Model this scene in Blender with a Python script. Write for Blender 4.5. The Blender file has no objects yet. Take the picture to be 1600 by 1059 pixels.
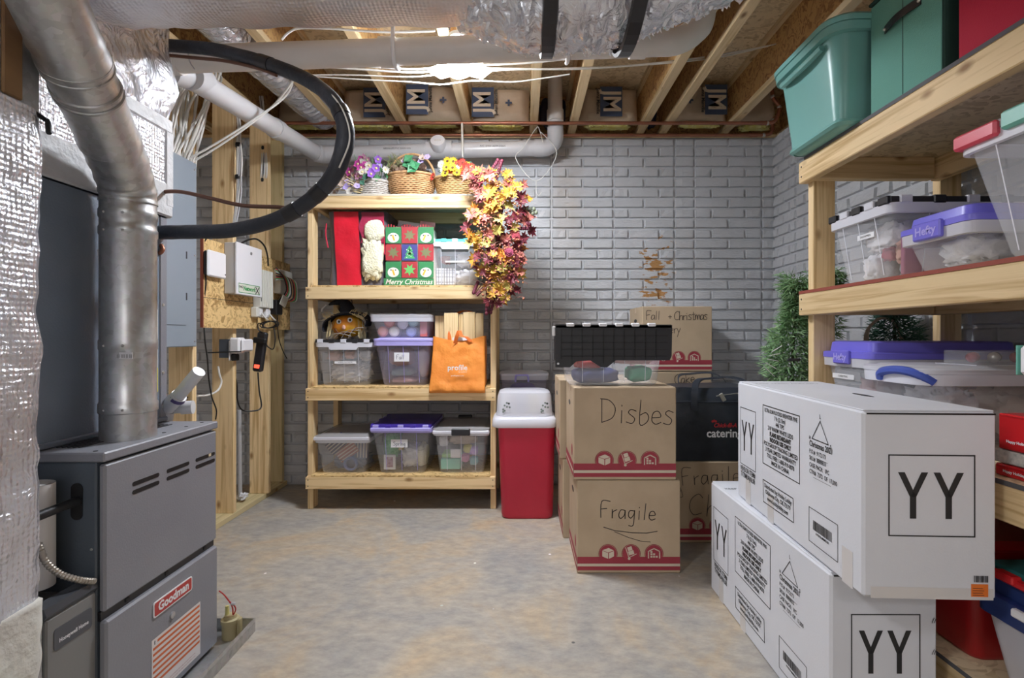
import bpy, math, random
from mathutils import Vector, Matrix, noise, Euler
R = math.radians
PI = math.pi
SC = bpy.context.scene
COL = SC.collection

# ---------------------------------------------------------------- camera
cam_d = bpy.data.cameras.new('camera')
cam = bpy.data.objects.new('camera', cam_d)
COL.objects.link(cam)
cam.location = (0, 0, 1.2)
cam.rotation_euler = (R(90), 0, 0)
cam_d.sensor_width = 36
cam_d.lens = 18
cam_d.shift_x = -15 / 1600
cam_d.shift_y = -4.5 / 1600
cam_d.clip_start = 0.02
SC.camera = cam
# ---------------------------------------------------------------- world, lamps, exposure
w = bpy.data.worlds.new('world')
SC.world = w
w.use_nodes = True
w.node_tree.nodes['Background'].inputs[0].default_value = (0.9, 0.93, 1, 1)
w.node_tree.nodes['Background'].inputs[1].default_value = 0.0
SC.view_settings.view_transform = 'Standard'
SC.view_settings.look = 'None'
SC.view_settings.gamma = 1
SC.view_settings.use_curve_mapping = False
SC.view_settings.exposure = 0.97
SC.cycles.max_bounces = 10
SC.cycles.diffuse_bounces = 5
SC.cycles.transparent_max_bounces = 24
SC.cycles.sample_clamp_indirect = 6
SC.cycles.use_denoising = True
LAMP_REAR = 20      # watts of the room's other lamps, behind the camera
EMIT = 155


def area_lamp(name, loc, size, power, rot=(0, 0, 0), col=(.97, .98, 1)):
    d = bpy.data.lights.new(name, 'AREA')
    d.energy = power
    d.size = size
    d.color = col
    o = bpy.data.objects.new(name, d)
    o.location = loc
    o.rotation_euler = rot
    COL.objects.link(o)
    return o


area_lamp('rear_lamp_light', (-1.7, -.5, 2.70), .5, LAMP_REAR * 1.5)
area_lamp('rear_lamp_light', (.3, -2.3, 2.70), .5, LAMP_REAR * .7)

# ---------------------------------------------------------------- materials


def newmat(name):
    m = bpy.data.materials.new(name)
    m.use_nodes = True
    nt = m.node_tree
    return m, nt, nt.nodes['Principled BSDF']


def c4(c):
    return (c[0], c[1], c[2], 1)


def N(nt, t, **kw):
    n = nt.nodes.new(t)
    for k, v in kw.items():
        setattr(n, k, v)
    return n


def mat(name, col, rough=.55, metal=0, col2=None, sc=6, stretch=(1, 1, 1), bump=0, bsc=40, alpha=1,
        detail=4, coat=0, lo=.35, hi=.65, rnd=False, emit=0, spec=.5, sub=0):
    m, nt, b = newmat(name)
    L = nt.links.new
    b.inputs['Base Color'].default_value = c4(col)
    b.inputs['Roughness'].default_value = rough
    b.inputs['Metallic'].default_value = metal
    b.inputs['Alpha'].default_value = alpha
    b.inputs['Coat Weight'].default_value = coat
    b.inputs['Specular IOR Level'].default_value = spec
    if emit:
        b.inputs['Emission Color'].default_value = c4(col)
        b.inputs['Emission Strength'].default_value = emit
    tc = N(nt, 'ShaderNodeTexCoord')
    src = tc.outputs['Object']
    if rnd:
        oi = N(nt, 'ShaderNodeObjectInfo')
        mu = N(nt, 'ShaderNodeMath', operation='MULTIPLY')
        mu.inputs[1].default_value = 37.0
        L(oi.outputs['Random'], mu.inputs[0])
        va = N(nt, 'ShaderNodeVectorMath', operation='ADD')
        L(src, va.inputs[0])
        L(mu.outputs[0], va.inputs[1])
        src = va.outputs[0]
    mp = N(nt, 'ShaderNodeMapping')
    mp.inputs['Scale'].default_value = stretch
    L(src, mp.inputs[0])
    if col2 is not None:
        no = N(nt, 'ShaderNodeTexNoise')
        no.inputs['Scale'].default_value = sc
        no.inputs['Detail'].default_value = detail
        L(mp.outputs[0], no.inputs['Vector'])
        cr = N(nt, 'ShaderNodeValToRGB')
        cr.color_ramp.elements[0].position = lo
        cr.color_ramp.elements[1].position = hi
        cr.color_ramp.elements[0].color = c4(col)
        cr.color_ramp.elements[1].color = c4(col2)
        L(no.outputs['Fac'], cr.inputs[0])
        L(cr.outputs[0], b.inputs['Base Color'])
    if bump:
        nb = N(nt, 'ShaderNodeTexNoise')
        nb.inputs['Scale'].default_value = bsc
        nb.inputs['Detail'].default_value = 5
        L(mp.outputs[0], nb.inputs['Vector'])
        bn = N(nt, 'ShaderNodeBump')
        bn.inputs['Strength'].default_value = bump
        bn.inputs['Distance'].default_value = .02
        L(nb.outputs['Fac'], bn.inputs['Height'])
        L(bn.outputs[0], b.inputs['Normal'])
    return m


def wood(name, axis, a=(.50, .32, .135), bcol=(.76, .57, .32), dark=(.30, .16, .06)):
    m, nt, b = newmat(name)
    L = nt.links.new
    b.inputs['Roughness'].default_value = .6
    tc = N(nt, 'ShaderNodeTexCoord')
    oi = N(nt, 'ShaderNodeObjectInfo')
    mu = N(nt, 'ShaderNodeMath', operation='MULTIPLY')
    mu.inputs[1].default_value = 41.0
    L(oi.outputs['Random'], mu.inputs[0])
    va = N(nt, 'ShaderNodeVectorMath', operation='ADD')
    L(tc.outputs['Object'], va.inputs[0])
    L(mu.outputs[0], va.inputs[1])
    mp = N(nt, 'ShaderNodeMapping')
    s = [38, 38, 38]
    s['xyz'.index(axis)] = 1.5
    mp.inputs['Scale'].default_value = s
    L(va.outputs[0], mp.inputs[0])
    no = N(nt, 'ShaderNodeTexNoise')
    no.inputs['Scale'].default_value = 1.0
    no.inputs['Detail'].default_value = 5
    no.inputs['Distortion'].default_value = .9
    L(mp.outputs[0], no.inputs['Vector'])
    cr = N(nt, 'ShaderNodeValToRGB')
    e = cr.color_ramp.elements
    e[0].position = .30
    e[0].color = c4(a)
    e[1].position = .52
    e[1].color = c4(bcol)
    L(no.outputs['Fac'], cr.inputs[0])
    # knots
    mp2 = N(nt, 'ShaderNodeMapping')
    s2 = [9, 9, 9]
    s2['xyz'.index(axis)] = 4.5
    mp2.inputs['Scale'].default_value = s2
    L(va.outputs[0], mp2.inputs[0])
    vo = N(nt, 'ShaderNodeTexVoronoi')
    vo.inputs['Scale'].default_value = 1.0
    L(mp2.outputs[0], vo.inputs['Vector'])
    kr = N(nt, 'ShaderNodeValToRGB')
    kr.color_ramp.elements[0].position = .05
    kr.color_ramp.elements[0].color = (1, 1, 1, 1)
    kr.color_ramp.elements[1].position = .17
    kr.color_ramp.elements[1].color = (0, 0, 0, 1)
    L(vo.outputs['Distance'], kr.inputs[0])
    mx = N(nt, 'ShaderNodeMixRGB')
    mx.inputs[2].default_value = c4(dark)
    L(kr.outputs[0], mx.inputs[0])
    L(cr.outputs[0], mx.inputs[1])
    # board-to-board tone
    hs = N(nt, 'ShaderNodeHueSaturation')
    mr = N(nt, 'ShaderNodeMapRange')
    mr.inputs[3].default_value = .84
    mr.inputs[4].default_value = 1.12
    L(oi.outputs['Random'], mr.inputs[0])
    L(mr.outputs[0], hs.inputs['Value'])
    L(mx.outputs[0], hs.inputs['Color'])
    L(hs.outputs[0], b.inputs['Base Color'])
    bn = N(nt, 'ShaderNodeBump')
    bn.inputs['Strength'].default_value = .15
    bn.inputs['Distance'].default_value = .01
    L(no.outputs['Fac'], bn.inputs['Height'])
    L(bn.outputs[0], b.inputs['Normal'])
    return m


def osb(name, a=(.30, .18, .07), b2=(.66, .46, .22), sc=46):
    m, nt, b = newmat(name)
    L = nt.links.new
    b.inputs['Roughness'].default_value = .65
    tc = N(nt, 'ShaderNodeTexCoord')
    no = N(nt, 'ShaderNodeTexNoise')
    no.inputs['Scale'].default_value = 9
    mxv = N(nt, 'ShaderNodeMixRGB')
    mxv.inputs[0].default_value = .22
    L(tc.outputs['Object'], no.inputs['Vector'])
    L(tc.outputs['Object'], mxv.inputs[1])
    L(no.outputs['Color'], mxv.inputs[2])
    mp = N(nt, 'ShaderNodeMapping')
    mp.inputs['Scale'].default_value = (.45, 1.4, 1.4)
    mp.inputs['Rotation'].default_value = (.5, .4, .6)
    L(mxv.outputs[0], mp.inputs[0])
    vo = N(nt, 'ShaderNodeTexVoronoi')
    vo.inputs['Scale'].default_value = sc
    L(mp.outputs[0], vo.inputs['Vector'])
    sx = N(nt, 'ShaderNodeSeparateColor')
    L(vo.outputs['Color'], sx.inputs[0])
    cr = N(nt, 'ShaderNodeValToRGB')
    cr.color_ramp.elements[0].color = c4(a)
    cr.color_ramp.elements[1].color = c4(b2)
    cr.color_ramp.elements[0].position = .0
    cr.color_ramp.elements[1].position = .55
    L(sx.outputs[0], cr.inputs[0])
    L(cr.outputs[0], b.inputs['Base Color'])
    bn = N(nt, 'ShaderNodeBump')
    bn.inputs['Strength'].default_value = .25
    bn.inputs['Distance'].default_value = .01
    L(sx.outputs[1], bn.inputs['Height'])
    L(bn.outputs[0], b.inputs['Normal'])
    return m


def foil(name, col=(.82, .86, .95), rough=.26, crink=.55, csc=17, grid=True, tint=(.68, .65, .66)):
    m, nt, b = newmat(name)
    L = nt.links.new
    b.inputs['Metallic'].default_value = .72
    b.inputs['Roughness'].default_value = rough
    tc = N(nt, 'ShaderNodeTexCoord')
    no = N(nt, 'ShaderNodeTexNoise')
    no.inputs['Scale'].default_value = 2.6
    no.inputs['Detail'].default_value = 5
    L(tc.outputs['Object'], no.inputs['Vector'])
    cr = N(nt, 'ShaderNodeValToRGB')
    cr.color_ramp.elements[0].position = .42
    cr.color_ramp.elements[1].position = .72
    cr.color_ramp.elements[0].color = c4(col)
    cr.color_ramp.elements[1].color = c4(tint)
    L(no.outputs['Fac'], cr.inputs[0])
    L(cr.outputs[0], b.inputs['Base Color'])
    n2 = N(nt, 'ShaderNodeTexNoise')
    n2.inputs['Scale'].default_value = csc
    n2.inputs['Detail'].default_value = 7
    n2.inputs['Distortion'].default_value = 1.4
    L(tc.outputs['Object'], n2.inputs['Vector'])
    bn = N(nt, 'ShaderNodeBump')
    bn.inputs['Strength'].default_value = crink
    bn.inputs['Distance'].default_value = .03
    L(n2.outputs['Fac'], bn.inputs['Height'])
    last = bn
    if grid:
        for ax in 'YZX'[:3]:
            wv = N(nt, 'ShaderNodeTexWave', wave_type='BANDS', bands_direction=ax)
            wv.inputs['Scale'].default_value = 24
            wv.inputs['Distortion'].default_value = .6
            L(tc.outputs['Object'], wv.inputs['Vector'])
            b3 = N(nt, 'ShaderNodeBump')
            b3.inputs['Strength'].default_value = .22
            b3.inputs['Distance'].default_value = .008
            L(wv.outputs['Fac'], b3.inputs['Height'])
            L(last.outputs[0], b3.inputs['Normal'])
            last = b3
    L(last.outputs[0], b.inputs['Normal'])
    return m


def galv(name, col=(.50, .52, .55), rough=.36):
    m, nt, b = newmat(name)
    L = nt.links.new
    b.inputs['Metallic'].default_value = .85
    b.inputs['Roughness'].default_value = rough
    tc = N(nt, 'ShaderNodeTexCoord')
    vo = N(nt, 'ShaderNodeTexVoronoi')
    vo.inputs['Scale'].default_value = 60
    L(tc.outputs['Object'], vo.inputs['Vector'])
    mx = N(nt, 'ShaderNodeMixRGB')
    mx.inputs[0].default_value = .16
    mx.inputs[1].default_value = c4(col)
    L(vo.outputs['Color'], mx.inputs[2])
    hs = N(nt, 'ShaderNodeHueSaturation')
    hs.inputs['Saturation'].default_value = .15
    L(mx.outputs[0], hs.inputs['Color'])
    L(hs.outputs[0], b.inputs['Base Color'])
    no = N(nt, 'ShaderNodeTexNoise')
    no.inputs['Scale'].default_value = 7
    L(tc.outputs['Object'], no.inputs['Vector'])
    mr = N(nt, 'ShaderNodeMapRange')
    mr.inputs[3].default_value = rough - .1
    mr.inputs[4].default_value = rough + .12
    L(no.outputs['Fac'], mr.inputs[0])
    L(mr.outputs[0], b.inputs['Roughness'])
    return m


def brickmat():
    """painted split-face block: grey paint, grain running along the course, chipped rusty patches and a tan water stain"""
    m, nt, b = newmat('painted_brick')
    L = nt.links.new
    b.inputs['Roughness'].default_value = .62
    ge = N(nt, 'ShaderNodeNewGeometry')
    P = ge.outputs['Position']
    n1 = N(nt, 'ShaderNodeTexNoise')
    n1.inputs['Scale'].default_value = 1.6
    n1.inputs['Detail'].default_value = 6
    L(P, n1.inputs['Vector'])
    cr = N(nt, 'ShaderNodeValToRGB')
    cr.color_ramp.elements[0].position = .35
    cr.color_ramp.elements[1].position = .7
    cr.color_ramp.elements[0].color = (.47, .48, .50, 1)
    cr.color_ramp.elements[1].color = (.585, .60, .635, 1)
    L(n1.outputs['Fac'], cr.inputs[0])
    sp = N(nt, 'ShaderNodeSeparateXYZ')
    L(P, sp.inputs[0])

    def bandpass(out, c, wd):
        s = N(nt, 'ShaderNodeMath', operation='SUBTRACT')
        s.inputs[1].default_value = c
        L(out, s.inputs[0])
        a = N(nt, 'ShaderNodeMath', operation='ABSOLUTE')
        L(s.outputs[0], a.inputs[0])
        mr = N(nt, 'ShaderNodeMapRange')
        mr.inputs[1].default_value = wd
        mr.inputs[2].default_value = wd * .35
        mr.inputs[3].default_value = 0
        mr.inputs[4].default_value = 1
        L(a.outputs[0], mr.inputs[0])
        return mr.outputs[0]

    def mul(a, c):
        k = N(nt, 'ShaderNodeMath', operation='MULTIPLY')
        L(a, k.inputs[0])
        L(c, k.inputs[1])
        return k.outputs[0]
    mp = N(nt, 'ShaderNodeMapping')
    mp.inputs['Scale'].default_value = (1, 1, 2.4)
    L(P, mp.inputs[0])
    n2 = N(nt, 'ShaderNodeTexNoise')
    n2.inputs['Scale'].default_value = 13
    n2.inputs['Detail'].default_value = 5
    L(mp.outputs[0], n2.inputs['Vector'])
    zone = mul(bandpass(sp.outputs[0], 1.09, .24), bandpass(sp.outputs[2], 1.68, .50))
    th = N(nt, 'ShaderNodeMath', operation='MULTIPLY_ADD')
    th.inputs[1].default_value = .35
    L(zone, th.inputs[0])
    L(n2.outputs['Fac'], th.inputs[2])
    gt = N(nt, 'ShaderNodeMapRange')
    gt.inputs[1].default_value = .865
    gt.inputs[2].default_value = .89
    L(th.outputs[0], gt.inputs[0])
    mx = N(nt, 'ShaderNodeMixRGB')
    mx.inputs[2].default_value = (.40, .21, .075, 1)
    L(gt.outputs[0], mx.inputs[0])
    L(cr.outputs[0], mx.inputs[1])
    # tan run-down stain
    zone2 = mul(bandpass(sp.outputs[0], .36, .16), bandpass(sp.outputs[2], 2.45, .75))
    k3 = N(nt, 'ShaderNodeMath', operation='MULTIPLY')
    k3.inputs[1].default_value = .5
    L(mul(zone2, n2.outputs['Fac']), k3.inputs[0])
    mx2 = N(nt, 'ShaderNodeMixRGB')
    mx2.inputs[2].default_value = (.40, .30, .20, 1)
    L(k3.outputs[0], mx2.inputs[0])
    L(mx.outputs[0], mx2.inputs[1])
    L(mx2.outputs[0], b.inputs['Base Color'])
    mp3 = N(nt, 'ShaderNodeMapping')
    mp3.inputs['Scale'].default_value = (1, 1, 2.8)
    mp3.inputs['Rotation'].default_value = (0, .25, 0)
    L(P, mp3.inputs[0])
    n4 = N(nt, 'ShaderNodeTexNoise')
    n4.inputs['Scale'].default_value = 26
    n4.inputs['Detail'].default_value = 6
    L(mp3.outputs[0], n4.inputs['Vector'])
    bn = N(nt, 'ShaderNodeBump')
    bn.inputs['Strength'].default_value = .5
    bn.inputs['Distance'].default_value = .012
    L(n4.outputs['Fac'], bn.inputs['Height'])
    L(bn.outputs[0], b.inputs['Normal'])
    return m


def floormat():
    m, nt, b = newmat('concrete_floor')
    L = nt.links.new
    tc = N(nt, 'ShaderNodeTexCoord')
    n1 = N(nt, 'ShaderNodeTexNoise')
    n1.inputs['Scale'].default_value = 2.1
    n1.inputs['Detail'].default_value = 8
    n1.inputs['Roughness'].default_value = .62
    n1.inputs['Distortion'].default_value = .6
    L(tc.outputs['Object'], n1.inputs['Vector'])
    cr = N(nt, 'ShaderNodeValToRGB')
    e = cr.color_ramp.elements
    e[0].position = .33
    e[0].color = (.31, .305, .295, 1)
    e[1].position = .70
    e[1].color = (.48, .35, .22, 1)
    k = e.new(.5)
    k.color = (.40, .365, .315, 1)
    k2 = e.new(.6)
    k2.color = (.44, .365, .27, 1)
    L(n1.outputs['Fac'], cr.inputs[0])
    mp = N(nt, 'ShaderNodeMapping')
    mp.inputs['Scale'].default_value = (1, 1.8, 1)
    mp.inputs['Rotation'].default_value = (0, 0, .5)
    L(tc.outputs['Object'], mp.inputs[0])
    n2 = N(nt, 'ShaderNodeTexNoise')
    n2.inputs['Scale'].default_value = 13
    n2.inputs['Detail'].default_value = 9
    n2.inputs['Roughness'].default_value = .7
    L(mp.outputs[0], n2.inputs['Vector'])
    c2 = N(nt, 'ShaderNodeValToRGB')
    c2.color_ramp.elements[0].position = .3
    c2.color_ramp.elements[0].color = (.72, .72, .74, 1)
    c2.color_ramp.elements[1].position = .7
    c2.color_ramp.elements[1].color = (1.16, 1.14, 1.12, 1)
    L(n2.outputs['Fac'], c2.inputs[0])
    mx = N(nt, 'ShaderNodeMixRGB', blend_type='MULTIPLY')
    mx.inputs[0].default_value = 1
    L(cr.outputs[0], mx.inputs[1])
    L(c2.outputs[0], mx.inputs[2])
    # specks
    vo = N(nt, 'ShaderNodeTexVoronoi')
    vo.inputs['Scale'].default_value = 5.5
    L(tc.outputs['Object'], vo.inputs['Vector'])
    sr = N(nt, 'ShaderNodeValToRGB')
    sr.color_ramp.elements[0].position = .03
    sr.color_ramp.elements[0].color = (1, 1, 1, 1)
    sr.color_ramp.elements[1].position = .05
    sr.color_ramp.elements[1].color = (0, 0, 0, 1)
    L(vo.outputs['Distance'], sr.inputs[0])
    mx2 = N(nt, 'ShaderNodeMixRGB')
    L(sr.outputs[0], mx2.inputs[0])
    L(mx.outputs[0], mx2.inputs[1])
    hs = N(nt, 'ShaderNodeHueSaturation')
    hs.inputs['Saturation'].default_value = .1
    L(vo.outputs['Color'], hs.inputs['Color'])
    L(hs.outputs[0], mx2.inputs[2])
    L(mx2.outputs[0], b.inputs['Base Color'])
    b.inputs['Roughness'].default_value = .68
    bn = N(nt, 'ShaderNodeBump')
    bn.inputs['Strength'].default_value = .25
    bn.inputs['Distance'].default_value = .006
    L(n2.outputs['Fac'], bn.inputs['Height'])
    L(bn.outputs[0], b.inputs['Normal'])
    return m


WX, WY, WZ = wood('pine_x', 'x'), wood('pine_y', 'y'), wood('pine_z', 'z')
JO = wood('joist_flange_wood', 'y', (.56, .40, .20), (.70, .54, .32), (.22, .12, .05))
OSB_WEB = osb('osb_web', (.30, .14, .05), (.60, .37, .15))
OSB_DECK = osb('osb_deck', (.54, .41, .24), (.80, .66, .44), 40)
OSB_BOARD = osb('osb_board', (.36, .21, .07), (.74, .52, .24), 52)
BRICK = brickmat()
BOUNCE_WALL = mat('white_bounce_wall', (.80, .80, .80), .8)  # unseen front and west walls, made white to bounce fill light
FLOOR = floormat()
FOIL = foil('foil_scrim')
FOILC = foil('foil_crumpled', crink=1.0, csc=12, grid=False, rough=.22)
FOILB = foil('foil_brown', (.66, .62, .60), .3, .9, 14, True, (.45, .33, .27))
GALV = galv('galvanised')
GALVD = galv('galvanised_dull', (.42, .43, .45), .45)
MASTIC = mat('duct_mastic', (.55, .55, .56), .5, col2=(.66, .66, .68), sc=9, bump=.3)
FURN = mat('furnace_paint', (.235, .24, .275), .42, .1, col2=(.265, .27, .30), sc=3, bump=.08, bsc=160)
FURND = mat('coil_case_paint', (.19, .235, .30), .36, .1, col2=(.22, .26, .32), sc=4, bump=.12, bsc=140)
BLACK = mat('black', (.008, .008, .009), .5)
BLACKP = mat('black_plastic', (.018, .018, .022), .38)
DKGREY = mat('dark_grey_plastic', (.06, .065, .075), .35)
HOSE = mat('line_set_insulation', (.022, .025, .035), .55, col2=(.035, .04, .055), sc=9, bump=.3, bsc=30)
PVC = mat('white_pvc', (.64, .645, .67), .3, col2=(.58, .58, .61), sc=5)
PVCG = mat('aged_pvc', (.72, .69, .66), .38, col2=(.64, .61, .58), sc=3)
COPPER = mat('copper', (.42, .17, .10), .38, .75, col2=(.30, .13, .09), sc=8)
COPPERB = mat('brown_tube', (.16, .075, .05), .45, .4)
SOLDER = mat('solder', (.6, .58, .55), .35, .8)
CABLE = mat('white_cable_jacket', (.76, .75, .72), .42)
CABLEG = mat('grey_cable_jacket', (.45, .45, .48), .42)
WHITE = mat('white_plastic', (.80, .80, .83), .35)
WHITEM = mat('white_enamel', (.74, .74, .78), .35)
OFFW = mat('off_white_plastic', (.66, .65, .60), .45)
PANEL = mat('panel_grey_paint', (.27, .32, .38), .40, .1, col2=(.30, .345, .40), sc=2)
CARD = mat('cardboard', (.44, .335, .225), .75, col2=(.49, .375, .255), sc=5, bump=.05, bsc=200)
CARDT = mat('cardboard_tape', (.50, .37, .24), .35)
CREAM = mat('carton_print_cream', (.62, .53, .42), .7)
REDP = mat('carton_print_red', (.33, .035, .055), .65)
INK = mat('black_ink', (.02, .02, .022), .6)
PEN = mat('marker_ink', (.07, .055, .05), .6)
WCARD = mat('white_carton_board', (.63, .645, .70), .6, col2=(.67, .685, .74), sc=3, bump=.05, bsc=170)
WTAPE = mat('clear_tape', (.62, .60, .60), .25)
KRAFT = mat('kraft_paper', (.46, .36, .26), .7, col2=(.54, .43, .32), sc=7, bump=.5, bsc=9)
NAVY = mat('navy_ink', (.045, .065, .12), .6)
FIBER = mat('yellow_fiberglass', (.66, .60, .16), .9, col2=(.76, .72, .32), sc=20, bump=.8, bsc=60)
RED = mat('red_bin_plastic', (.44, .012, .04), .38, col2=(.50, .02, .05), sc=3, bump=.05, bsc=120)
REDF = mat('red_fabric', (.48, .015, .05), .8, bump=.15, bsc=250)
REDB = mat('red_gloss_card', (.52, .015, .02), .25)
REDD = mat('dark_red_plastic', (.34, .008, .012), .35)
REDL = mat('red_lid', (.62, .06, .10), .35)
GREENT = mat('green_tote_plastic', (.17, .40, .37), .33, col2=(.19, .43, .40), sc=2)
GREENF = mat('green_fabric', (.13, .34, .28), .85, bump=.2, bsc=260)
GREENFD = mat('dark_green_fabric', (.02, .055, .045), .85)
PURPLE = mat('purple_lid', (.17, .15, .66), .35)
PURPLEL = mat('lilac_lid', (.42, .38, .80), .35)
PURPLED = mat('deep_purple_lid', (.055, .03, .35), .35)
BLUEH = mat('blue_handle', (.06, .10, .42), .35)
BLUEL = mat('blue_lid', (.018, .04, .16), .3)
TEAL = mat('teal_lid', (.12, .52, .52), .4)
TEALD = mat('dark_teal', (.02, .12, .12), .4)
GREENL = mat('green_latch', (.14, .42, .34), .4)
CLEAR = mat('clear_plastic', (.80, .82, .88), .16, alpha=.26)
FROST = mat('frosted_plastic', (.80, .80, .87), .3, alpha=.62)
FROSTL = mat('frosted_plastic_light', (.82, .83, .92), .3, alpha=.75)
PURFROST = mat('purple_tint_plastic', (.66, .62, .82), .25, alpha=.27)
SMOKE = mat('clear_lid_grey', (.42, .41, .42), .2, alpha=.72)
TISSUE = mat('white_tissue', (.86, .85, .88), .8, col2=(.74, .73, .78), sc=9, bump=.6, bsc=22)
PAPERB = mat('brown_paper', (.50, .42, .36), .8, col2=(.62, .55, .48), sc=6, bump=.6, bsc=16)
CREAMF = mat('cream_plush', (.74, .70, .48), .9, col2=(.80, .77, .60), sc=14, bump=.6, bsc=80)
PINK = mat('peach_cloth', (.72, .42, .34), .8, bump=.5, bsc=30)
ORANGE = mat('orange_cloth', (.78, .24, .03), .6, col2=(.86, .31, .05), sc=6, bump=.7, bsc=9)
ORANGEP = mat('pumpkin_orange', (.72, .22, .02), .4, col2=(.78, .48, .03), sc=7)
STRAW = mat('straw', (.66, .54, .30), .8)
WICKERW = mat('white_wicker', (.56, .53, .50), .65, col2=(.42, .38, .34), sc=40)
WICKERB = mat('brown_wicker', (.42, .23, .10), .65, col2=(.58, .36, .18), sc=30)
WICKERT = mat('tan_wicker', (.50, .33, .15), .65, col2=(.38, .23, .09), sc=30)
BAGNAVY = mat('black_nylon', (.016, .02, .028), .45, col2=(.022, .028, .04), sc=8, bump=.35, bsc=10)
BAGSTR = mat('nylon_strap', (.03, .036, .05), .5)
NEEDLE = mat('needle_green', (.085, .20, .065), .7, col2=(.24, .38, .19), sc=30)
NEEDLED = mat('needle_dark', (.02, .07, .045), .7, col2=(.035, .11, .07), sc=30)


def flat(name, c, r=.6):
    return mat(name, c, r)


# ---------------------------------------------------------------- mesh builder
def px(x, y, D):
    """point at depth D seen at image position x, y (survey of the photo, image 1600 wide)"""
    return Vector(((x - 815) / 800 * D, D, 1.2 + (525 - y) / 800 * D))


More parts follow.
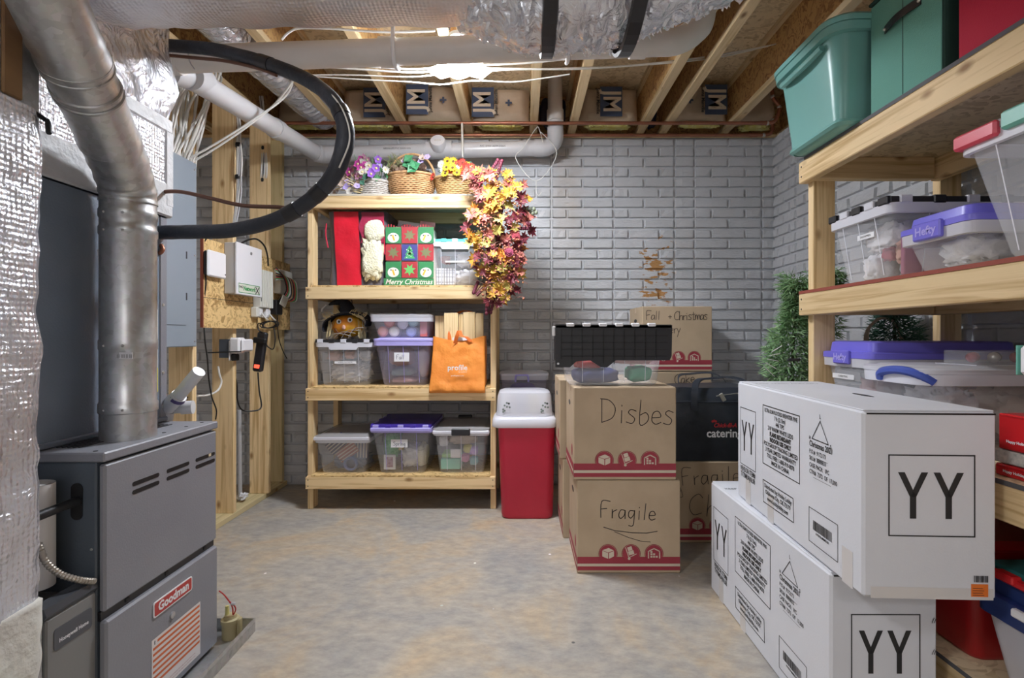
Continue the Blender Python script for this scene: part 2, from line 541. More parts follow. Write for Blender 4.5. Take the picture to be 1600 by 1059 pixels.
class MB:
    def __init__(s):
        s.v, s.f = [], []

    def add(s, vs, fs):
        o = len(s.v)
        s.v += [Vector(p) for p in vs]
        s.f += [tuple(i + o for i in f) for f in fs]
        return s

    def merge(s, o, M=None):
        return s.add([M @ p for p in o.v] if M else o.v, o.f)

    def box(s, x0, x1, y0, y1, z0, z1):
        return s.add([(x0, y0, z0), (x1, y0, z0), (x1, y1, z0), (x0, y1, z0), (x0, y0, z1), (x1, y0, z1), (x1, y1, z1), (x0, y1, z1)],
                     [(0, 3, 2, 1), (4, 5, 6, 7), (0, 1, 5, 4), (1, 2, 6, 5), (2, 3, 7, 6), (3, 0, 4, 7)])

    def cbox(s, x0, x1, y0, y1, z0, z1, c=.004):
        """box with chamfered edges"""
        c = min(c, (x1 - x0) * .45, (y1 - y0) * .45, (z1 - z0) * .45)
        X, Y, Z = (x0, x1), (y0, y1), (z0, z1)
        vs, idx = [], {}
        for a in (0, 1):
            for b in (0, 1):
                for d in (0, 1):
                    sx, sy, sz = (1 - 2 * a), (1 - 2 * b), (1 - 2 * d)
                    for ax in range(3):
                        p = [X[a] + c * sx, Y[b] + c * sy, Z[d] + c * sz]
                        p[ax] = (X[a], Y[b], Z[d])[ax]
                        idx[(a, b, d, ax)] = len(vs)
                        vs.append(p)
        fs = []
        cy = [(0, 0), (1, 0), (1, 1), (0, 1)]

        def key(ax, k, u, v):
            t = [0, 0, 0]
            t[ax] = k
            t[(ax + 1) % 3] = u
            t[(ax + 2) % 3] = v
            return tuple(t)
        for ax in range(3):
            for k in (0, 1):
                f = [idx[key(ax, k, u, v) + (ax,)] for u, v in cy]
                fs.append(f if k else f[::-1])
        for ax in range(3):
            b1, b2 = (ax + 1) % 3, (ax + 2) % 3
            for u, v in cy:
                k0, k1 = key(ax, 0, u, v), key(ax, 1, u, v)
                f = [idx[k0 + (b1,)], idx[k1 + (b1,)], idx[k1 + (b2,)], idx[k0 + (b2,)]]
                fs.append(f if (u + v) % 2 else f[::-1])
        for a in (0, 1):
            for b in (0, 1):
                for d in (0, 1):
                    f = [idx[(a, b, d, q)] for q in range(3)]
                    fs.append(f if (a + b + d) % 2 else f[::-1])
        return s.add(vs, fs)

    def loft(s, rings, cap0=True, cap1=True, close=True):
        n = len(rings[0])
        vs = [p for r in rings for p in r]
        fs = []
        for i in range(len(rings) - 1):
            for j in range(n if close else n - 1):
                k = (j + 1) % n
                fs.append((i * n + j, i * n + k, (i + 1) * n + k, (i + 1) * n + j))
        if cap0:
            fs.append(tuple(range(n))[::-1])
        if cap1:
            b = (len(rings) - 1) * n
            fs.append(tuple(range(b, b + n)))
        return s.add(vs, fs)

    def tube(s, pts, r, n=8, caps=True, closed=False):
        pts = [Vector(p) for p in pts]
        m = len(pts)
        rs = r if isinstance(r, (list, tuple)) else [r] * m
        T = []
        for i in range(m):
            if closed:
                t = pts[(i + 1) % m] - pts[i - 1]
            else:
                t = pts[min(i + 1, m - 1)] - pts[max(i - 1, 0)]
            T.append(t.normalized())
        u = T[0].orthogonal().normalized()
        rings = []
        for i in range(m):
            u = (u - T[i] * u.dot(T[i]))
            u = u.normalized() if u.length > 1e-6 else T[i].orthogonal().normalized()
            v = T[i].cross(u)
            rings.append([pts[i] + (u * math.cos(2 * PI * k / n) + v * math.sin(2 * PI * k / n)) * rs[i] for k in range(n)])
        if closed:
            rings.append(rings[0])
            return s.loft(rings, False, False)
        return s.loft(rings, caps, caps)

    def prism(s, poly, d, M):
        """outline in the local xy plane, extruded by d along local z, placed by matrix M"""
        n = len(poly)
        vs = [M @ Vector((p[0], p[1], 0)) for p in poly] + [M @ Vector((p[0], p[1], d)) for p in poly]
        fs = [tuple(range(n))[::-1], tuple(range(n, 2 * n))] + [(i, (i + 1) % n, n + (i + 1) % n, n + i) for i in range(n)]
        return s.add(vs, fs)

    def poly(s, pts, M=None):
        return s.add([M @ Vector((p[0], p[1], 0)) if M else p for p in pts], [tuple(range(len(pts)))])

    def sphere(s, c, r, nu=14, nv=9, fn=None):
        rx, ry, rz = r if isinstance(r, (tuple, list)) else (r, r, r)
        rings = []
        for i in range(nv + 1):
            ph = PI * (i + .02) / (nv + .04) - PI / 2
            ring = []
            for j in range(nu):
                th = 2 * PI * j / nu
                p = Vector((math.cos(ph) * math.cos(th), math.cos(ph) * math.sin(th), math.sin(ph)))
                k = fn(p) if fn else 1
                ring.append((c[0] + p.x * rx * k, c[1] + p.y * ry * k, c[2] + p.z * rz * k))
            rings.append(ring)
        return s.loft(rings)

    def lathe(s, prof, c, n=24, M=None):
        rings = [[Vector((c[0] + r * math.cos(2 * PI * k / n), c[1] + r * math.sin(2 * PI * k / n), c[2] + z)) for k in range(n)] for r, z in prof]
        if M:
            rings = [[M @ p for p in ring] for ring in rings]
        return s.loft(rings)

    def mesh(s, name, m, smooth=False, shift=None):
        me = bpy.data.meshes.new(name)
        sh = shift or Vector((0, 0, 0))
        me.from_pydata([tuple(inframe(p) - sh) for p in s.v], [], s.f)
        me.validate()
        if m:
            me.materials.append(m)
        if smooth:
            me.shade_smooth()
            if smooth != 2:
                try:
                    me.set_sharp_from_angle(angle=R(42))
                except Exception:
                    pass
        me.update()
        return me


def rr(x0, x1, y0, y1, r, z, n=4):
    """rounded rectangle ring, counter-clockwise"""
    out = []
    for cx, cy, a in ((x1 - r, y0 + r, -90), (x1 - r, y1 - r, 0), (x0 + r, y1 - r, 90), (x0 + r, y0 + r, 180)):
        for i in range(n + 1):
            t = R(a + 90 * i / n)
            out.append(Vector((cx + r * math.cos(t), cy + r * math.sin(t), z)))
    return out


def subring(ring, step, cnt):
    """ring with extra points along its sides; cnt keeps the split the same from ring to ring"""
    if not cnt:
        cnt += [max(1, int((q - p).length / step)) for p, q in zip(ring, ring[1:] + ring[:1])]
    out = []
    for p, q, n in zip(ring, ring[1:] + ring[:1], cnt):
        out += [p.lerp(q, j / n) for j in range(n)]
    return out


def smooth_path(pts, sub=6):
    """Catmull-Rom through the points"""
    P = [Vector(p) for p in pts]
    out = []
    for i in range(len(P) - 1):
        a, b, c, d = P[max(i - 1, 0)], P[i], P[i + 1], P[min(i + 2, len(P) - 1)]
        for k in range(sub):
            t = k / sub
            out.append(.5 * ((2 * b) + (c - a) * t + (2 * a - 5 * b + 4 * c - d) * t * t + (3 * b - 3 * c + d - a) * t ** 3))
    out.append(P[-1])
    return out


# ---------------------------------------------------------------- objects
# the right shelf and its load are scaled up uniformly about the camera point,
# written from the shelf's far front foot, which lands on the floor at SCALED_FOOT
UNSCALED, SHELF_FOOT, SCALED_FOOT = 1.0, Vector((1.168, 2.09, .1474)), Vector((1.3315, 2.3826, 0))
CAM_SCALE = {'scale': UNSCALED}


def inframe(p):
    if CAM_SCALE['scale'] == UNSCALED:
        return Vector(p)
    return SCALED_FOOT + (Vector(p) - SHELF_FOOT) * CAM_SCALE['scale']  # same result as a uniform scaling about the camera point


def wl(o):
    v = Vector((0, 0, 0))
    while o is not None:
        v += o.location
        o = o.parent
    return v


def tag(o, label=None, cat=None, group=None, kind=None):
    for k, v in (('label', label), ('category', cat), ('group', group), ('kind', kind)):
        if v:
            o[k] = v
    return o


def thing(name, label, cat, loc=(0, 0, 0), group=None):
    o = bpy.data.objects.new(name, None)
    o.empty_display_size = .05
    COL.objects.link(o)
    o.location = inframe(loc)
    return tag(o, label, cat, group)


def obj(name, mb, m, parent=None, smooth=False, label=None, kind=None):
    """a mesh object; the builder's coordinates are those of the world (parents are never rotated while their parts are built)"""
    sh = wl(parent) if parent else Vector((0, 0, 0))
    o = bpy.data.objects.new(name, mb.mesh(name, m, smooth, sh))
    COL.objects.link(o)
    if parent:
        o.parent = parent
    return tag(o, label, None, None, kind)


def solo(name, mb, m, label, cat, group=None, smooth=True, loc=None):
    """a thing that is one mesh, its origin at its lowest centre"""
    if loc is None:
        xs = [p.x for p in mb.v]
        ys = [p.y for p in mb.v]
        loc = Vector(((min(xs) + max(xs)) / 2, (min(ys) + max(ys)) / 2, min(p.z for p in mb.v)))
    o = bpy.data.objects.new(name, mb.mesh(name, m, smooth, inframe(loc)))
    o.location = inframe(loc)
    COL.objects.link(o)
    return tag(o, label, cat, group)


def inst(name, me, parent, M, kind=None):
    o = bpy.data.objects.new(name, me)
    COL.objects.link(o)
    if parent:
        o.parent = parent
        M = Matrix.Translation(-wl(parent)) @ M
    o.matrix_local = M
    if kind:
        o['kind'] = kind
    return o


FONTS = []


def text(s, parent, loc, face, size, m, align='CENTER', sx=1.0, bold=0, shear=0, name='lettering', roll=0, space=1.0):
    """flat lettering on a face: face is the side it looks to: '-y', '+x', '-x', '+z'"""
    rot = {'-y': Euler((R(90), 0, 0)), '+x': Euler((R(90), 0, R(90))), '-x': Euler((R(90), 0, R(-90))), '+z': Euler((0, 0, 0)), '-z': Euler((R(180), 0, 0))}[face].to_matrix().to_4x4()
    cu = bpy.data.curves.new(name, 'FONT')
    cu.body = s
    cu.size = size * CAM_SCALE['scale']
    cu.align_x = align
    cu.align_y = 'CENTER'
    cu.offset = bold
    cu.shear = shear
    cu.space_line = space
    cu.resolution_u = 2
    cu.materials.append(m)
    o = bpy.data.objects.new(name, cu)
    COL.objects.link(o)
    if parent:
        o.parent = parent
    o.matrix_local = Matrix.Translation(inframe(loc) - (wl(parent) if parent else Vector())) @ rot @ Matrix.Rotation(roll, 4, 'Z') @ Matrix.Diagonal((sx, 1, 1, 1))
    FONTS.append(o)
    return o


def flush_fonts():
    """turn all the lettering into plain meshes"""
    bpy.context.view_layer.update()
    dg = bpy.context.evaluated_depsgraph_get()
    made = [(o, bpy.data.meshes.new_from_object(o.evaluated_get(dg))) for o in FONTS]
    dead = []
    for o, me in made:
        nm, par, M, cu = o.name, o.parent, o.matrix_local.copy(), o.data
        o.name = 'old_lettering'
        n = bpy.data.objects.new(nm, me)
        COL.objects.link(n)
        n.parent = par
        n.matrix_local = M
        dead.append((o, cu))
    for o, cu in dead:
        bpy.data.objects.remove(o)
    for o, cu in dead:
        bpy.data.curves.remove(cu)


FACE = {'-y': Euler((R(90), 0, 0)).to_matrix().to_4x4(), '+x': Euler((R(90), 0, R(90))).to_matrix().to_4x4(),
        '-x': Euler((R(90), 0, R(-90))).to_matrix().to_4x4(), '+z': Matrix.Identity(4)}


def plane(face, loc, roll=0):
    return Matrix.Translation(Vector(loc)) @ FACE[face] @ Matrix.Rotation(roll, 4, 'Z')


def frame2d(mb, x0, x1, y0, y1, t, M):
    for a in ((x0, x1, y0, y0 + t), (x0, x1, y1 - t, y1), (x0, x0 + t, y0, y1), (x1 - t, x1, y0, y1)):
        mb.poly([(a[0], a[2]), (a[1], a[2]), (a[1], a[3]), (a[0], a[3])], M)


def rect2d(mb, x0, x1, y0, y1, M):
    mb.poly([(x0, y0), (x1, y0), (x1, y1), (x0, y1)], M)


def disc2d(mb, cx, cy, r, M, n=24, ry=None):
    mb.poly([(cx + r * math.cos(2 * PI * k / n), cy + (ry or r) * math.sin(2 * PI * k / n)) for k in range(n)], M)


def line2d(mb, pts, wd, M):
    for a, b in zip(pts, pts[1:]):
        d = Vector((b[0] - a[0], b[1] - a[1]))
        if d.length < 1e-9:
            continue
        d.normalize()
        nx, ny = -d.y * wd / 2, d.x * wd / 2
        e = d * wd * .4
        mb.poly([(a[0] - e.x + nx, a[1] - e.y + ny), (a[0] - e.x - nx, a[1] - e.y - ny), (b[0] + e.x - nx, b[1] + e.y - ny), (b[0] + e.x + nx, b[1] + e.y + ny)], M)


# pen strokes for handwriting, each letter on a 1-high grid: (advance, [strokes])
HW = {
    'D': (.75, [[(.05, .95), (.08, 0)], [(.0, .95), (.35, .9), (.6, .6), (.5, .2), (.08, 0)]]),
    'i': (.3, [[(.12, .5), (.12, 0)], [(.12, .68), (.12, .72)]]),
    's': (.5, [[(.4, .5), (.2, .56), (.1, .42), (.35, .2), (.25, 0), (.02, .05)]]),
    'b': (.5, [[(.08, .95), (.06, 0), (.3, .02), (.42, .25), (.3, .45), (.08, .35)]]),
    'h': (.5, [[(.08, .95), (.06, 0), (.1, .35), (.3, .5), (.4, .3), (.4, 0)]]),
    'e': (.5, [[(.05, .25), (.4, .3), (.3, .52), (.1, .45), (.05, .15), (.2, 0), (.42, .08)]]),
    'F': (.6, [[(.1, 0), (.1, .95), (.6, .98)], [(.1, .5), (.42, .55)]]),
    'r': (.4, [[(.08, .5), (.1, 0), (.12, .35), (.35, .5)]]),
    'a': (.5, [[(.4, .48), (.15, .5), (.03, .2), (.15, .0), (.36, .2), (.4, .48), (.42, 0)]]),
    'g': (.5, [[(.4, .48), (.12, .48), (.05, .2), (.2, .05), (.38, .3), (.4, .48), (.36, -.35), (.1, -.4)]]),
    'l': (.3, [[(.15, .95), (.1, 0)]]),
    'C': (.65, [[(.6, .8), (.4, .95), (.1, .7), (.05, .3), (.25, .02), (.6, .12)]]),
    't': (.4, [[(.2, .85), (.18, .05), (.35, 0)], [(.02, .58), (.38, .6)]]),
    'm': (.7, [[(.06, .5), (.06, 0), (.1, .4), (.25, .5), (.32, 0), (.36, .4), (.52, .5), (.6, 0)]]),
    'n': (.5, [[(.06, .5), (.06, 0), (.1, .38), (.3, .5), (.4, 0)]]),
    'y': (.5, [[(.05, .5), (.2, .1)], [(.42, .5), (.2, .0), (.05, -.4)]]),
    'k': (.5, [[(.08, .95), (.06, 0)], [(.4, .5), (.08, .22), (.42, 0)]]),
    'c': (.45, [[(.4, .45), (.15, .5), (.04, .2), (.2, 0), (.42, .1)]]),
    'G': (.7, [[(.6, .8), (.4, .95), (.1, .7), (.05, .3), (.25, .02), (.6, .12), (.6, .42), (.4, .42)]]),
    'S': (.6, [[(.5, .85), (.25, .95), (.08, .75), (.45, .4), (.35, .05), (.02, .1)]]),
    'p': (.5, [[(.06, .5), (.06, -.4)], [(.06, .4), (.3, .52), (.42, .25), (.25, 0), (.06, .1)]]),
    'B': (.6, [[(.08, .95), (.06, 0), (.4, .05), (.5, .3), (.1, .5), (.42, .7), (.35, .93), (.08, .95)]]),
    'u': (.5, [[(.06, .5), (.08, .1), (.25, 0), (.4, .2), (.4, .5), (.42, 0)]]),
    'd': (.5, [[(.4, .95), (.4, 0), (.36, .2), (.15, .0), (.04, .25), (.15, .48), (.4, .4)]]),
    'o': (.5, [[(.22, .5), (.05, .25), (.2, 0), (.4, .22), (.22, .5)]]),
    'v': (.45, [[(.04, .5), (.2, 0), (.4, .5)]]),
    '+': (.6, [[(.3, .6), (.3, .15)], [(.08, .38), (.52, .38)]]),
    ' ': (.35, []),
}


def handwrite(word, parent, face, loc, size, m, wd=.006, roll=0, spread=1.0, name='handwriting'):
    mb = MB()
    M = plane(face, loc, roll)
    x = 0
    for ch in word:
        adv, st = HW[ch]
        for s in st:
            p = smooth_path([(x + a * 1.0, b, 0) for a, b in s], 4) if len(s) > 2 else [Vector((x + a, b, 0)) for a, b in s]
            line2d(mb, [(q.x * size, q.y * size) for q in p], wd, M)
        x += adv * spread
    return obj(name, mb, m, parent)


def lump_mb(c, s, seed=0, amp=.18, freq=2.2, nu=28, nv=18, sq=.6, crumple=False):
    """soft, creased mass: a rounded block roughened by noise. c centre, s half sizes"""
    off = Vector((seed * 7.3, seed * 3.1, seed * 5.7))
    mb = MB()
    rings = []
    for i in range(nv + 1):
        ph = PI * (i + .02) / (nv + .04) - PI / 2
        ring = []
        for j in range(nu):
            th = 2 * PI * j / nu
            p = Vector((math.cos(ph) * math.cos(th), math.cos(ph) * math.sin(th), math.sin(ph)))
            q = Vector([math.copysign(abs(a) ** sq, a) for a in p])
            n = noise.noise(p * freq + off)
            if crumple:
                n = .9 - 1.3 * abs(noise.noise(p * freq * 1.3 + off)) + .5 * noise.noise(p * freq * 3.1 + off)
            k = 1 - amp + amp * n * .95
            ring.append(Vector((c[0] + q.x * s[0] * k, c[1] + q.y * s[1] * k, c[2] + q.z * s[2] * k)))
        rings.append(ring)
    return mb.loft(rings)


def lump(name, label, cat, c, s, m, seed=0, amp=.18, freq=2.2, sq=.6, crumple=False, group=None, **k):
    mb = lump_mb(c, s, seed, amp, freq, sq=sq, crumple=crumple, **k)
    return solo(name, mb, m, label, cat, group, smooth=2)
# ================================================================ THE SETTING
rnd = random.Random(4)
WALL_Y, WALL_X, ROW, TOP = 4.145, 2.047, .0823, 2.806


def structure(name, mb, m, smooth=False):
    o = obj(name, mb, m, None, smooth)
    o['kind'] = 'structure'
    return o


structure('floor', MB().box(-3.3, WALL_X + .2, -2.6, WALL_Y + .2, -.12, 0), FLOOR)
wall_back = structure('wall_back', MB().box(-3.3, WALL_X + .2, WALL_Y, WALL_Y + .2, 0, TOP), BRICK)
wall_right = structure('wall_right', MB().box(WALL_X, WALL_X + .2, -2.6, WALL_Y, 0, TOP), BRICK)
structure('wall_west', MB().box(-3.4, -3.3, -2.6, WALL_Y + .2, 0, TOP), BOUNCE_WALL)
structure('wall_front', MB().box(-3.4, WALL_X + .2, -2.7, -2.6, 0, 3.2), BOUNCE_WALL)
structure('trim_1', MB().box(-3.3, WALL_X + .2, WALL_Y + .02, WALL_Y + .16, TOP, 2.84), WX)          # sill plate
structure('trim_2', MB().box(WALL_X + .02, WALL_X + .16, -2.6, WALL_Y, TOP, 2.84), WY)
structure('trim_3', MB().box(-3.3, WALL_X + .2, WALL_Y + .12, WALL_Y + .15, 2.84, 3.2), OSB_WEB)     # rim boards
structure('trim_4', MB().box(WALL_X + .10, WALL_X + .13, -2.6, WALL_Y + .12, 2.84, 3.2), OSB_WEB)
structure('trim_5', MB().box(-3.4, -3.37, -2.6, WALL_Y + .12, TOP, 3.2), OSB_WEB)

# --- bricks of the painted form-lined wall: running bond between vertical form seams
SEAMS = [-3.203, -2.711, -2.219, -1.727, -1.235, -.743, -.251, .241, .741, 1.233, 1.394, 1.938, 2.046]
meshes = {}


def brick_mesh(L, v):
    k = (round(L, 3), v)
    if k not in meshes:
        r = random.Random(v * 17 + int(L * 1000))
        mb = MB()
        g = .0062
        a, b_, z0, z1 = -L / 2 + g, L / 2 - g, -ROW / 2 + g, ROW / 2 - g
        d = [-.019 + r.uniform(-.004, .004) for _ in range(8)]
        c = .007
        xs = [a + c, a + (b_ - a) * .36, a + (b_ - a) * .68, b_ - c]
        mb.add([(a, .002, z0), (b_, .002, z0), (b_, .002, z1), (a, .002, z1)] +
               [(x, d[i], z0 + c) for i, x in enumerate(xs)] + [(x, d[i + 4], z1 - c) for i, x in enumerate(xs)],
               [(0, 1, 7, 6, 5, 4), (1, 2, 11, 7), (2, 3, 8, 9, 10, 11), (3, 0, 4, 8), (4, 5, 9, 8), (5, 6, 10, 9), (6, 7, 11, 10)])
        meshes[k] = mb.mesh('brick', BRICK)
    return meshes[k]


def lay(seams, zrows):
    out = []
    for row in range(zrows):
        z = TOP - ROW * (row + .5)
        for a, b in zip(seams, seams[1:]):
            W = b - a
            if W < .3:
                cuts = [a, b]
            elif row % 2:
                cuts = [a, a + W / 4, a + W * 3 / 4, b]
            else:
                cuts = [a, a + W / 2, b]
            out += [((p + q) / 2, q - p, z) for p, q in zip(cuts, cuts[1:])]
    return out


def build_bricks(wall, layout, to_matrix, score):
    layout = sorted(layout, key=lambda t: -score(t))
    rest = MB()
    for i, (u, L, z) in enumerate(layout):
        me = brick_mesh(L, rnd.randrange(3))
        M = to_matrix(u, z)
        if i < 300:
            inst('brick', me, wall, M)
        else:
            mb = MB()
            mb.add([v.co.copy() for v in me.vertices], [tuple(p.vertices) for p in me.polygons])
            rest.merge(mb, M)
    obj('brick_course', rest, BRICK, wall, kind='stuff')


def score_back(t):
    u, L, z = t
    s = 0
    if -.20 < u and z > .95:
        s = 3
    elif -1.9 < u < -1.4:
        s = 2
    elif -1.5 < u < -.2 and z > 2.0:
        s = 1
    if .85 < u < 1.4 and z < 1.42 or .2 < u < .9 and z < 1.0:
        s = 0
    return s + L * .1


build_bricks(wall_back, lay(SEAMS, 34), lambda u, z: Matrix.Translation((u, WALL_Y, z)), score_back)
RS = [.35, .842, 1.334, 1.826, 2.318, 2.81, 3.302, 3.794, 4.14]
RZ = Matrix.Rotation(R(-90), 4, 'Z')   # local -y (the brick's face) looks to -x


def score_right(t):
    y, L, z = t
    s = 2 if y > 2.0 and z > .95 else (1.5 if z > .9 and y > 1.2 else 0)
    if z > 2.3 and y < 2.2:
        s = 0
    return s + L * .1


build_bricks(wall_right, lay(RS, 34), lambda u, z: Matrix.Translation((WALL_X, u, z)) @ RZ, score_right)

# --- floor above: deck and I-joists
ceiling = structure('ceiling', MB().box(-3.4, WALL_X + .2, -2.7, WALL_Y + .15, 3.195, 3.22), OSB_DECK)
JX = [-3.0, -2.48, -1.97, -1.455, -.93, -.425, .095, .405, .96, 1.145, 1.645]
for i, x in enumerate(JX):
    j = obj('floor_joist', MB().cbox(x - .031, x + .031, -2.58, WALL_Y + .11, 2.844, 2.882, .003), JO, ceiling)
    obj('joist_web', MB().box(x - .006, x + .006, -2.58, WALL_Y + .11, 2.882, 3.157), OSB_WEB, j)
    obj('top_flange', MB().cbox(x - .031, x + .031, -2.58, WALL_Y + .11, 3.157, 3.195, .003), JO, j)

# kraft-faced batts tucked between the joists at the rim
BAYS = [(-1.93, -1.49, 0), (-1.42, -.97, 1), (-.895, -.46, 2), (-.39, .06, 3), (.445, .92, 4), (1.18, 1.61, 5), (1.68, 2.02, 6)]


def batt(x0, x1, k):
    mb = MB()
    n, m = 12, 8
    y0 = 4.03 + .03 * math.sin(k * 2.3)

    def pt(i, j):
        u, v = i / n, j / m
        ed = (min(u, 1 - u, .12) / .12) ** .5 * (min(v, 1 - v, .15) / .15) ** .5
        q = noise.noise(Vector((u * 3 + k * 5, v * 3, k)))
        return Vector((x0 + (x1 - x0) * u, y0 + .07 - .085 * ed + .03 * q * ed - .035 * (1 - v), 2.875 + .30 * v))
    vs = [pt(i, j) for j in range(m + 1) for i in range(n + 1)]
    fs = [(j * (n + 1) + i, j * (n + 1) + i + 1, (j + 1) * (n + 1) + i + 1, (j + 1) * (n + 1) + i) for j in range(m) for i in range(n)]
    mb.add(vs, fs)
    o = obj('insulation_batt', mb, KRAFT, ceiling, 2)
    f = MB()
    f.merge(lump_mb(((x0 + x1) / 2, y0 + .02, 2.858), ((x1 - x0) / 2, .045, .026), k * 9, .35, 7, 48, 14, sq=.45))
    obj('fiberglass_edge', f, FIBER, o, 2)
    if k in (1, 2, 3, 4, 5):
        lx = x0 + (x1 - x0) * {1: .62, 2: .22, 3: .20, 4: .52, 5: .72}[k]
        yy = y0 - .085
        pr = MB()
        rect2d(pr, lx - .085, lx + .085, 2.895, 3.125, plane('-y', (0, yy, 0)))
        obj('print', pr, NAVY, o)
        dirn = 1 if k < 4 else -1
        text('JM', o, (lx, yy - .003, 3.01), '-y', .19, CREAM, roll=R(90 * dirn), bold=.004, sx=.86)
        text('Johns Manville', o, (lx + .102 * dirn, yy - .003, 3.01), '-y', .034, INK, roll=R(90 * dirn), bold=.001)
        cx = lx + .20 * dirn
        if x0 + .05 < cx < x1 - .05:
            pr2 = MB()
            rect2d(pr2, cx - .008, cx + .008, 2.98, 3.03, plane('-y', (0, yy, 0)))
            rect2d(pr2, cx - .025, cx + .025, 2.997, 3.013, plane('-y', (0, yy - .001, 0)))
            obj('print', pr2, NAVY, o)


for b in BAYS:
    batt(*b)
dk = MB()
dk.merge(lump_mb((.25, 4.17, 3.01), (.13, .05, .15), 3, .2))
dk.merge(lump_mb((1.052, 4.16, 3.0), (.055, .06, .14), 5, .25))
obj('dark_plastic_wrap', dk, flat('dark_blue_film', (.02, .022, .05), .35), ceiling, 2)

# --- open stud partition on the left
wall_left = bpy.data.objects.new('wall_left', None)
COL.objects.link(wall_left)
wall_left.location = (-1.96, 3.2, 0)
wall_left['kind'] = 'structure'
SX = -1.89
for y in (.9, 1.32, 1.74, 2.15, 2.56, 2.96, 3.375, 3.80):
    sx = SX + (.02 if y == 3.80 else 0)
    obj('stud', MB().cbox(sx - .14, sx, y - .019, y + .019, .038, 2.764, .003), WZ, wall_left)
obj('stud', MB().cbox(SX - .155, SX - .02, 4.085, 4.123, .038, 2.764, .003), wood('treated_pine_z', 'z', (.46, .36, .17), (.60, .48, .26)), wall_left)
obj('base_plate', MB().cbox(SX - .14, SX, .6, 4.13, 0, .038, .003), wood('treated_pine_y', 'y', (.44, .36, .18), (.58, .48, .27)), wall_left)
obj('top_plate', MB().cbox(SX - .14, SX, .6, 4.13, 2.764, 2.802, .003), WY, wall_left)
obj('top_plate', MB().cbox(SX - .14, SX, .6, 4.13, 2.802, 2.84, .003), WY, wall_left)
bb = obj('backer_board', MB().box(SX + .021, SX + .035, 2.985, 4.10, 1.25, 1.775), OSB_BOARD, wall_left)
obj('board_edge', MB().box(SX + .020, SX + .036, 2.978, 2.986, 1.25, 1.775), flat('red_edge_sealer', (.22, .05, .03), .7), bb)
obj('mid_joint', MB().box(SX + .034, SX + .0362, 2.985, 4.10, 1.425, 1.428), BLACK, bb)
for y0 in (3.40, 2.98):
    text('SPF', wall_left, (SX - .075, y0 - .0405, .80), '-y', .05, INK, bold=.002, sx=.7)
    text('KD-HT', wall_left, (SX - .06, y0 - .0405, .84), '-y', .03, INK, bold=.001, sx=.8)
# white caulk blob, grey conduit stub in the wall cavity
solo('conduit_stub', MB().tube([(-1.99, 3.62, .04), (-1.985, 3.60, .68)], .014, 10), mat('grey_conduit', (.45, .45, .46), .5), 'thin grey conduit pipe standing inside the open stud wall', 'pipe')
solo('caulk_blob', lump_mb((-1.955, 3.60, .075), (.035, .05, .036), 4, .5, 3.5), WHITE, 'white foam blob on the base plate between two studs', 'sealant')

# --- lamp in view: screw-in lamp with four adjustable panels
lamp = thing('ceiling_lamp', 'glowing white four panel lamp hanging below the joists', 'lamp', (-.345, 2.80, 2.84))
EM = mat('lamp_glow', (.90, .94, 1), .4, emit=EMIT)
obj('lamp_base', MB().lathe([(.045, -.03), (.055, -.02), (.055, .0)], (-.345, 2.80, 2.842), 20), WHITE, lamp, True)
obj('led_core', MB().sphere((-.345, 2.80, 2.662), (.072, .072, .045), 20, 12), EM, lamp, True)
obj('socket', MB().lathe([(.02, -.16), (.024, -.15), (.022, -.03)], (-.345, 2.80, 2.842), 16), WHITE, lamp, True)
for i, a in enumerate((35, 145, 215, 325)):
    ca, sa = math.cos(R(a)), math.sin(R(a))
    M = Matrix.Translation((-.345, 2.80, 2.672)) @ Matrix.Rotation(R(a), 4, 'Z') @ Matrix.Rotation(R(-5), 4, 'Y')
    mb = MB()
    b0 = MB().cbox(.03, .185, -.056, .056, -.004, .012, .004)
    mb.merge(b0, M)
    pn = obj('lamp_panel', mb, WHITE, lamp)
    mb = MB()
    mb.merge(MB().cbox(.034, .181, -.052, .052, -.010, -.0045, .002), M)
    obj('diffuser', mb, EM, pn)
# ================================================================ MECHANICALS ON THE LEFT
# --- drain pan
pan = thing('drain_pan', 'galvanised metal drain pan on the floor under the furnace', 'pan', (-1.5, 1.6, 0))
obj('pan_tray', MB().box(-1.92, -1.085, 1.20, 2.08, .004, .008), GALV, pan)
for a in ((-1.087, -1.083, 1.20, 2.082, 0, .055), (-1.92, -1.085, 2.078, 2.082, 0, .055)):
    obj('pan_rim', MB().box(*a), GALV, pan)
obj('pan_fold', MB().box(-1.0826, -1.0815, 1.20, 2.06, .004, .04), GALVD, pan)
# --- furnace
FX, FY0, FY1 = -1.175, 1.44, 1.975
fur = thing('furnace', 'dark grey gas furnace cabinet with slotted front and red name badge', 'furnace', (FX - .35, (FY0 + FY1) / 2, .03))
z0 = .02
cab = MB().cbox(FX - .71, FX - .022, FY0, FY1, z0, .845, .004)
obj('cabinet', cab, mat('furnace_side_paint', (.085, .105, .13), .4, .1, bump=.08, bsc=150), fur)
obj('top_panel', MB().cbox(FX - .71, FX + .003, FY0 - .003, FY1 + .003, .845, .872, .004), FURN, fur)
ud = obj('upper_door', MB().cbox(FX - .020, FX, FY0 + .004, FY1 - .002, .42, .838, .006), FURN, fur)
ld = obj('lower_door', MB().cbox(FX - .020, FX + .004, FY0 + .004, FY1 - .002, z0, .395, .006), FURN, fur)
obj('door_gap', MB().box(FX - .021, FX - .012, FY0 + .004, FY1 - .002, .395, .42), BLACKP, fur)
for y in (FY0 + .10, FY0 + .27, FY1 - .06):
    obj('screw', MB().cbox(FX - .013, FX - .008, y - .008, y + .008, .402, .415, .002), BLACK, fur)


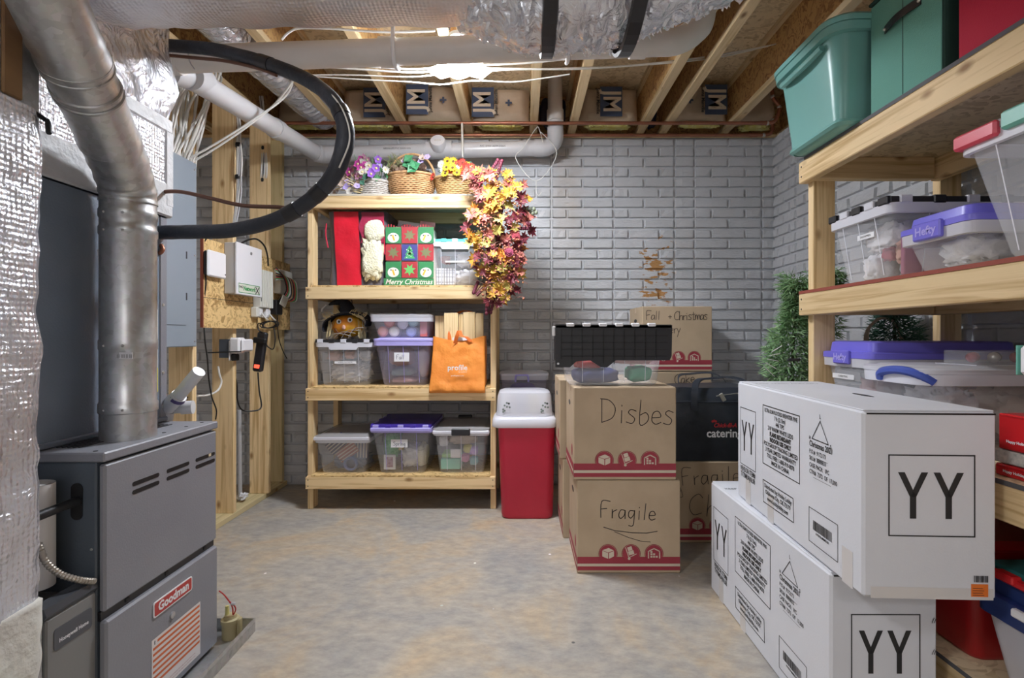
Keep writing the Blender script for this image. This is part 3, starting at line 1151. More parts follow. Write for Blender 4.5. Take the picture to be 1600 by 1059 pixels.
def slot(parent, y0, y1, zc, h, x):
    M = plane('+x', (x, 0, 0))
    pts = []
    r = h / 2
    for k in range(7):
        a = R(90 - 180 * k / 6)
        pts.append((y1 - r + r * math.cos(a), zc + r * math.sin(a)))
    for k in range(7):
        a = R(270 - 180 * k / 6)
        pts.append((y0 + r + r * math.cos(a), zc + r * math.sin(a)))
    return obj('slot', MB().prism(pts[::-1], .0025, M), BLACK, parent)


for i in range(3):
    ya = FY0 + .105 + i * .150
    for zc in (.752, .727):
        slot(ud, ya, ya + .115, zc, .013, FX - .0015)
obj('paper_tag', MB().box(FX + .001, FX + .0022, FY1 - .055, FY1 - .04, .748, .758), flat('tan_tag', (.6, .52, .36)), ud)
# badge
M = plane('+x', (FX + .0045, 0, 0))
bd = MB()


def rrect2d(x0, x1, y0, y1, r, n=5):
    return [(p.x, p.y) for p in rr(x0, x1, y0, y1, r, 0, n)]


obj('badge', MB().prism(rrect2d(FY0 + .185, FY0 + .375, .302, .352, .008), .003, M), WHITE, ld, label='red and white name badge')
obj('badge_field', MB().prism(rrect2d(FY0 + .189, FY0 + .371, .306, .348, .006), .0035, M), flat('badge_red', (.45, .035, .03), .3), ld)
text('Goodman', ld, (FX + .0085, FY0 + .28, .328), '+x', .040, WHITE, bold=.0016, sx=.93)
obj('door_button', MB().lathe([(.011, 0), (.011, .004), (.008, .006)], (0, 0, 0), 18, plane('+x', (FX + .004, FY0 + .275, .266))), GALV, ld, True)
# warning label
lb = MB()
rect2d(lb, FY0 + .18, FY0 + .425, .045, .235, plane('+x', (FX + .0047, 0, 0)))
obj('warning_label', lb, flat('label_white', (.74, .70, .70), .5), ld)
st = MB()
for k in range(8):
    zz = .222 - k * .0185
    rect2d(st, FY0 + (.185 if k else .205), FY0 + .420, zz - .0042, zz + .0042, plane('+x', (FX + .0052, 0, 0)))
obj('print', st, flat('label_orange', (.62, .15, .05), .5), ld)
for k in range(2):
    text('WARNING: shock, fire, explosion hazard. Turn off gas and power before service.', ld, (FX + .0055, FY0 + .30, .066 - k * .010), '+x', .0058, flat('label_text', (.35, .1, .08)), name='lettering')
text('!', ld, (FX + .0055, FY0 + .193, .222), '+x', .016, INK, bold=.001)
# top louvres, screw holes
for k in range(5):
    obj('louvre', MB().cbox(FX - .19 + k * .016, FX - .184 + k * .016, FY0 + .06, FY0 + .20, .8722, .8745, .001), BLACKP, fur)
    obj('louvre', MB().cbox(FX - .19 + k * .016, FX - .184 + k * .016, FY0 + .36, FY0 + .46, .8722, .8745, .001), BLACKP, fur)
for y in (FY0 + .02, FY0 + .30, FY1 - .12, FY1 - .03):
    obj('screw_hole', MB().lathe([(.006, 0), (.006, .0012)], (FX - .04, y, .872), 10), BLACK, fur)
# oval pipe opening in the side that faces the room's front
ov = [(FX - .075 + .017 * math.cos(R(a)), .735 + (.035 if 0 <= a < 180 else -.035) + .017 * math.sin(R(a))) for a in range(0, 360, 20)]
obj('pipe_opening', MB().prism(ov, .002, plane('-y', (0, FY0 - .0002, 0))), BLACK, fur)
for (x, z) in ((FX - .05, .50), (FX - .03, .50), (FX - .06, .52), (FX - .035, .60)):
    obj('screw', MB().lathe([(.004, 0), (.003, .002)], (0, 0, 0), 10, plane('-y', (x, FY0, z))), GALV, fur)
# --- coil case on the furnace
CX = -1.38
coil = thing('coil_case', 'dark blue grey sheet metal coil case standing on the furnace', 'coil case', (CX - .3, 1.7, .872))
obj('case_body', MB().cbox(CX - .46, CX, 1.425, 1.985, .876, 1.66, .004), FURND, coil)
obj('base_flange', MB().cbox(CX - .46, CX + .010, 1.42, 1.985, .873, .890, .003), FURND, coil)
obj('case_corner', MB().cbox(CX - .05, CX + .004, 1.95, 1.988, .880, 1.658, .003), FURN, coil)
for zz in (.93, 1.06, 1.32, 1.55):
    obj('screw', MB().lathe([(.007, 0), (.005, .003)], (0, 0, 0), 10, plane('+x', (CX + .004, 1.965, zz))), GALV, coil)
obj('energy_label', MB().box(CX + .004, CX + .0052, 1.86, 1.935, .99, 1.30), flat('label_pale', (.76, .76, .74)), coil)
obj('energy_label', MB().box(CX + .0053, CX + .006, 1.86, 1.935, .99, 1.08), flat('label_yellow', (.80, .72, .06)), coil)
# --- insulated plenum above it
plen = thing('supply_plenum', 'tall duct box wrapped in silver foil insulation above the coil case', 'duct', (CX - .2, 1.7, 1.66))
mb = MB()
rings = []
NZ = 26
for i in range(NZ + 1):
    z = 1.66 + (2.84 - 1.66) * i / NZ
    ring = rr(CX - .44, CX + .006, 1.40, 1.995, .02, z, 2)
    # subdivide the ring
    rg = []
    for a, b in zip(ring, ring[1:] + ring[:1]):
        n = max(1, int((b - a).length / .035))
        rg += [a.lerp(b, k / n) for k in range(n)]
    out = []
    for p in rg:
        k = max(0, (z - 1.95) / .3)
        amp = .006 + .022 * min(1, k)
        nn = noise.noise(p * 7) + .5 * noise.noise(p * 19)
        c = Vector((CX - .24, 1.7, p.z))
        d = (p - c)
        d.normalize()
        bulge = .035 * math.exp(-((z - 2.18) / .12) ** 2)
        out.append(p + d * (nn * amp + bulge))
    rings.append(out)
mb.loft(rings)
obj('foil_wrap', mb, FOILC, plen, True)
for zz, hh, mm in ((1.66, .13, MASTIC), (1.985, .055, MASTIC)):
    obj('tape_band', MB().cbox(CX - .45, CX + .016, 1.388, 2.006, zz, zz + hh, .006), mm, plen)
for yy in (1.965,):
    obj('corner_tape', MB().cbox(CX - .03, CX + .017, yy, 2.007, 1.70, 1.99, .004), MASTIC, plen)
obj('scrim_panel', MB().cbox(CX - .1, CX + .0135, 1.44, 1.962, 1.78, 1.985, .003), FOIL, plen)
# --- flue pipe
flue = thing('flue_pipe', 'galvanised metal flue pipe rising from the furnace and bending overhead', 'pipe', (-1.274, 1.66, .872))
r6 = .076
vz = [(1.0, .872), (1.0, .955), (1.045, .958), (1.045, .985), (1.0, .99), (1.0, 1.155), (1.03, 1.16), (1.03, 1.185), (1.0, 1.19), (1.0, 1.52), (1.035, 1.525), (1.035, 1.545), (1.0, 1.55), (1.0, 1.575), (1.035, 1.58), (1.035, 1.60), (1.0, 1.605), (1.0, 1.64)]
obj('straight_section', MB().lathe([(r6 * a, z - .872) for a, z in vz], (-1.274, 1.66, .872), 32), GALV, flue, True)
el = [(-1.274, 1.66, 1.63), (-1.272, 1.655, 1.665), (-1.262, 1.628, 1.705), (-1.240, 1.575, 1.742), (-1.215, 1.51, 1.775)]
pp = smooth_path(el, 5)
obj('elbow', MB().tube(pp, [r6 * (1.0 + (.035 if i % 5 in (0, 1) else 0)) for i in range(len(pp))], 32), GALV, flue, True)
a, b = Vector((-1.222, 1.53, 1.766)), Vector((-.955, .86, 2.12))
pts = [a.lerp(b, t / 40) for t in range(41)]
rad = [r6 * (1.045 if i in (1, 2, 14, 15, 17) else (1.0 if i > 15 else 1.0)) for i in range(41)]
obj('upper_section', MB().tube(pts, rad, 32), GALV, flue, True)
for t in (.235, .262, .335, .36):
    p = a.lerp(b, t)
    d = (b - a).normalized()
    obj('bead', MB().tube([p - d * .006, p - d * .003, p + d * .003, p + d * .006], [r6 * 1.01, r6 * 1.06, r6 * 1.06, r6 * 1.01], 32), GALVD, flue, True)
obj('flue_sticker', MB().box(-1.245, -1.205, 1.5835, 1.5855, 1.13, 1.15), WHITEM, flue)
text('||| |||| || |||', flue, (-1.228, 1.583, 1.139), '-y', .012, INK)
obj('flue_sticker', MB().box(-1.345, -1.322, 1.622, 1.624, 1.455, 1.475), WHITEM, flue)
for zz in (.97, 1.17, 1.53, 1.585):
    for dx in (-.02, .035):
        obj('screw', MB().sphere((-1.274 + dx, 1.66 - math.sqrt((r6 * 1.045) ** 2 - dx * dx), zz), .004, 8, 6), GALVD, flue, True)

# --- return duct wrapped in foil at the far left edge, with sheet metal above it
ret = thing('return_duct', 'crumpled foil wrapped return duct running down the left edge', 'duct', (-1.55, 1.0, 0))
mb = MB()
rings = []
for i in range(60):
    z = .50 + 1.25 * i / 59
    rg = []
    ring = rr(-1.85, -1.172, .72, 1.264, .03, z, 2)
    for p, q in zip(ring, ring[1:] + ring[:1]):
        n = max(1, int((q - p).length / .022))
        rg += [p.lerp(q, k / n) for k in range(n)]
    c = Vector((-1.5, 1.0, z))
    out = []
    for p in rg:
        d = (p - c).normalized()
        nn = noise.noise(Vector((p.x * 6, p.y * 6, p.z * 9))) + .6 * noise.noise(p * 21)
        out.append(p + d * nn * .011)
    rings.append(out)
mb.loft(rings)
obj('foil_wrap', mb, FOIL, ret, True)
mb = MB()
rings = []
cnt = []
for i in range(46):
    z = .06 + .50 * i / 45
    rg = subring(rr(-1.86, -1.168, .70, 1.256 - .06 * max(0, 1 - i / 15), .03, z, 2), .025, cnt)
    rings.append([p + (p - Vector((-1.5, 1.0, z))).normalized() * ((noise.noise(p * 8) + .6 * noise.noise(p * 19)) * .010) for p in rg])
mb.loft(rings)
obj('insulation_backing', mb, mat('white_insulation', (.62, .60, .56), .8, col2=(.72, .72, .66), sc=10, bump=.8, bsc=14), ret, 2)
obj('sheet_metal_throat', MB().cbox(-1.60, -1.212, .75, 1.298, 1.70, 2.62, .012), GALV, ret)
obj('brown_strip', MB().cbox(-1.2125, -1.204, 1.190, 1.238, 1.768, 2.60, .003), mat('brown_board', (.20, .105, .05), .6, col2=(.34, .2, .09), sc=6), ret)
obj('wire_tie', MB().tube([(-1.165, 1.262, 1.70), (-1.18, 1.275, 1.735), (-1.235, 1.28, 1.77)], .006, 6), BLACK, ret)

# --- filter cabinet beside the furnace
fil = thing('filter_cabinet', 'grey air filter cabinet with black top rail beside the furnace', 'filter cabinet', (-1.4, 1.35, .0))
obj('cabinet_box', MB().cbox(-1.80, -1.205, 1.282, 1.438, .03, .485, .004), GALVD, fil)
obj('filter_door', MB().cbox(-1.205, -1.193, 1.285, 1.436, .04, .485, .004), mat('filter_grey', (.20, .20, .20), .45), fil)
mb = MB()
prof = [(-.03, 0), (.006, 0), (.012, .010), (.006, .028), (-.03, .032)]
mb.prism([(p[0], p[1]) for p in prof], .156, Matrix.Translation((-1.20, 1.280, .487)) @ Matrix.Rotation(R(90), 4, 'X') @ Matrix.Diagonal((1, 1, -1, 1)))
obj('top_rail', mb, DKGREY, fil)
obj('name_plate', MB().prism(rrect2d(1.305, 1.42, .395, .45, .008), .002, plane('+x', (-1.1932, 0, 0))), flat('plate_grey', (.075, .08, .095), .4), fil)
text('Honeywell Home', fil, (-1.1908, 1.3635, .415), '+x', .0145, WHITEM, bold=.0004, sx=.86)
# --- gas pipe, manual, flexible conduit
solo('gas_pipe', MB().tube([(-1.20, .55, .752), (-1.21, 1.0, .744), (-1.245, 1.40, .738), (-1.249, 1.52, .737)], .0125, 12), mat('black_iron', (.035, .035, .037), .4, .5), 'black iron gas pipe entering the side of the furnace', 'pipe')
man = thing('rolled_manual', 'rolled white paper manual standing behind the gas pipe', 'manual', (-1.315, 1.40, .52))
mb = MB()
cy = []
for z in (.522, .80):
    cy.append([Vector((-1.325 + .052 * math.cos(2 * PI * k / 28), 1.385 + .045 * math.sin(2 * PI * k / 28), z)) for k in range(28)])
mb.loft(cy, False, False)
obj('paper_roll', mb, mat('manual_paper', (.78, .75, .72), .8), man, True)
obj('inner_roll', MB().lathe([(.035, 0), (.038, .278)], (-1.325, 1.385, .521), 24), mat('manual_paper_inner', (.58, .56, .54), .8), man, True)
text('DOWNFLOW COILS', man, (-1.322, 1.3385, .765), '-y', .0125, INK, sx=.85)
text('INSTALLATION INSTRUCTIONS', man, (-1.325, 1.3385, .752), '-y', .006, INK)
rr2 = random.Random(7)
for k in range(16):
    ln = ' '.join('n' * rr2.randint(2, 7) for _ in range(6))[:30]
    text(ln, man, (-1.345, 1.3392, .715 - k * .0115), '-y', .0058, INK, 'LEFT', sx=.55)
mb = MB()
pts = smooth_path([px(60, 850, 1.33), px(72, 878, 1.34), px(95, 897, 1.36), px(125, 906, 1.39), px(147, 908, 1.425)], 12)
mb.tube(pts, [.0072 if i % 2 else .0092 for i in range(len(pts))], 10)
solo('armoured_cable', mb, mat('armour', (.40, .36, .31), .4, .7), 'ribbed metal armoured cable curving down to the filter cabinet', 'cable')

# --- condensate pump on the pan
pump = thing('float_switch', 'small beige float switch with red wires standing in the drain pan', 'switch', (-1.155, 2.03, .008))
BEIGE = mat('beige_plastic', (.42, .36, .20), .5)
PX_, PY_ = -1.155, 2.03
obj('housing', MB().lathe([(.030, 0), (.030, .058), (.034, .060), (.034, .074), (.024, .078), (.022, .088), (.01, .09)], (PX_, PY_, .008), 20), BEIGE, pump, True)
obj('side_bracket', MB().cbox(PX_ + .030, PX_ + .044, PY_ - .012, PY_ + .012, .008, .085, .004), BEIGE, pump)
obj('neck', MB().lathe([(.008, 0), (.007, .035)], (PX_ - .012, PY_, .096), 12), mat('pale_yellow', (.60, .56, .22), .5), pump, True)
for k in range(2):
    obj('red_wire', MB().tube(smooth_path([(PX_ + .01, PY_, .09), (PX_ + .012 + .012 * k, PY_ - .005, .125), (PX_ - .005, PY_, .15), (PX_ - .025, PY_, .175), (PX_ - .05, PY_ + .01, .185)], 6), .0024, 6), flat('wire_red', (.5, .03, .03)), pump, True)
obj('wire_nut', MB().cbox(PX_ + .006, PX_ + .024, PY_ - .012, PY_, .138, .148, .003), CABLEG, pump)
# --- condensate drain
dr = thing('condensate_drain', 'white plastic drain tee with an open pipe angled upward behind the furnace', 'pipe', px(262, 640, 2.0))
obj('run', MB().tube([px(236, 639, 1.99), px(300, 636, 2.03)], .022, 14), PVC, dr, True)
obj('coupling', MB().tube([px(284, 637, 2.02), px(302, 636, 2.03)], .0265, 14), PVC, dr, True)
obj('branch_socket', MB().tube([px(258, 640, 2.0), px(280, 618, 1.98)], .0285, 14), PVC, dr, True)
obj('riser', MB().tube([px(274, 624, 1.985), px(311, 580, 1.95)], .0235, 16), PVC, dr, True)
obj('cleaner_ring', MB().tube([px(276, 624, 1.985), px(279, 620, 1.982)], .0292, 14), flat('purple_primer', (.10, .07, .2)), dr, True)
obj('trap_foot', MB().tube([px(262, 645, 2.0), px(258, 668, 2.0)], .022, 12), PVC, dr, True)

# --- trunk duct overhead
trunk = thing('trunk_duct', 'long foil wrapped trunk duct with two black straps running under the joists', 'duct', (-.6, 1.6, 2.46))
mb = MB()
rings = []
for i in range(50):
    x = -1.345 + 1.40 * i / 49
    k = min(1, i / 6)
    rad_ = .255 + .003 * math.sin(i * .9)
    ring = []
    for j in range(44):
        t = 2 * PI * j / 44
        p = Vector((x, 1.60 + rad_ * math.cos(t), 2.462 + rad_ * math.sin(t)))
        nn = noise.noise(p * 5) + .4 * noise.noise(p * 18)
        d = Vector((0, math.cos(t), math.sin(t)))
        ring.append(p + d * nn * (.005 + .035 * max(0, 1 - i / 9)))
    rings.append(ring)
mb.loft(rings)
obj('foil_wrap', mb, foil('foil_trunk', (.78, .79, .84), .32, .40, 9, True, (.60, .50, .45)), trunk, True)
boot = trunk


def boot_ring(u):
    keys = [(0, -.30, 1.64, 2.50, .235), (.22, .0, 1.63, 2.415, .268), (.5, .30, 1.63, 2.425, .272), (.55, .37, 1.62, 2.45, .262), (.8, .62, 1.58, 2.50, .245), (1, .90, 1.50, 2.57, .225)]
    for a, b in zip(keys, keys[1:]):
        if u <= b[0]:
            t = (u - a[0]) / (b[0] - a[0])
            return [a[q] + (b[q] - a[q]) * t for q in range(1, 5)]
    return keys[-1][1:]


mb = MB()
rings = []
for i in range(90):
    u = i / 89
    x, y, z, r_ = boot_ring(u)
    ring = []
    for j in range(72):
        t = 2 * PI * j / 72
        d = Vector((0, math.cos(t), math.sin(t)))
        p = Vector((x, y, z)) + d * r_
        nn = .5 * noise.noise(p * 5) + (1 - 2.2 * abs(noise.noise(Vector((p.x * 30, p.y * 9, p.z * 9)))))
        ring.append(p + d * nn * .016 + Vector((noise.noise(p * 13) * .02, 0, 0)))
    rings.append(ring)
mb.loft(rings)
obj('takeoff_wrap', mb, FOILC, boot, True, label='shaggy foil wrapped takeoff under the trunk')
for x in (.085, .345):
    mbs = MB()
    _, y, z, r_ = boot_ring(.22 + (x / .30) * .28 if x < .3 else .5)
    pts = [(x + .025 * math.sin(k), y + (r_ + .022) * math.cos(2 * PI * k / 40), z + (r_ + .022) * math.sin(2 * PI * k / 40)) for k in range(40)]
    rg = []
    for k in range(41):
        t = 2 * PI * k / 40
        d = Vector((0, math.cos(t), math.sin(t)))
        c = Vector((x, y, z))
        rg.append([c + d * (r_ + .014) + Vector((-.024, 0, 0)), c + d * (r_ + .026) + Vector((-.02, 0, 0)), c + d * (r_ + .026) + Vector((.02, 0, 0)), c + d * (r_ + .014) + Vector((.024, 0, 0))])
    mbs.loft(rg, False, False)
    obj('strap', mbs, BLACKP, boot)
obj('fin_strip', MB().cbox(-.01, .028, 1.83, 1.86, 2.27, 2.84, .003), mat('galv_hanger', (.5, .45, .38), .4, .6), boot)
# foil shreds hanging along the lower edge: torn wrap
sh = MB()
r7 = random.Random(5)
for k in range(420):
    u = r7.random() * .99
    x, y, z, r_ = boot_ring(u)
    t = R(r7.uniform(235, 345))
    d = Vector((0, math.cos(t), math.sin(t)))
    p = Vector((x + r7.uniform(-.02, .02), y, z)) + d * (r_ + .004)
    tg = Vector((r7.uniform(-.6, .6), -math.sin(t), math.cos(t))).normalized()
    s = r7.uniform(.014, .034)
    wv = Vector((1, 0, 0)) * r7.uniform(.004, .010)
    sh.add([p - wv, p + wv, p + tg * s + d * r7.uniform(.006, .02) + wv * .6, p + tg * s + d * .012 - wv * .6], [(0, 1, 2, 3)])
obj('foil_shreds', sh, FOILC, boot, kind='stuff')

# --- flexible duct in the joist bay
mb = MB()
pts, rad = [], []
for i in range(90):
    t = i / 89
    pts.append((-1.70 + .16 * t, 2.45 + 1.55 * t, 2.955 - .02 * t))
    rad.append(.125 * (1 + .05 * (1 if i % 3 == 0 else 0) + .03 * noise.noise(Vector((i * .7, 0, 0)))))
mb.tube(pts, rad, 28)
solo('flexible_duct', mb, FOILC, 'silver flexible duct lying between joists at the upper left', 'duct')

# --- grey drain line along the ceiling, white drain lines
gp = thing('drain_main', 'thick aged grey plastic drain pipe crossing under the joists', 'pipe', (-.4, 2.3, 2.46))
A, B = Vector((-1.75, 2.32, 2.445)), Vector((.66, 2.32, 2.53))
obj('run', MB().tube([A, B], .057, 24), PVCG, gp, True)
eb = smooth_path([B - Vector((.05, 0, 0)), B + Vector((.04, 0, .005)), B + Vector((.12, 0, .05)), B + Vector((.16, 0, .13)), B + Vector((.17, 0, .45))], 6)
obj('elbow', MB().tube(eb, .0575, 24), PVCG, gp, True)
for t in (.07, .475, .945):
    p = A.lerp(B, t)
    obj('coupling', MB().tube([p - Vector((.035, 0, 0)), p + Vector((.035, 0, 0))], .064, 24), PVCG, gp, True)
for t in (.478, .80):
    p = A.lerp(B, t)
    obj('pipe_hook', MB().tube(smooth_path([p + Vector((.03, .0, .38)), p + Vector((.03, -.064, .05)), p + Vector((.03, -.045, -.055)), p + Vector((.03, .0, -.07)), p + Vector((.03, .05, -.05))], 5), .009, 8), WHITE, gp, True)
obj('wire_loop', MB().tube(smooth_path([px(294, 78, 2.25), px(296, 95, 2.245), px(304, 108, 2.25)], 5), .003, 6), CABLEG, gp, True)
wp = thing('white_drain', 'white plastic drain pipe running back and then along the top of the wall', 'pipe', (-1.5, 3.9, 2.6))
a0, a1 = px(268, 112, 2.42), px(494, 239, 3.93)
a0.z -= .0
obj('run', MB().tube([a0, px(300, 122, 2.52), a1], .0575, 24), PVC, wp, True)
obj('wye', MB().tube([px(296, 118, 2.48), px(318, 128, 2.62)], .066, 24), PVC, wp, True)
d1 = (a1 - px(300, 122, 2.52)).normalized()
q = px(300, 122, 2.52) + d1 * .82
obj('coupling', MB().tube([q - d1 * .035, q + d1 * .035], .0645, 24), PVC, wp, True)
b0, b1 = Vector((a1.x + .09, 3.96, 2.605)), Vector((.175, 3.96, 2.655))
obj('elbow', MB().tube(smooth_path([a1 - d1 * .02, a1 + Vector((.03, .03, .0)), b0], 6), .066, 24), PVC, wp, True)
obj('run', MB().tube([b0, b1], .0575, 24), PVC, wp, True)
for x in (b0.x + .03, b1.x - .04):
    t = (x - b0.x) / (b1.x - b0.x)
    p = b0.lerp(b1, t)
    obj('coupling', MB().tube([p - Vector((.035, 0, 0)), p + Vector((.035, 0, 0))], .0645, 24), PVC, wp, True)
obj('elbow', MB().tube(smooth_path([b1 - Vector((.03, 0, 0)), b1 + Vector((.03, 0, .008)), b1 + Vector((.082, 0, .06)), b1 + Vector((.085, 0, .16))], 6), .062, 24), PVC, wp, True)
rz = b1 + Vector((.085, 0, .12))
obj('riser', MB().tube([rz, rz + Vector((0, .02, .42))], .0575, 24), PVCG, wp, True)
obj('coupling', MB().tube([rz + Vector((0, 0, .08)), rz + Vector((0, .005, .17))], .065, 24), PVCG, wp, True)
# cleanout
cl = px(685, 233, 3.90)
obj('cleanout_tee', MB().tube([Vector((cl.x - .10, 3.96, 2.633)), Vector((cl.x + .10, 3.96, 2.641))], .0655, 24), PVC, wp, True)
Mc = Matrix.Translation((cl.x, 3.895, 2.66)) @ Matrix.Rotation(R(65), 4, 'X')
co = obj('cleanout_cap', MB().lathe([(.058, -.03), (.058, .03), (.053, .04)], (0, 0, 0), 24, Mc), WHITEM, wp, True)
obj('cap_slot', MB().merge(MB().cbox(-.025, .025, -.006, .006, .036, .044, .002), Mc), PVCG, co)
text('ABSOLUTE PVC DWV 4 IN', wp, (-.95, 3.96 - .0585, 2.63), '-y', .018, INK)
text('PVC  DWV  ASTM D2665', wp, (-.22, 3.96 - .0585, 2.648), '-y', .018, INK)

# --- copper water lines under the joists
for i, (z, y, ext) in enumerate(((2.812, 3.875, 0), (2.785, 4.04, .0))):
    t = thing('copper_pipe', ['upper bright copper water pipe running along under the joists', 'lower dull copper water pipe nearest the back wall top'][i], 'pipe', (-.2, y, z))
    obj('run', MB().tube([(-1.86, y, z), (1.86 + .05 * i, y, z)], .0125, 12), COPPER, t, True)
    for x in (1.83, -.10 + .3 * i, -.35):
        obj('fitting', MB().tube([(x - .03, y, z), (x + .03, y, z)], .0155, 12), COPPER, t, True)
    e = smooth_path([(1.86 + .05 * i, y, z), (1.92 + .05 * i, y, z + .02), (1.95 + .03 * i, y, z + .12), (1.90 + .06 * i, y, z + .2), (1.90 + .06 * i, y, z + .32)], 5)
    obj('elbow', MB().tube(e, .0135, 12), COPPER, t, True)
    for k in (0, 10, 15):
        obj('solder_joint', MB().sphere(e[k], .017, 10, 7), SOLDER, t, True)
solo('drop_pipe', MB().tube([(-.45, 3.87, 2.81), (-.445, 3.87, 2.55)], .0085, 10), CABLE, 'thin white vertical tube hanging in front of the white drain pipe', 'tube')
# wire hanger
hg = MB()
hp = px(838, 200, 3.86)
hg.tube(smooth_path([px(848, 222, 3.86), px(843, 203, 3.86), px(838, 200, 3.86), px(818, 230, 3.86), px(806, 248, 3.86), px(838, 283, 3.86), px(870, 240, 3.86), px(845, 206, 3.86)], 5), .0025, 6)
hg.tube(smooth_path([px(838, 282, 3.86), px(838, 300, 3.86), px(842, 305, 3.86), px(846, 300, 3.86)], 5), .0025, 6)
solo('wire_hanger', hg, CABLE, 'white wire coat hanger hooked over the copper pipe', 'hanger')

# --- line set: black insulated hose loop
hp = [px(225, 364, 1.965), px(262, 363, 1.95), px(310, 362, 1.93), px(360, 360, 1.91), px(420, 347, 1.88), px(470, 323, 1.86), px(508, 291, 1.84), px(530, 256, 1.83), px(540, 215, 1.83), px(535, 182, 1.84), px(516, 152, 1.86), px(482, 126, 1.90), px(436, 106, 1.95), px(386, 90, 2.0), px(324, 76, 2.05), px(240, 70, 2.10)]
hs = smooth_path(hp, 8)
hr = []
for i in range(len(hs)):
    t = i / (len(hs) - 1)
    hr.append(.0265 + .0055 * math.exp(-((t - .52) / .1) ** 2) - .004 * max(0, (t - .75) * 4) * .5 + .0012 * noise.noise(Vector((i * .4, 0, 0))))
line = thing('refrigerant_hose', 'thick black insulated refrigerant hose looping in midair by the furnace', 'hose', hs[60])
obj('insulation_sleeve', MB().tube(hs, hr, 18), HOSE, line, True)
for k in (36, 44, 72, 98):
    if k < len(hs) - 3:
        obj('tape_wrap', MB().tube(hs[k:k + 4], hr[k] + .0022, 18), BLACKP, line, True)
tp = smooth_path([px(530, 262, 1.79), px(546, 220, 1.80), px(540, 182, 1.81), px(520, 150, 1.83), px(488, 124, 1.88), px(455, 108, 1.92), px(420, 100, 1.97)], 8)
obj('white_wire', MB().tube(tp, .003, 6), CABLE, line, True)
solo('copper_suction_tube', MB().tube(smooth_path([px(238, 306, 1.97), px(255, 300, 1.96), px(285, 300, 1.95), px(330, 310, 1.93), px(380, 321, 1.91), px(440, 324, 1.87), px(452, 330, 1.865)], 8), .0075, 10), COPPERB, 'thin brown copper tube curving from the plenum to the hose', 'tube')
solo('copper_liquid_tube', MB().tube(smooth_path([px(248, 85, 2.06), px(300, 90, 2.05), px(350, 95, 2.02), px(400, 106, 1.98), px(432, 118, 1.94)], 8), .0065, 10), COPPERB, 'thin brown copper tube beside the upper end of the hose', 'tube')
solo('brass_stub', MB().tube(smooth_path([px(236, 372, 1.965), px(246, 378, 1.96), px(254, 388, 1.955), px(250, 395, 1.95), px(238, 397, 1.96)], 5), .008, 10), COPPER, 'short bent copper stub under the hose at the coil case', 'tube')

# --- breaker panel and its cables
pn = thing('breaker_panel', 'tall pale blue grey breaker panel mounted on the studs', 'electrical panel', (-1.9, 2.74, 1.14))
obj('panel_cover', MB().cbox(-1.885, -1.868, 2.50, 2.945, 1.14, 2.19, .004), PANEL, pn)
obj('panel_box', MB().box(-1.889, -1.885, 2.53, 2.915, 1.17, 2.16), PANEL, pn)
dr_ = obj('panel_door', MB().cbox(-1.868, -1.863, 2.53, 2.845, 1.26, 1.96, .002), PANEL, pn)
obj('door_latch', MB().cbox(-1.8635, -1.858, 2.60, 2.635, 1.645, 1.69, .002), DKGREY, dr_)
obj('latch_tab', MB().cbox(-1.859, -1.855, 2.61, 2.625, 1.655, 1.675, .002), BLACKP, dr_)
for zz in (1.17, 2.15, 1.66):
    obj('screw', MB().lathe([(.007, 0), (.005, .003)], (0, 0, 0), 10, plane('+x', (-1.868, 2.925, zz))), GALV, pn)
for zz in (1.40, 1.63):
    obj('hinge', MB().cbox(-1.8655, -1.860, 2.842, 2.85, zz, zz + .04, .001), DKGREY, pn)
r8 = random.Random(21)
for i in range(24):
    t = i / 23
    sx_, sy_ = r8.uniform(268, 352), r8.uniform(116, 146)
    s = px(sx_, sy_, r8.uniform(2.75, 3.0))
    ex = 262 + 40 * t + r8.uniform(-3, 3)
    De = 1.89 * 800 / (815 - ex)
    e = px(ex, 236 + (ex - 262) * .53 + 6, De)
    mid = s.lerp(e, .5) + Vector((r8.uniform(-.03, .05), r8.uniform(-.05, .05), r8.uniform(.02, .09)))
    q1 = s + Vector((r8.uniform(.0, .05), .02, .06))
    solo('electrical_cable', MB().tube(smooth_path([s + Vector((-.05, .05, .15)), q1, mid, e, e + Vector((.0, 0, -.02))], 6), .0062, 7), CABLE if i % 3 else OFFW,
         'white electrical cable fanning down into the top of the breaker panel', 'cable', 'cables fanning into the breaker panel')
for i in range(2):
    s, e = px(432 + 16 * i, 160 - 12 * i, 3.0), px(302 - 8 * i, 252 - 4 * i, 2.94 - .04 * i)
    solo('electrical_cable', MB().tube(smooth_path([px(470 - 10 * i, 108, 2.9), s, s.lerp(e, .35) + Vector((0, 0, -.02)), s.lerp(e, .75) + Vector((0, 0, -.015)), e], 6), .0062, 7), CABLE,
         ['lower of two white cables slanting from the joists down to the panel', 'upper of two white cables slanting from the joists down to the panel'][i], 'cable')
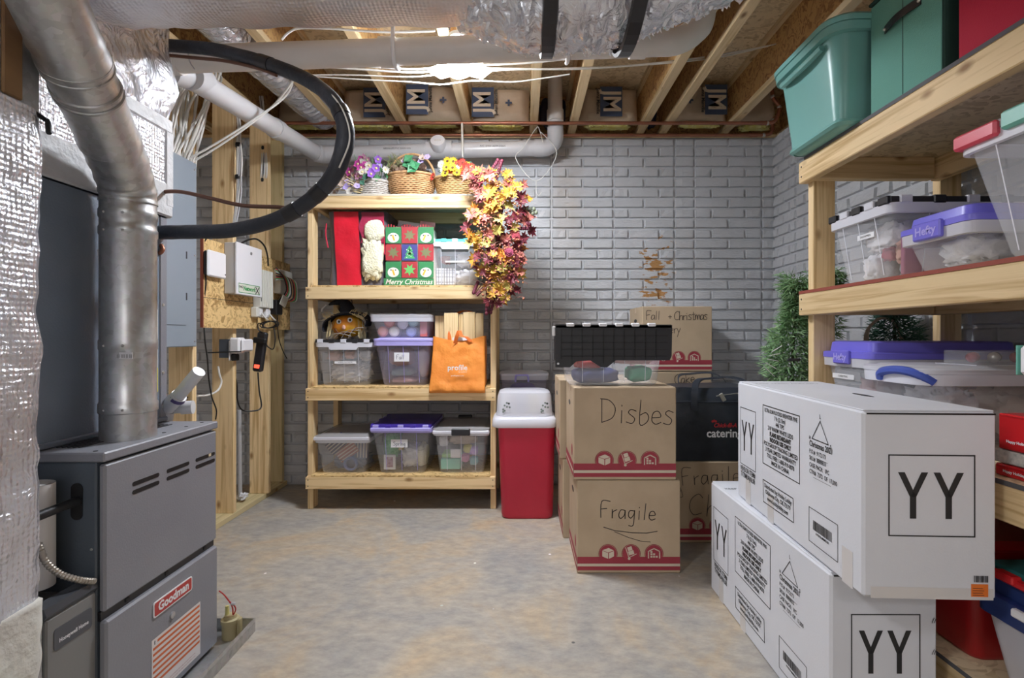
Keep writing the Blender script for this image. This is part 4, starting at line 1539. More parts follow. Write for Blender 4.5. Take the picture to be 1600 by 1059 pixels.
# ceiling cables stapled across the joists
RUNS = [[(420, 100, 2.75), (470, 92, 2.78), (520, 96, 2.8), (580, 104, 2.82), (650, 108, 2.85), (700, 103, 2.88), (745, 102, 2.9), (830, 98, 2.95), (918, 88, 3.0)],
        [(440, 112, 2.8), (480, 104, 2.8), (560, 108, 2.82), (640, 113, 2.85), (700, 110, 2.9), (760, 107, 2.9), (840, 108, 2.95), (920, 107, 3.0), (1010, 100, 3.1), (1110, 88, 3.2), (1200, 72, 3.3)],
        [(450, 118, 2.82), (540, 117, 2.84), (640, 120, 2.86), (700, 115, 2.9), (780, 110, 2.92), (900, 106, 3.0), (1000, 102, 3.1), (1120, 90, 3.2), (1215, 68, 3.3)],
        [(470, 118, 2.84), (560, 124, 2.86), (640, 128, 2.88), (690, 132, 2.92), (740, 126, 2.95), (800, 128, 3.0), (850, 122, 3.0), (890, 116, 3.0)]]
LB = ['white cable strung across the joists, the nearest of the ceiling runs', 'white cable strung across the joists toward the upper right shelf',
      'thin white cable strung beside the lamp and on to the right joists', 'thin white cable sagging lowest behind the ceiling lamp']
for k, rn in enumerate(RUNS):
    solo('ceiling_cable', MB().tube(smooth_path([px(*p) for p in rn], 5), .0055 if k < 2 else .004, 6), CABLE, LB[k], 'cable')
solo('ceiling_cable', MB().tube(smooth_path([px(440, 62, 2.5), px(452, 50, 2.5), px(470, 44, 2.5), px(520, 45, 2.5), px(600, 50, 2.5), px(680, 48, 2.5)], 6), .0055, 6), CABLE, 'white cable arching over the grey drain pipe below the foil trunk', 'cable')
# cable bundles down the studs
for k, (xs, top, bot, D_, lab) in enumerate((([368, 374, 372, 366], 165, 352, 3.36, 'grey bundle of data cables hanging down beside the second stud'),
                                            ([408, 413, 410, 404], 170, 378, 3.80, 'black taped bundle of white cables hanging down beside the third stud'))):
    t = thing('cable_bundle', lab, 'cable bundle', px(xs[1], bot, D_))
    for j in range(6):
        dx = (j - 2.5) * (1.3 + .5 * k)
        amp = 2.2 if k == 0 else .8
        pts = smooth_path([px(xs[0] + dx * .5, top - 20, D_), px(xs[1] + dx * .6 + amp * math.sin(j), top + 35, D_), px(xs[1] + dx + amp * math.sin(j * 2), top + 90, D_ - .02), px(xs[2] + dx * 1.2 + amp * math.cos(j), top + 140, D_), px(xs[3] + dx * .7, bot, D_)], 6)
        obj('strand', MB().tube(pts, .0055, 6), (CABLEG if (j + k) % 2 else CABLE) if k == 0 else (CABLE if j != 2 else HOSE), t, True)
    for yy in (top + 62, top + 112):
        c = px(xs[1] - (yy - top) * .01, yy, D_)
        obj('tape_wrap', MB().lathe([(.021, -.014), (.022, 0), (.021, .014)], c, 12), BLACKP, t, True)

# --- boxes on the backer board
BX = SX + .036
nb = thing('network_enclosure', 'white metal network cabinet with lock and green lettering on the board', 'cabinet', (BX, 3.33, 1.46))
obj('enclosure_body', MB().cbox(BX, -1.785, 3.19, 3.49, 1.466, 1.785, .004), mat('enclosure_side', (.52, .52, .52), .45), nb)
dd = obj('enclosure_door', MB().cbox(-1.785, -1.772, 3.186, 3.494, 1.462, 1.789, .003), WHITEM, nb)
obj('lock', MB().lathe([(.010, 0), (.010, .004), (.005, .006)], (0, 0, 0), 14, plane('+x', (-1.772, 3.352, 1.74))), GALVD, dd, True)
mb = MB()
rect2d(mb, 3.205, 3.465, 1.475, 1.535, plane('+x', (-1.7715, 0, 0)))
obj('name_sticker', mb, flat('sticker_cream', (.66, .68, .60)), dd)
frm = MB()
frame2d(frm, 3.205, 3.465, 1.475, 1.535, .004, plane('+x', (-1.7712, 0, 0)))
obj('print', frm, flat('sticker_green', (.03, .25, .07)), dd)
text('Network', dd, (-1.771, 3.335, 1.505), '+x', .040, flat('sticker_green2', (.02, .25, .06)), bold=.0016)
text('OnQ', dd, (-1.771, 3.232, 1.512), '+x', .020, INK, bold=.001)
mb = MB()
Mx = plane('+x', (-1.7708, 3.432, 1.503))
line2d(mb, [(-.022, .022), (0, 0), (-.022, -.022)], .008, Mx)
line2d(mb, [(.022, .022), (0, 0), (.022, -.022)], .008, Mx)
obj('print', mb, INK, dd)
rt = thing('router', 'slim white square router on a black back beside the network cabinet', 'router', (BX, 3.06, 1.55))
obj('back_shell', MB().cbox(BX, BX + .018, 2.98, 3.15, 1.555, 1.70, .006), BLACKP, rt)
obj('front_shell', MB().cbox(BX + .018, BX + .036, 2.975, 3.155, 1.55, 1.705, .008), WHITE, rt)
obj('status_light', MB().sphere((BX + .0365, 3.14, 1.575), .004, 8, 6), DKGREY, rt)
sw = thing('patch_module', 'off white finned patch module right of the network cabinet', 'network module', (BX, 3.63, 1.40))
obj('module_body', MB().cbox(BX, BX + .055, 3.53, 3.71, 1.40, 1.66, .003), OFFW, sw)
for k in range(5):
    obj('fin', MB().cbox(BX + .055, BX + .064, 3.545 + k * .032, 3.557 + k * .032, 1.40, 1.66, .001), OFFW, sw)
for k in range(3):
    obj('port', MB().cbox(BX + .055, BX + .058, 3.535, 3.54, 1.44 + k * .06, 1.47 + k * .06, .001), DKGREY, sw)
sb = thing('splice_box', 'beige junction box with a tangle of coloured wires on the board', 'junction box', (BX, 3.92, 1.5))
obj('box_body', MB().cbox(BX, BX + .05, 3.83, 4.03, 1.52, 1.70, .004), OFFW, sb)
WC = [flat('wire_' + n, c) for n, c in (('a', (.02, .02, .02)), ('b', (.5, .05, .05)), ('c', (.1, .35, .12)), ('d', (.6, .6, .6)), ('e', (.02, .02, .02)), ('f', (.35, .2, .1)))]
for k in range(10):
    y0_ = 3.76 + .02 * k
    pts = smooth_path([(BX + .06, 3.74, 1.70 - .01 * k), (BX + .09, y0_ + .04, 1.63), (BX + .08, y0_ + .10, 1.54 - .006 * k), (BX + .06, y0_ + .03, 1.47), (BX + .07, 3.82, 1.50)], 5)
    obj('wire', MB().tube(pts, .005, 6), WC[k % 6], sb, True)
obj('tag', MB().merge(MB().cbox(-.03, .03, -.004, .004, -.04, .04, .003), Matrix.Translation((BX + .09, 3.80, 1.46)) @ Matrix.Rotation(R(70), 4, 'Z') @ Matrix.Rotation(R(25), 4, 'Y')), OFFW, sb)
for k, (y, lab) in enumerate(((3.55, 'white plug adapter under the network cabinet, the left one of two'), (3.66, 'small white plug adapter under the finned patch module'))):
    ad = thing('plug_adapter', lab, 'adapter', (BX, y, 1.33))
    obj('adapter_body', MB().cbox(BX, BX + .045, y - .05 + .02 * k, y + .03 - .01 * k, 1.33, 1.40, .006), OFFW if k == 0 else WHITE, ad)
    obj('plug_face', MB().cbox(BX + .045, BX + .05, y - .02, y + .02, 1.345, 1.385, .002), WHITE, ad)
    obj('lead', MB().tube(smooth_path([(BX + .05, y, 1.36), (BX + .07, y + .02, 1.325), (BX + .06, y + .07, 1.315), (BX + .02, y + .10, 1.34)], 5), .005, 6), CABLE, ad, True)
pb = thing('power_brick', 'small black power brick below the tangle of wires', 'adapter', (BX, 3.82, 1.36))
obj('brick_body', MB().cbox(BX, BX + .05, 3.77, 3.87, 1.36, 1.47, .006), BLACKP, pb)
obj('lead', MB().tube(smooth_path([(BX + .03, 3.82, 1.36), (BX + .04, 3.82, 1.20), (BX + .05, 3.86, 1.10), (BX + .09, 3.85, 1.03)], 5), .0035, 6), BLACK, pb, True)
# power strip hanging on its own cord, wall outlet with charger
ps = thing('power_strip', 'black power strip with a red lit switch hanging on its cable', 'power strip', px(405, 560, 3.62))
c0, c1 = px(411, 522, 3.60), px(403, 577, 3.60)
Mz = Matrix.Translation(c0.lerp(c1, .5)) @ Matrix.Rotation(R(8), 4, 'Y')
obj('strip_body', MB().merge(MB().cbox(-.032, .032, -.022, .022, -.14, .14, .01), Mz), BLACKP, ps)
obj('plug', MB().merge(MB().cbox(-.045, .045, -.045, -.02, .06, .10, .008), Mz), BLACK, ps)
obj('rocker_switch', MB().merge(MB().cbox(-.018, .018, -.028, -.02, -.115, -.09, .003), Mz), mat('red_glow', (.8, .06, .03), .4, emit=1.5), ps)
obj('cord', MB().tube(smooth_path([c1 + Vector((0, 0, -.02)), px(405, 610, 3.6), px(408, 636, 3.6), px(395, 642, 3.55), px(378, 640, 3.5), px(371, 625, 3.45), px(370, 600, 3.42), px(364, 575, 3.40)], 6), .005, 7), BLACK, ps, True)
coil_ = []
for k in range(60):
    a = k * .42
    coil_.append(px(421 + 12 * math.cos(a) + 3 * math.sin(a * .3), 507 + 6 * math.sin(a + .5) - 4 * math.cos(a), 3.58 + .002 * (k % 7)))
obj('coiled_cord', MB().tube(coil_, .004, 6), BLACK, ps, True)
obj('cord', MB().tube(smooth_path([px(412, 520, 3.58), px(404, 515, 3.58), px(404, 505, 3.58), px(412, 508, 3.58)], 5), .004, 6), BLACK, ps, True)
obj('cord', MB().tube(smooth_path([px(428, 512, 3.58), px(430, 530, 3.58), px(427, 545, 3.58), px(418, 541, 3.58), px(414, 530, 3.58)], 5), .004, 6), BLACK, ps, True)
ol = thing('wall_outlet', 'electrical outlet on the second stud with a white charger plugged in', 'outlet', (SX, 3.36, 1.08))
obj('junction_box', MB().box(SX - .06, SX + .0, 3.30, 3.355, 1.06, 1.18), mat('box_blue', (.06, .07, .09), .5), ol)
obj('cover_plate', MB().cbox(SX, SX + .008, 3.30, 3.385, 1.04, 1.17, .003), WHITE, ol)
obj('charger', MB().cbox(SX + .008, SX + .075, 3.29, 3.37, 1.09, 1.19, .010), WHITE, ol)
obj('charger_cap', MB().cbox(SX + .075, SX + .095, 3.30, 3.43, 1.10, 1.18, .010), WHITEM, ol)
obj('plug', MB().cbox(SX + .008, SX + .04, 3.31, 3.36, 1.04, 1.085, .006), BLACK, ol)
solo('outlet_cable', MB().tube(smooth_path([px(341, 572, 3.30), px(343, 585, 3.30), px(346, 597, 3.32), px(340, 610, 3.28), px(325, 617, 3.2), px(308, 619, 3.0)], 6), .006, 8), CABLE, 'white cable looping from the outlet to the left stud', 'cable')
solo('thin_cable', MB().tube(smooth_path([px(323, 372, 3.0), px(317, 385, 3.0), px(318, 415, 3.0), px(322, 440, 3.0), px(318, 480, 3.0), px(320, 530, 3.0), px(324, 560, 3.05), px(326, 590, 3.08), px(331, 620, 3.12), px(338, 640, 3.16), px(337, 655, 3.2)], 6), .004, 6), BLACK, 'thin black cord hanging from the router past the studs', 'cord')
solo('data_cord', MB().tube(smooth_path([px(377, 380, 3.3), px(390, 374, 3.4), px(402, 374, 3.5), px(413, 384, 3.6), px(418, 400, 3.65), px(419, 415, 3.68)], 6), .006, 6), BLACK, 'black cord arching over the network cabinet', 'cord')
solo('cross_cord', MB().tube(smooth_path([px(325, 551, 3.28), px(350, 550, 3.26), px(377, 549, 3.30)], 6), .004, 6), BLACK, 'short black cord crossing the second stud at the outlet', 'cord')
# ================================================================ SHELVES
def shelf_unit(name, label, x0, x1, y0, y1, levels, top, along, red=()):
    """2x4 shelving: posts, rails and sheet decks. along = axis of the long rails"""
    t = thing(name, label, 'shelving', ((x0 + x1) / 2, (y0 + y1) / 2, 0))
    wl_, wx_ = (WX, WY) if along == 'x' else (WY, WX)
    if along == 'x':
        for x in (x0, x1 - .038):
            for y in (y0, y1 - .089):
                obj('post', MB().cbox(x, x + .038, y + .001, y + .089, 0, top, .003), WZ, t)
        for z in levels:
            for k, (ya, yb) in enumerate(((y0 - .037, y0), (y1 - .13, y1 - .092))):
                obj('rail', MB().cbox(x0 if k == 0 else x0 + .04, x1 if k == 0 else x1 - .04, ya, yb, z - .084, z, .003), WX, t)
            for x in (x0 + .0385, x1 - .0385 - .038):
                obj('cross_rail', MB().cbox(x, x + .038, y0 + .001, y1 - .14, z - .084, z, .003), WY, t)
            obj('deck', MB().box(x0 + .039, x1 - .039, y0 - .036, y1 - .002, z + .0005, z + .012), OSB_BOARD if z < 1.9 else mat('pale_deck_' + str(z), (.50, .46, .38), .7), t)
            for xx in (x0 + .018, x1 - .02):
                for dz in (.02, .062):
                    obj('nail_head', MB().lathe([(.004, 0), (.0035, .001)], (0, 0, 0), 8, plane('-y', (xx, y0 - .037, z - dz))), BLACKP, t)
    else:
        for y in (y0, y1 - .038):
            for x in (x0 + .001, x1 - .089):
                obj('post', MB().cbox(x, x + .089, y, y + .038, SHELF_FOOT.z if along == 'y' else 0, top, .003), WZ, t)
        for z in levels:
            for k, (xa, xb) in enumerate(((x0 - .037, x0), (x1 - .13, x1 - .092))):
                obj('rail', MB().cbox(xa, xb, y0 if k == 0 else y0 + .04, y1 if k == 0 else y1 - .04, z - .086, z, .003), WY, t)
            for y in (y0 + .04, y1 - .04 - .038):
                obj('cross_rail', MB().cbox(x0 + .001, x1 - .14, y, y + .038, z - .086, z, .003), WX, t)
            obj('deck', MB().box(x0 - .036, x1 - .002, y0 + .039, y1 - .039, z + .0005, z + .012), OSB_DECK, t)
            em = flat('deck_red_edge', (.26, .055, .035), .75) if z in red else flat('deck_grey_edge', (.10, .10, .11), .75)
            obj('deck_edge', MB().box(x0 - .0372, x0 - .0362, y0 + .039, y1 - .039 if z not in red else y1 - .001, z + .0005, z + .0122), em, t)
            for yy in (y1 - .02,):
                for dz in (.022, .062):
                    obj('nail_head', MB().lathe([(.004, 0), (.0035, .001)], (0, 0, 0), 8, plane('-x', (x0 - .037, yy, z - dz))), BLACKP, t)
    return t


LB4 = (2.165, 1.538, .84, .231)
shelf_unit('storage_shelf', 'four tier pine storage shelf standing against the back wall', -1.487, -.178, 3.556, 4.13, LB4, 2.20, 'x')
LR4 = (1.905, 1.37, .85, .33)
CAM_SCALE['scale'] = 1.14
shelf_unit('storage_shelf', 'pine storage shelf along the right wall loaded with totes', 1.168, 1.765, .15, 2.09, LR4, 1.915, 'y', red=(1.37,))
CAM_SCALE['scale'] = UNSCALED
Z1, Z2, Z3, Z4 = [z + .0125 for z in LB4]
Y1, Y2, Y3, Y4 = [z + .0125 for z in LR4]


# ================================================================ BOXES AND TOTES
def icons(parent, x, z, r, n0=0, n1=3, y=0.0, sp=.115, face='-y'):
    """three round moving-box symbols: carton, hand truck, storage house"""
    M, M2 = plane(face, (0, y - .0012, 0)), plane(face, (0, y - .0018, 0))
    for k in range(n0, n1):
        d, c = MB(), MB()
        cx = x + k * sp
        disc2d(d, cx, z, r, M)
        ring = [(cx + r * 1.07 * math.cos(2 * PI * q / 28), z + r * 1.07 * math.sin(2 * PI * q / 28)) for q in range(29)]
        line2d(d, ring, r * .07, M)
        s = r * .62
        if k == 0:
            c.poly([(cx - s * 1.1, z + s * .55), (cx, z + s * .15), (cx, z - s * .95), (cx - s * 1.1, z - s * .5)], M2)
            c.poly([(cx + .004, z + s * .15), (cx + s * 1.1, z + s * .5), (cx + s * 1.1, z - s * .5), (cx + .004, z - s * .95)], M2)
            c.poly([(cx - s * 1.1, z + s * .65), (cx + .1 * s, z + s * 1.1), (cx + s * 1.1, z + s * .6), (cx, z + s * .25)], M2)
        elif k == 1:
            a = .32
            def q(u, v):
                return (cx + u * math.cos(a) - v * math.sin(a), z + u * math.sin(a) + v * math.cos(a))
            c.poly([q(-.45 * s, -.2 * s), q(.6 * s, -.2 * s), q(.6 * s, .55 * s), q(-.45 * s, .55 * s)], M2)
            c.poly([q(-.35 * s, .62 * s), q(.5 * s, .62 * s), q(.5 * s, 1.35 * s), q(-.35 * s, 1.35 * s)], M2)
            line2d(c, [q(-.62 * s, 1.4 * s), q(-.62 * s, -.55 * s), q(.9 * s, -.35 * s)], s * .14, M2)
            disc2d(c, *q(-.62 * s, -.75 * s), s * .26, M2, 14)
        else:
            line2d(c, [(cx - s * 1.05, z - s * .8), (cx - s * 1.05, z + s * .45), (cx, z + s * .98), (cx + s * 1.05, z + s * .45), (cx + s * 1.05, z - s * .8)], s * .2, M2)
            for u, v in ((-.5, -.55), (0, -.55), (.5, -.55), (-.5, -.1), (0, -.1), (-.5, .32)):
                rect2d(c, cx + (u - .19) * s, cx + (u + .19) * s, z + (v - .17) * s, z + (v + .17) * s, M2)
        di = obj('icon_disc', d, REDP, parent)
        obj('print', c, CREAM, di)


def carton(label, x0, x1, y0, y1, z0, z1, group=None, front=True, side=True, ic=(0, 3), open_top=False):
    t = thing('cardboard_box', label, 'box', ((x0 + x1) / 2, (y0 + y1) / 2, z0), group)
    z1 -= .002
    obj('carton_body', MB().cbox(x0, x1, y0, y1, z0 + .001, z1, .005), CARD, t)
    obj('packing_tape', MB().box(x0 - .0006, x1 + .0006, (y0 + y1) / 2 - .025, (y0 + y1) / 2 + .025, z1 - .04, z1 + .0007), CARDT, t)
    H = z1 - z0
    bands, cb = MB(), MB()
    for face, a, b, off in (('-y', x0 + .002, x1 - .002, y0), ('-x', -y1 + .002, -y0 - .002, x0)):
        if face == '-y' and not front or face == '-x' and not side:
            continue
        M = plane('-y', (0, y0 - .0007, 0)) if face == '-y' else plane('-x', (x0 - .0007, 0, 0))
        for lo, hi in ((.108, .180), (.036, .078)):
            rect2d(bands, a, b, z0 + H * lo, z0 + H * hi, M)
        rect2d(cb, a, b, z0 + H * .079, z0 + H * .107, M)
    obj('print', bands, REDP, t)
    obj('print', cb, CREAM, t)
    if front:
        W = x1 - x0
        icons(t, x0 + W * .30, z0 + H * .215, H * .092, ic[0], ic[1], y0, W * .222)
    yc = (y0 + y1) / 2
    ov = [(-yc + .045 * math.cos(R(a)), z1 - .10 + .014 * math.sin(R(a))) for a in range(0, 360, 24)]
    obj('hand_hole', MB().prism(ov, .0012, plane('-x', (x0 - .0002, 0, 0))), BLACK, t)
    sm = MB()
    disc2d(sm, -y0 - .07, z0 + H * .3, .03, plane('-x', (x0 - .001, 0, 0)), 16)
    obj('print', sm, REDP, t)
    return t


HB = .472
c1 = carton('cardboard box marked Fragile, on the floor at the front of the stacks', .280, .803, 2.588, 3.0, 0, HB)
handwrite('Fragile', c1, '-y', (.392, 2.5865, .285), .085, PEN, .0042, R(-3), 1.12)
mb = MB()
line2d(mb, [(.415, .235), (.47, .218), (.56, .207), (.63, .205), (.685, .214)], .004, plane('-y', (0, 2.5865, 0)))
line2d(mb, [(.47, .212), (.54, .183), (.60, .165), (.65, .160)], .003, plane('-y', (0, 2.5865, 0)))
obj('handwriting', mb, PEN, c1)
c2 = carton('cardboard box marked Dishes, stacked on the box marked Fragile', .262, .782, 2.588, 3.0, HB, 2 * HB)
handwrite('Disbes', c2, '-y', (.395, 2.5865, .765), .125, PEN, .0042, R(-2), 1.0)
c3 = carton('lower cardboard box behind the Fragile box, beside the red bin', .245, .72, 3.04, 3.46, 0, HB, front=False)
c4_ = carton('upper cardboard box behind the Dishes box, beside the red bin', .225, .73, 3.04, 3.46, HB, 2 * HB, front=False)
c5 = carton('cardboard box marked Fragile Ch, on the floor under the black catering bag', .862, 1.385, 2.97, 3.39, 0, HB, ic=(0, 2))
handwrite('Fragile', c5, '-y', (.925, 2.9685, .335), .10, PEN, .004, R(3), 1.15)
handwrite('Ch', c5, '-y', (.965, 2.9685, .165), .13, PEN, .004, R(-4), 1.2)
handwrite('dog', c5, '-y', (.862, 2.9685, .27), .06, PEN, .003, R(20), .8)
c6 = carton('bottom cardboard box of the rear stack by the back wall', .85, 1.37, 3.68, 4.1, 0, HB, front=False)
c7 = carton('cardboard box marked Cafe under the greenery box by the back wall', .86, 1.365, 3.68, 4.1, HB, 2 * HB)
handwrite('Cafe' if 'f' in HW else 'Cake', c7, '-y', (1.10, 3.6785, .855), .07, PEN, .004, R(6), 1.0)
c8 = carton('cardboard box marked Fall and Christmas, topmost of the rear stack', .866, 1.37, 3.68, 4.1, 2 * HB, 3 * HB)
handwrite('Fall', c8, '-y', (.892, 3.6785, 1.318), .065, PEN, .0038, 0, .95)
handwrite('+', c8, '-y', (1.05, 3.6785, 1.318), .055, PEN, .0038)
handwrite('Christmas', c8, '-y', (1.095, 3.6785, 1.315), .066, PEN, .0038, R(1), .82)
handwrite('Greenery', c8, '-y', (.905, 3.6785, 1.215), .068, PEN, .0038, R(2), .88)


# --- white tree cartons
def tree_carton(label, W, L, H, loc, yaw, side_text=True):
    t = thing('white_carton', label, 'box')
    obj('carton_body', MB().cbox(0, W, 0, L, 0, H, .007), WCARD, t)
    lid = MB().cbox(.004, W - .004, .004, L - .004, H - .001, H + .003, .002)
    obj('top_flap', lid, WCARD, t)
    obj('flap_gap', MB().box(.01, W - .004, -.0008, .003, H - .0085, H - .0045), BLACK, t)
    P, Q = MB(), MB()
    Mf = plane('-y', (0, -.0008, 0))
    frame2d(P, W * .19, W * .837, H * (1 - .668), H * (1 - .23), .0035, Mf)
    obj('print', P, INK, t)

    def Y(mb, cx, zb, zt, wd, bw, M):
        zm = zb + (zt - zb) * .47
        mb.poly([(cx - bw / 2, zb), (cx + bw / 2, zb), (cx + bw / 2, zm), (cx - bw / 2, zm)], M)
        for s in (-1, 1):
            pts = [(cx + s * bw * .5, zm), (cx + s * wd / 2, zt), (cx + s * (wd / 2 - bw * 1.05), zt), (cx - s * bw * .5, zm + .0), ]
            mb.poly(pts if s > 0 else pts[::-1], M)
    G = MB()
    for cx in (.375, .64):
        Y(G, W * cx, H * (1 - .572), H * (1 - .325), W * .225, W * .048, Mf)
    obj('print', G, INK, t)
    Ms = plane('-x', (-.0008, L, 0))      # local x runs from the far end towards the near end
    S = MB()
    def z(v):
        return H * (1 - v)
    frame2d(S, L * .036, L * .218, z(.70), z(.21), .003, Ms)
    frame2d(S, L * .293, L * .62, z(.59), z(.13), .0035, Ms)
    frame2d(S, L * .685, L * .87, z(.916), z(.695), .0022, Ms)
    obj('print', S, INK, t)
    fr = [(L * .300, z(.885)), (L * .572, z(.875)), (L * .568, z(.712)), (L * .296, z(.715)), (L * .300, z(.885))]
    S2 = MB()
    line2d(S2, fr, .0035, Ms)
    obj('print', S2, INK, t)
    S2 = MB()
    line2d(S2, [(L * .708, z(.25)), (L * .814, z(.252)), (L * .762, z(.125)), (L * .708, z(.25))], .0032, Ms)
    obj('print', S2, INK, t)
    G = MB()
    for cx in (.086, .168):
        Y(G, L * cx, z(.575), z(.32), L * .066, L * .013, Ms)
    obj('print', G, INK, t)

    def tx(s, u, v, size, al='CENTER', b=.0004, sx=.9):
        text(s, t, (-.0012, L - L * u, z(v)), '-x', size, INK, al, sx, b)
    tx('VENDOR ITEM#', .127, .735, .030, sx=.72)
    tx('TV70M3AJNL08', .127, .785, .030, sx=.72)
    for k, s in enumerate(('ULTRA SLIM FLOCKED BREWSTER PINE', '7 ft (2.13m)', '446 TIPS', '210 WARM WHITE LEDS', 'FLAME RETARDANT', 'INDOOR USE ONLY', 'POLYGROUP TRADING LIMITED', '3 YEAR LIMITED WARRANTY', 'TOLL FREE: 1-888-919-0070', 'MADE IN CHINA')):
        tx(s, .457, .168 + k * .0425, .0215 if k else .0195, b=.0012 if k in (4, 5) else .0005, sx=.84 if k else .74)
    for k, s in enumerate(('Distributed by: Hobby Lobby', 'Oklahoma City, OK 73179', 'www.hobbylobby.com')):
        tx(s, .434, .752 + k * .044, .0215, sx=.84, b=.0005)
    tx('L', .762, .098, .018)
    tx('H', .694, .25, .016)
    tx('S', .828, .26, .016)
    tx('Christmas 2021', .69, .285, .025, 'LEFT', .0006, .82)
    for k, s in enumerate(('P.O.#  9172173', 'SKU#  8888833', 'CASE PACK:  1PC', 'CTN#  7272  OF  17,000')):
        tx(s, .69, .335 + k * .043, .0185, 'LEFT', .0003, .8)
    B = MB()
    r_ = random.Random(3)
    u = .715
    while u < .835:
        wd = r_.choice((.0015, .003, .0045))
        rect2d(B, L * u, L * (u + wd), z(.825), z(.765), Ms)
        u += wd + r_.choice((.0015, .003))
    obj('print', B, INK, t)
    for u0, u1, v0 in ((.735, .81, .3655), (.715, .83, .4945)):
        B = MB()
        rect2d(B, L * u0, L * u1, z(v0), z(v0 - .002), Ms)
        obj('print', B, INK, t)
    tx('0 772732 8888833 02', .775, .842, .009)
    # top: hand hole, faint print, tape
    hh = [(W * .62 + .012 * math.cos(R(a)), L * .40 + .055 * math.sin(R(a))) for a in range(0, 360, 24)]
    obj('hand_hole', MB().prism(hh, .0012, plane('+z', (0, 0, H + .0025))), BLACK, t)
    text('KEEP FRESH AND DRY', t, (W * .45, L * .86, H + .0036), '+z', .032, INK, sx=.8)
    for yy in (L * .05, L * .60, L * .84):
        obj('tape_strip', MB().box(-.0007, -.0004, yy, yy + .05, 0, .10), WTAPE, t)
    obj('tape_strip', MB().box(.02, W - .01, -.0007, -.0004, .0, .03), WTAPE, t)
    t.location = loc
    t.rotation_euler = (0, 0, yaw)
    return t


tc1 = tree_carton('lower white carton lettered YY, standing on the floor in front', .312, .95, .508, (.90, 1.492, 0), R(-.2))
tc2 = tree_carton('upper white carton lettered YY, overhanging the white carton beneath', .340, .87, .49, (.897, 1.346, .513), R(-2.5))
W_, H_ = .34, .49


def child_at(t, name, mb, m):
    """a part added in the carton's own axes"""
    o = bpy.data.objects.new(name, mb.mesh(name, m))
    COL.objects.link(o)
    o.parent = t
    return o


child_at(tc2, 'price_sticker', MB().box(W_ * .805, W_ * .93, -.0016, -.0009, H_ * .018, H_ * .085), flat('sticker_orange', (.72, .17, .02)))
mb = MB()
Mf = plane('-y', (0, -.0017, 0))
for k in range(9):
    rect2d(mb, W_ * (.825 + .012 * k), W_ * (.825 + .012 * k + (.008 if k % 3 else .005)), H_ * .095, H_ * .13, Mf)
for k in range(4):
    rect2d(mb, W_ * .815, W_ * (.90 - .01 * (k % 2)), H_ * (.025 + .012 * k), H_ * (.028 + .012 * k), Mf)
child_at(tc2, 'print', mb, INK)
mb = MB()
for k, v in enumerate((.90, .72, .54)):
    for q in range(2):
        line2d(mb, [(.294 + q * .006, v * .508), (.300 + q * .006, v * .508 + .014)], .0018, Mf)
child_at(tc1, 'print', mb, INK)


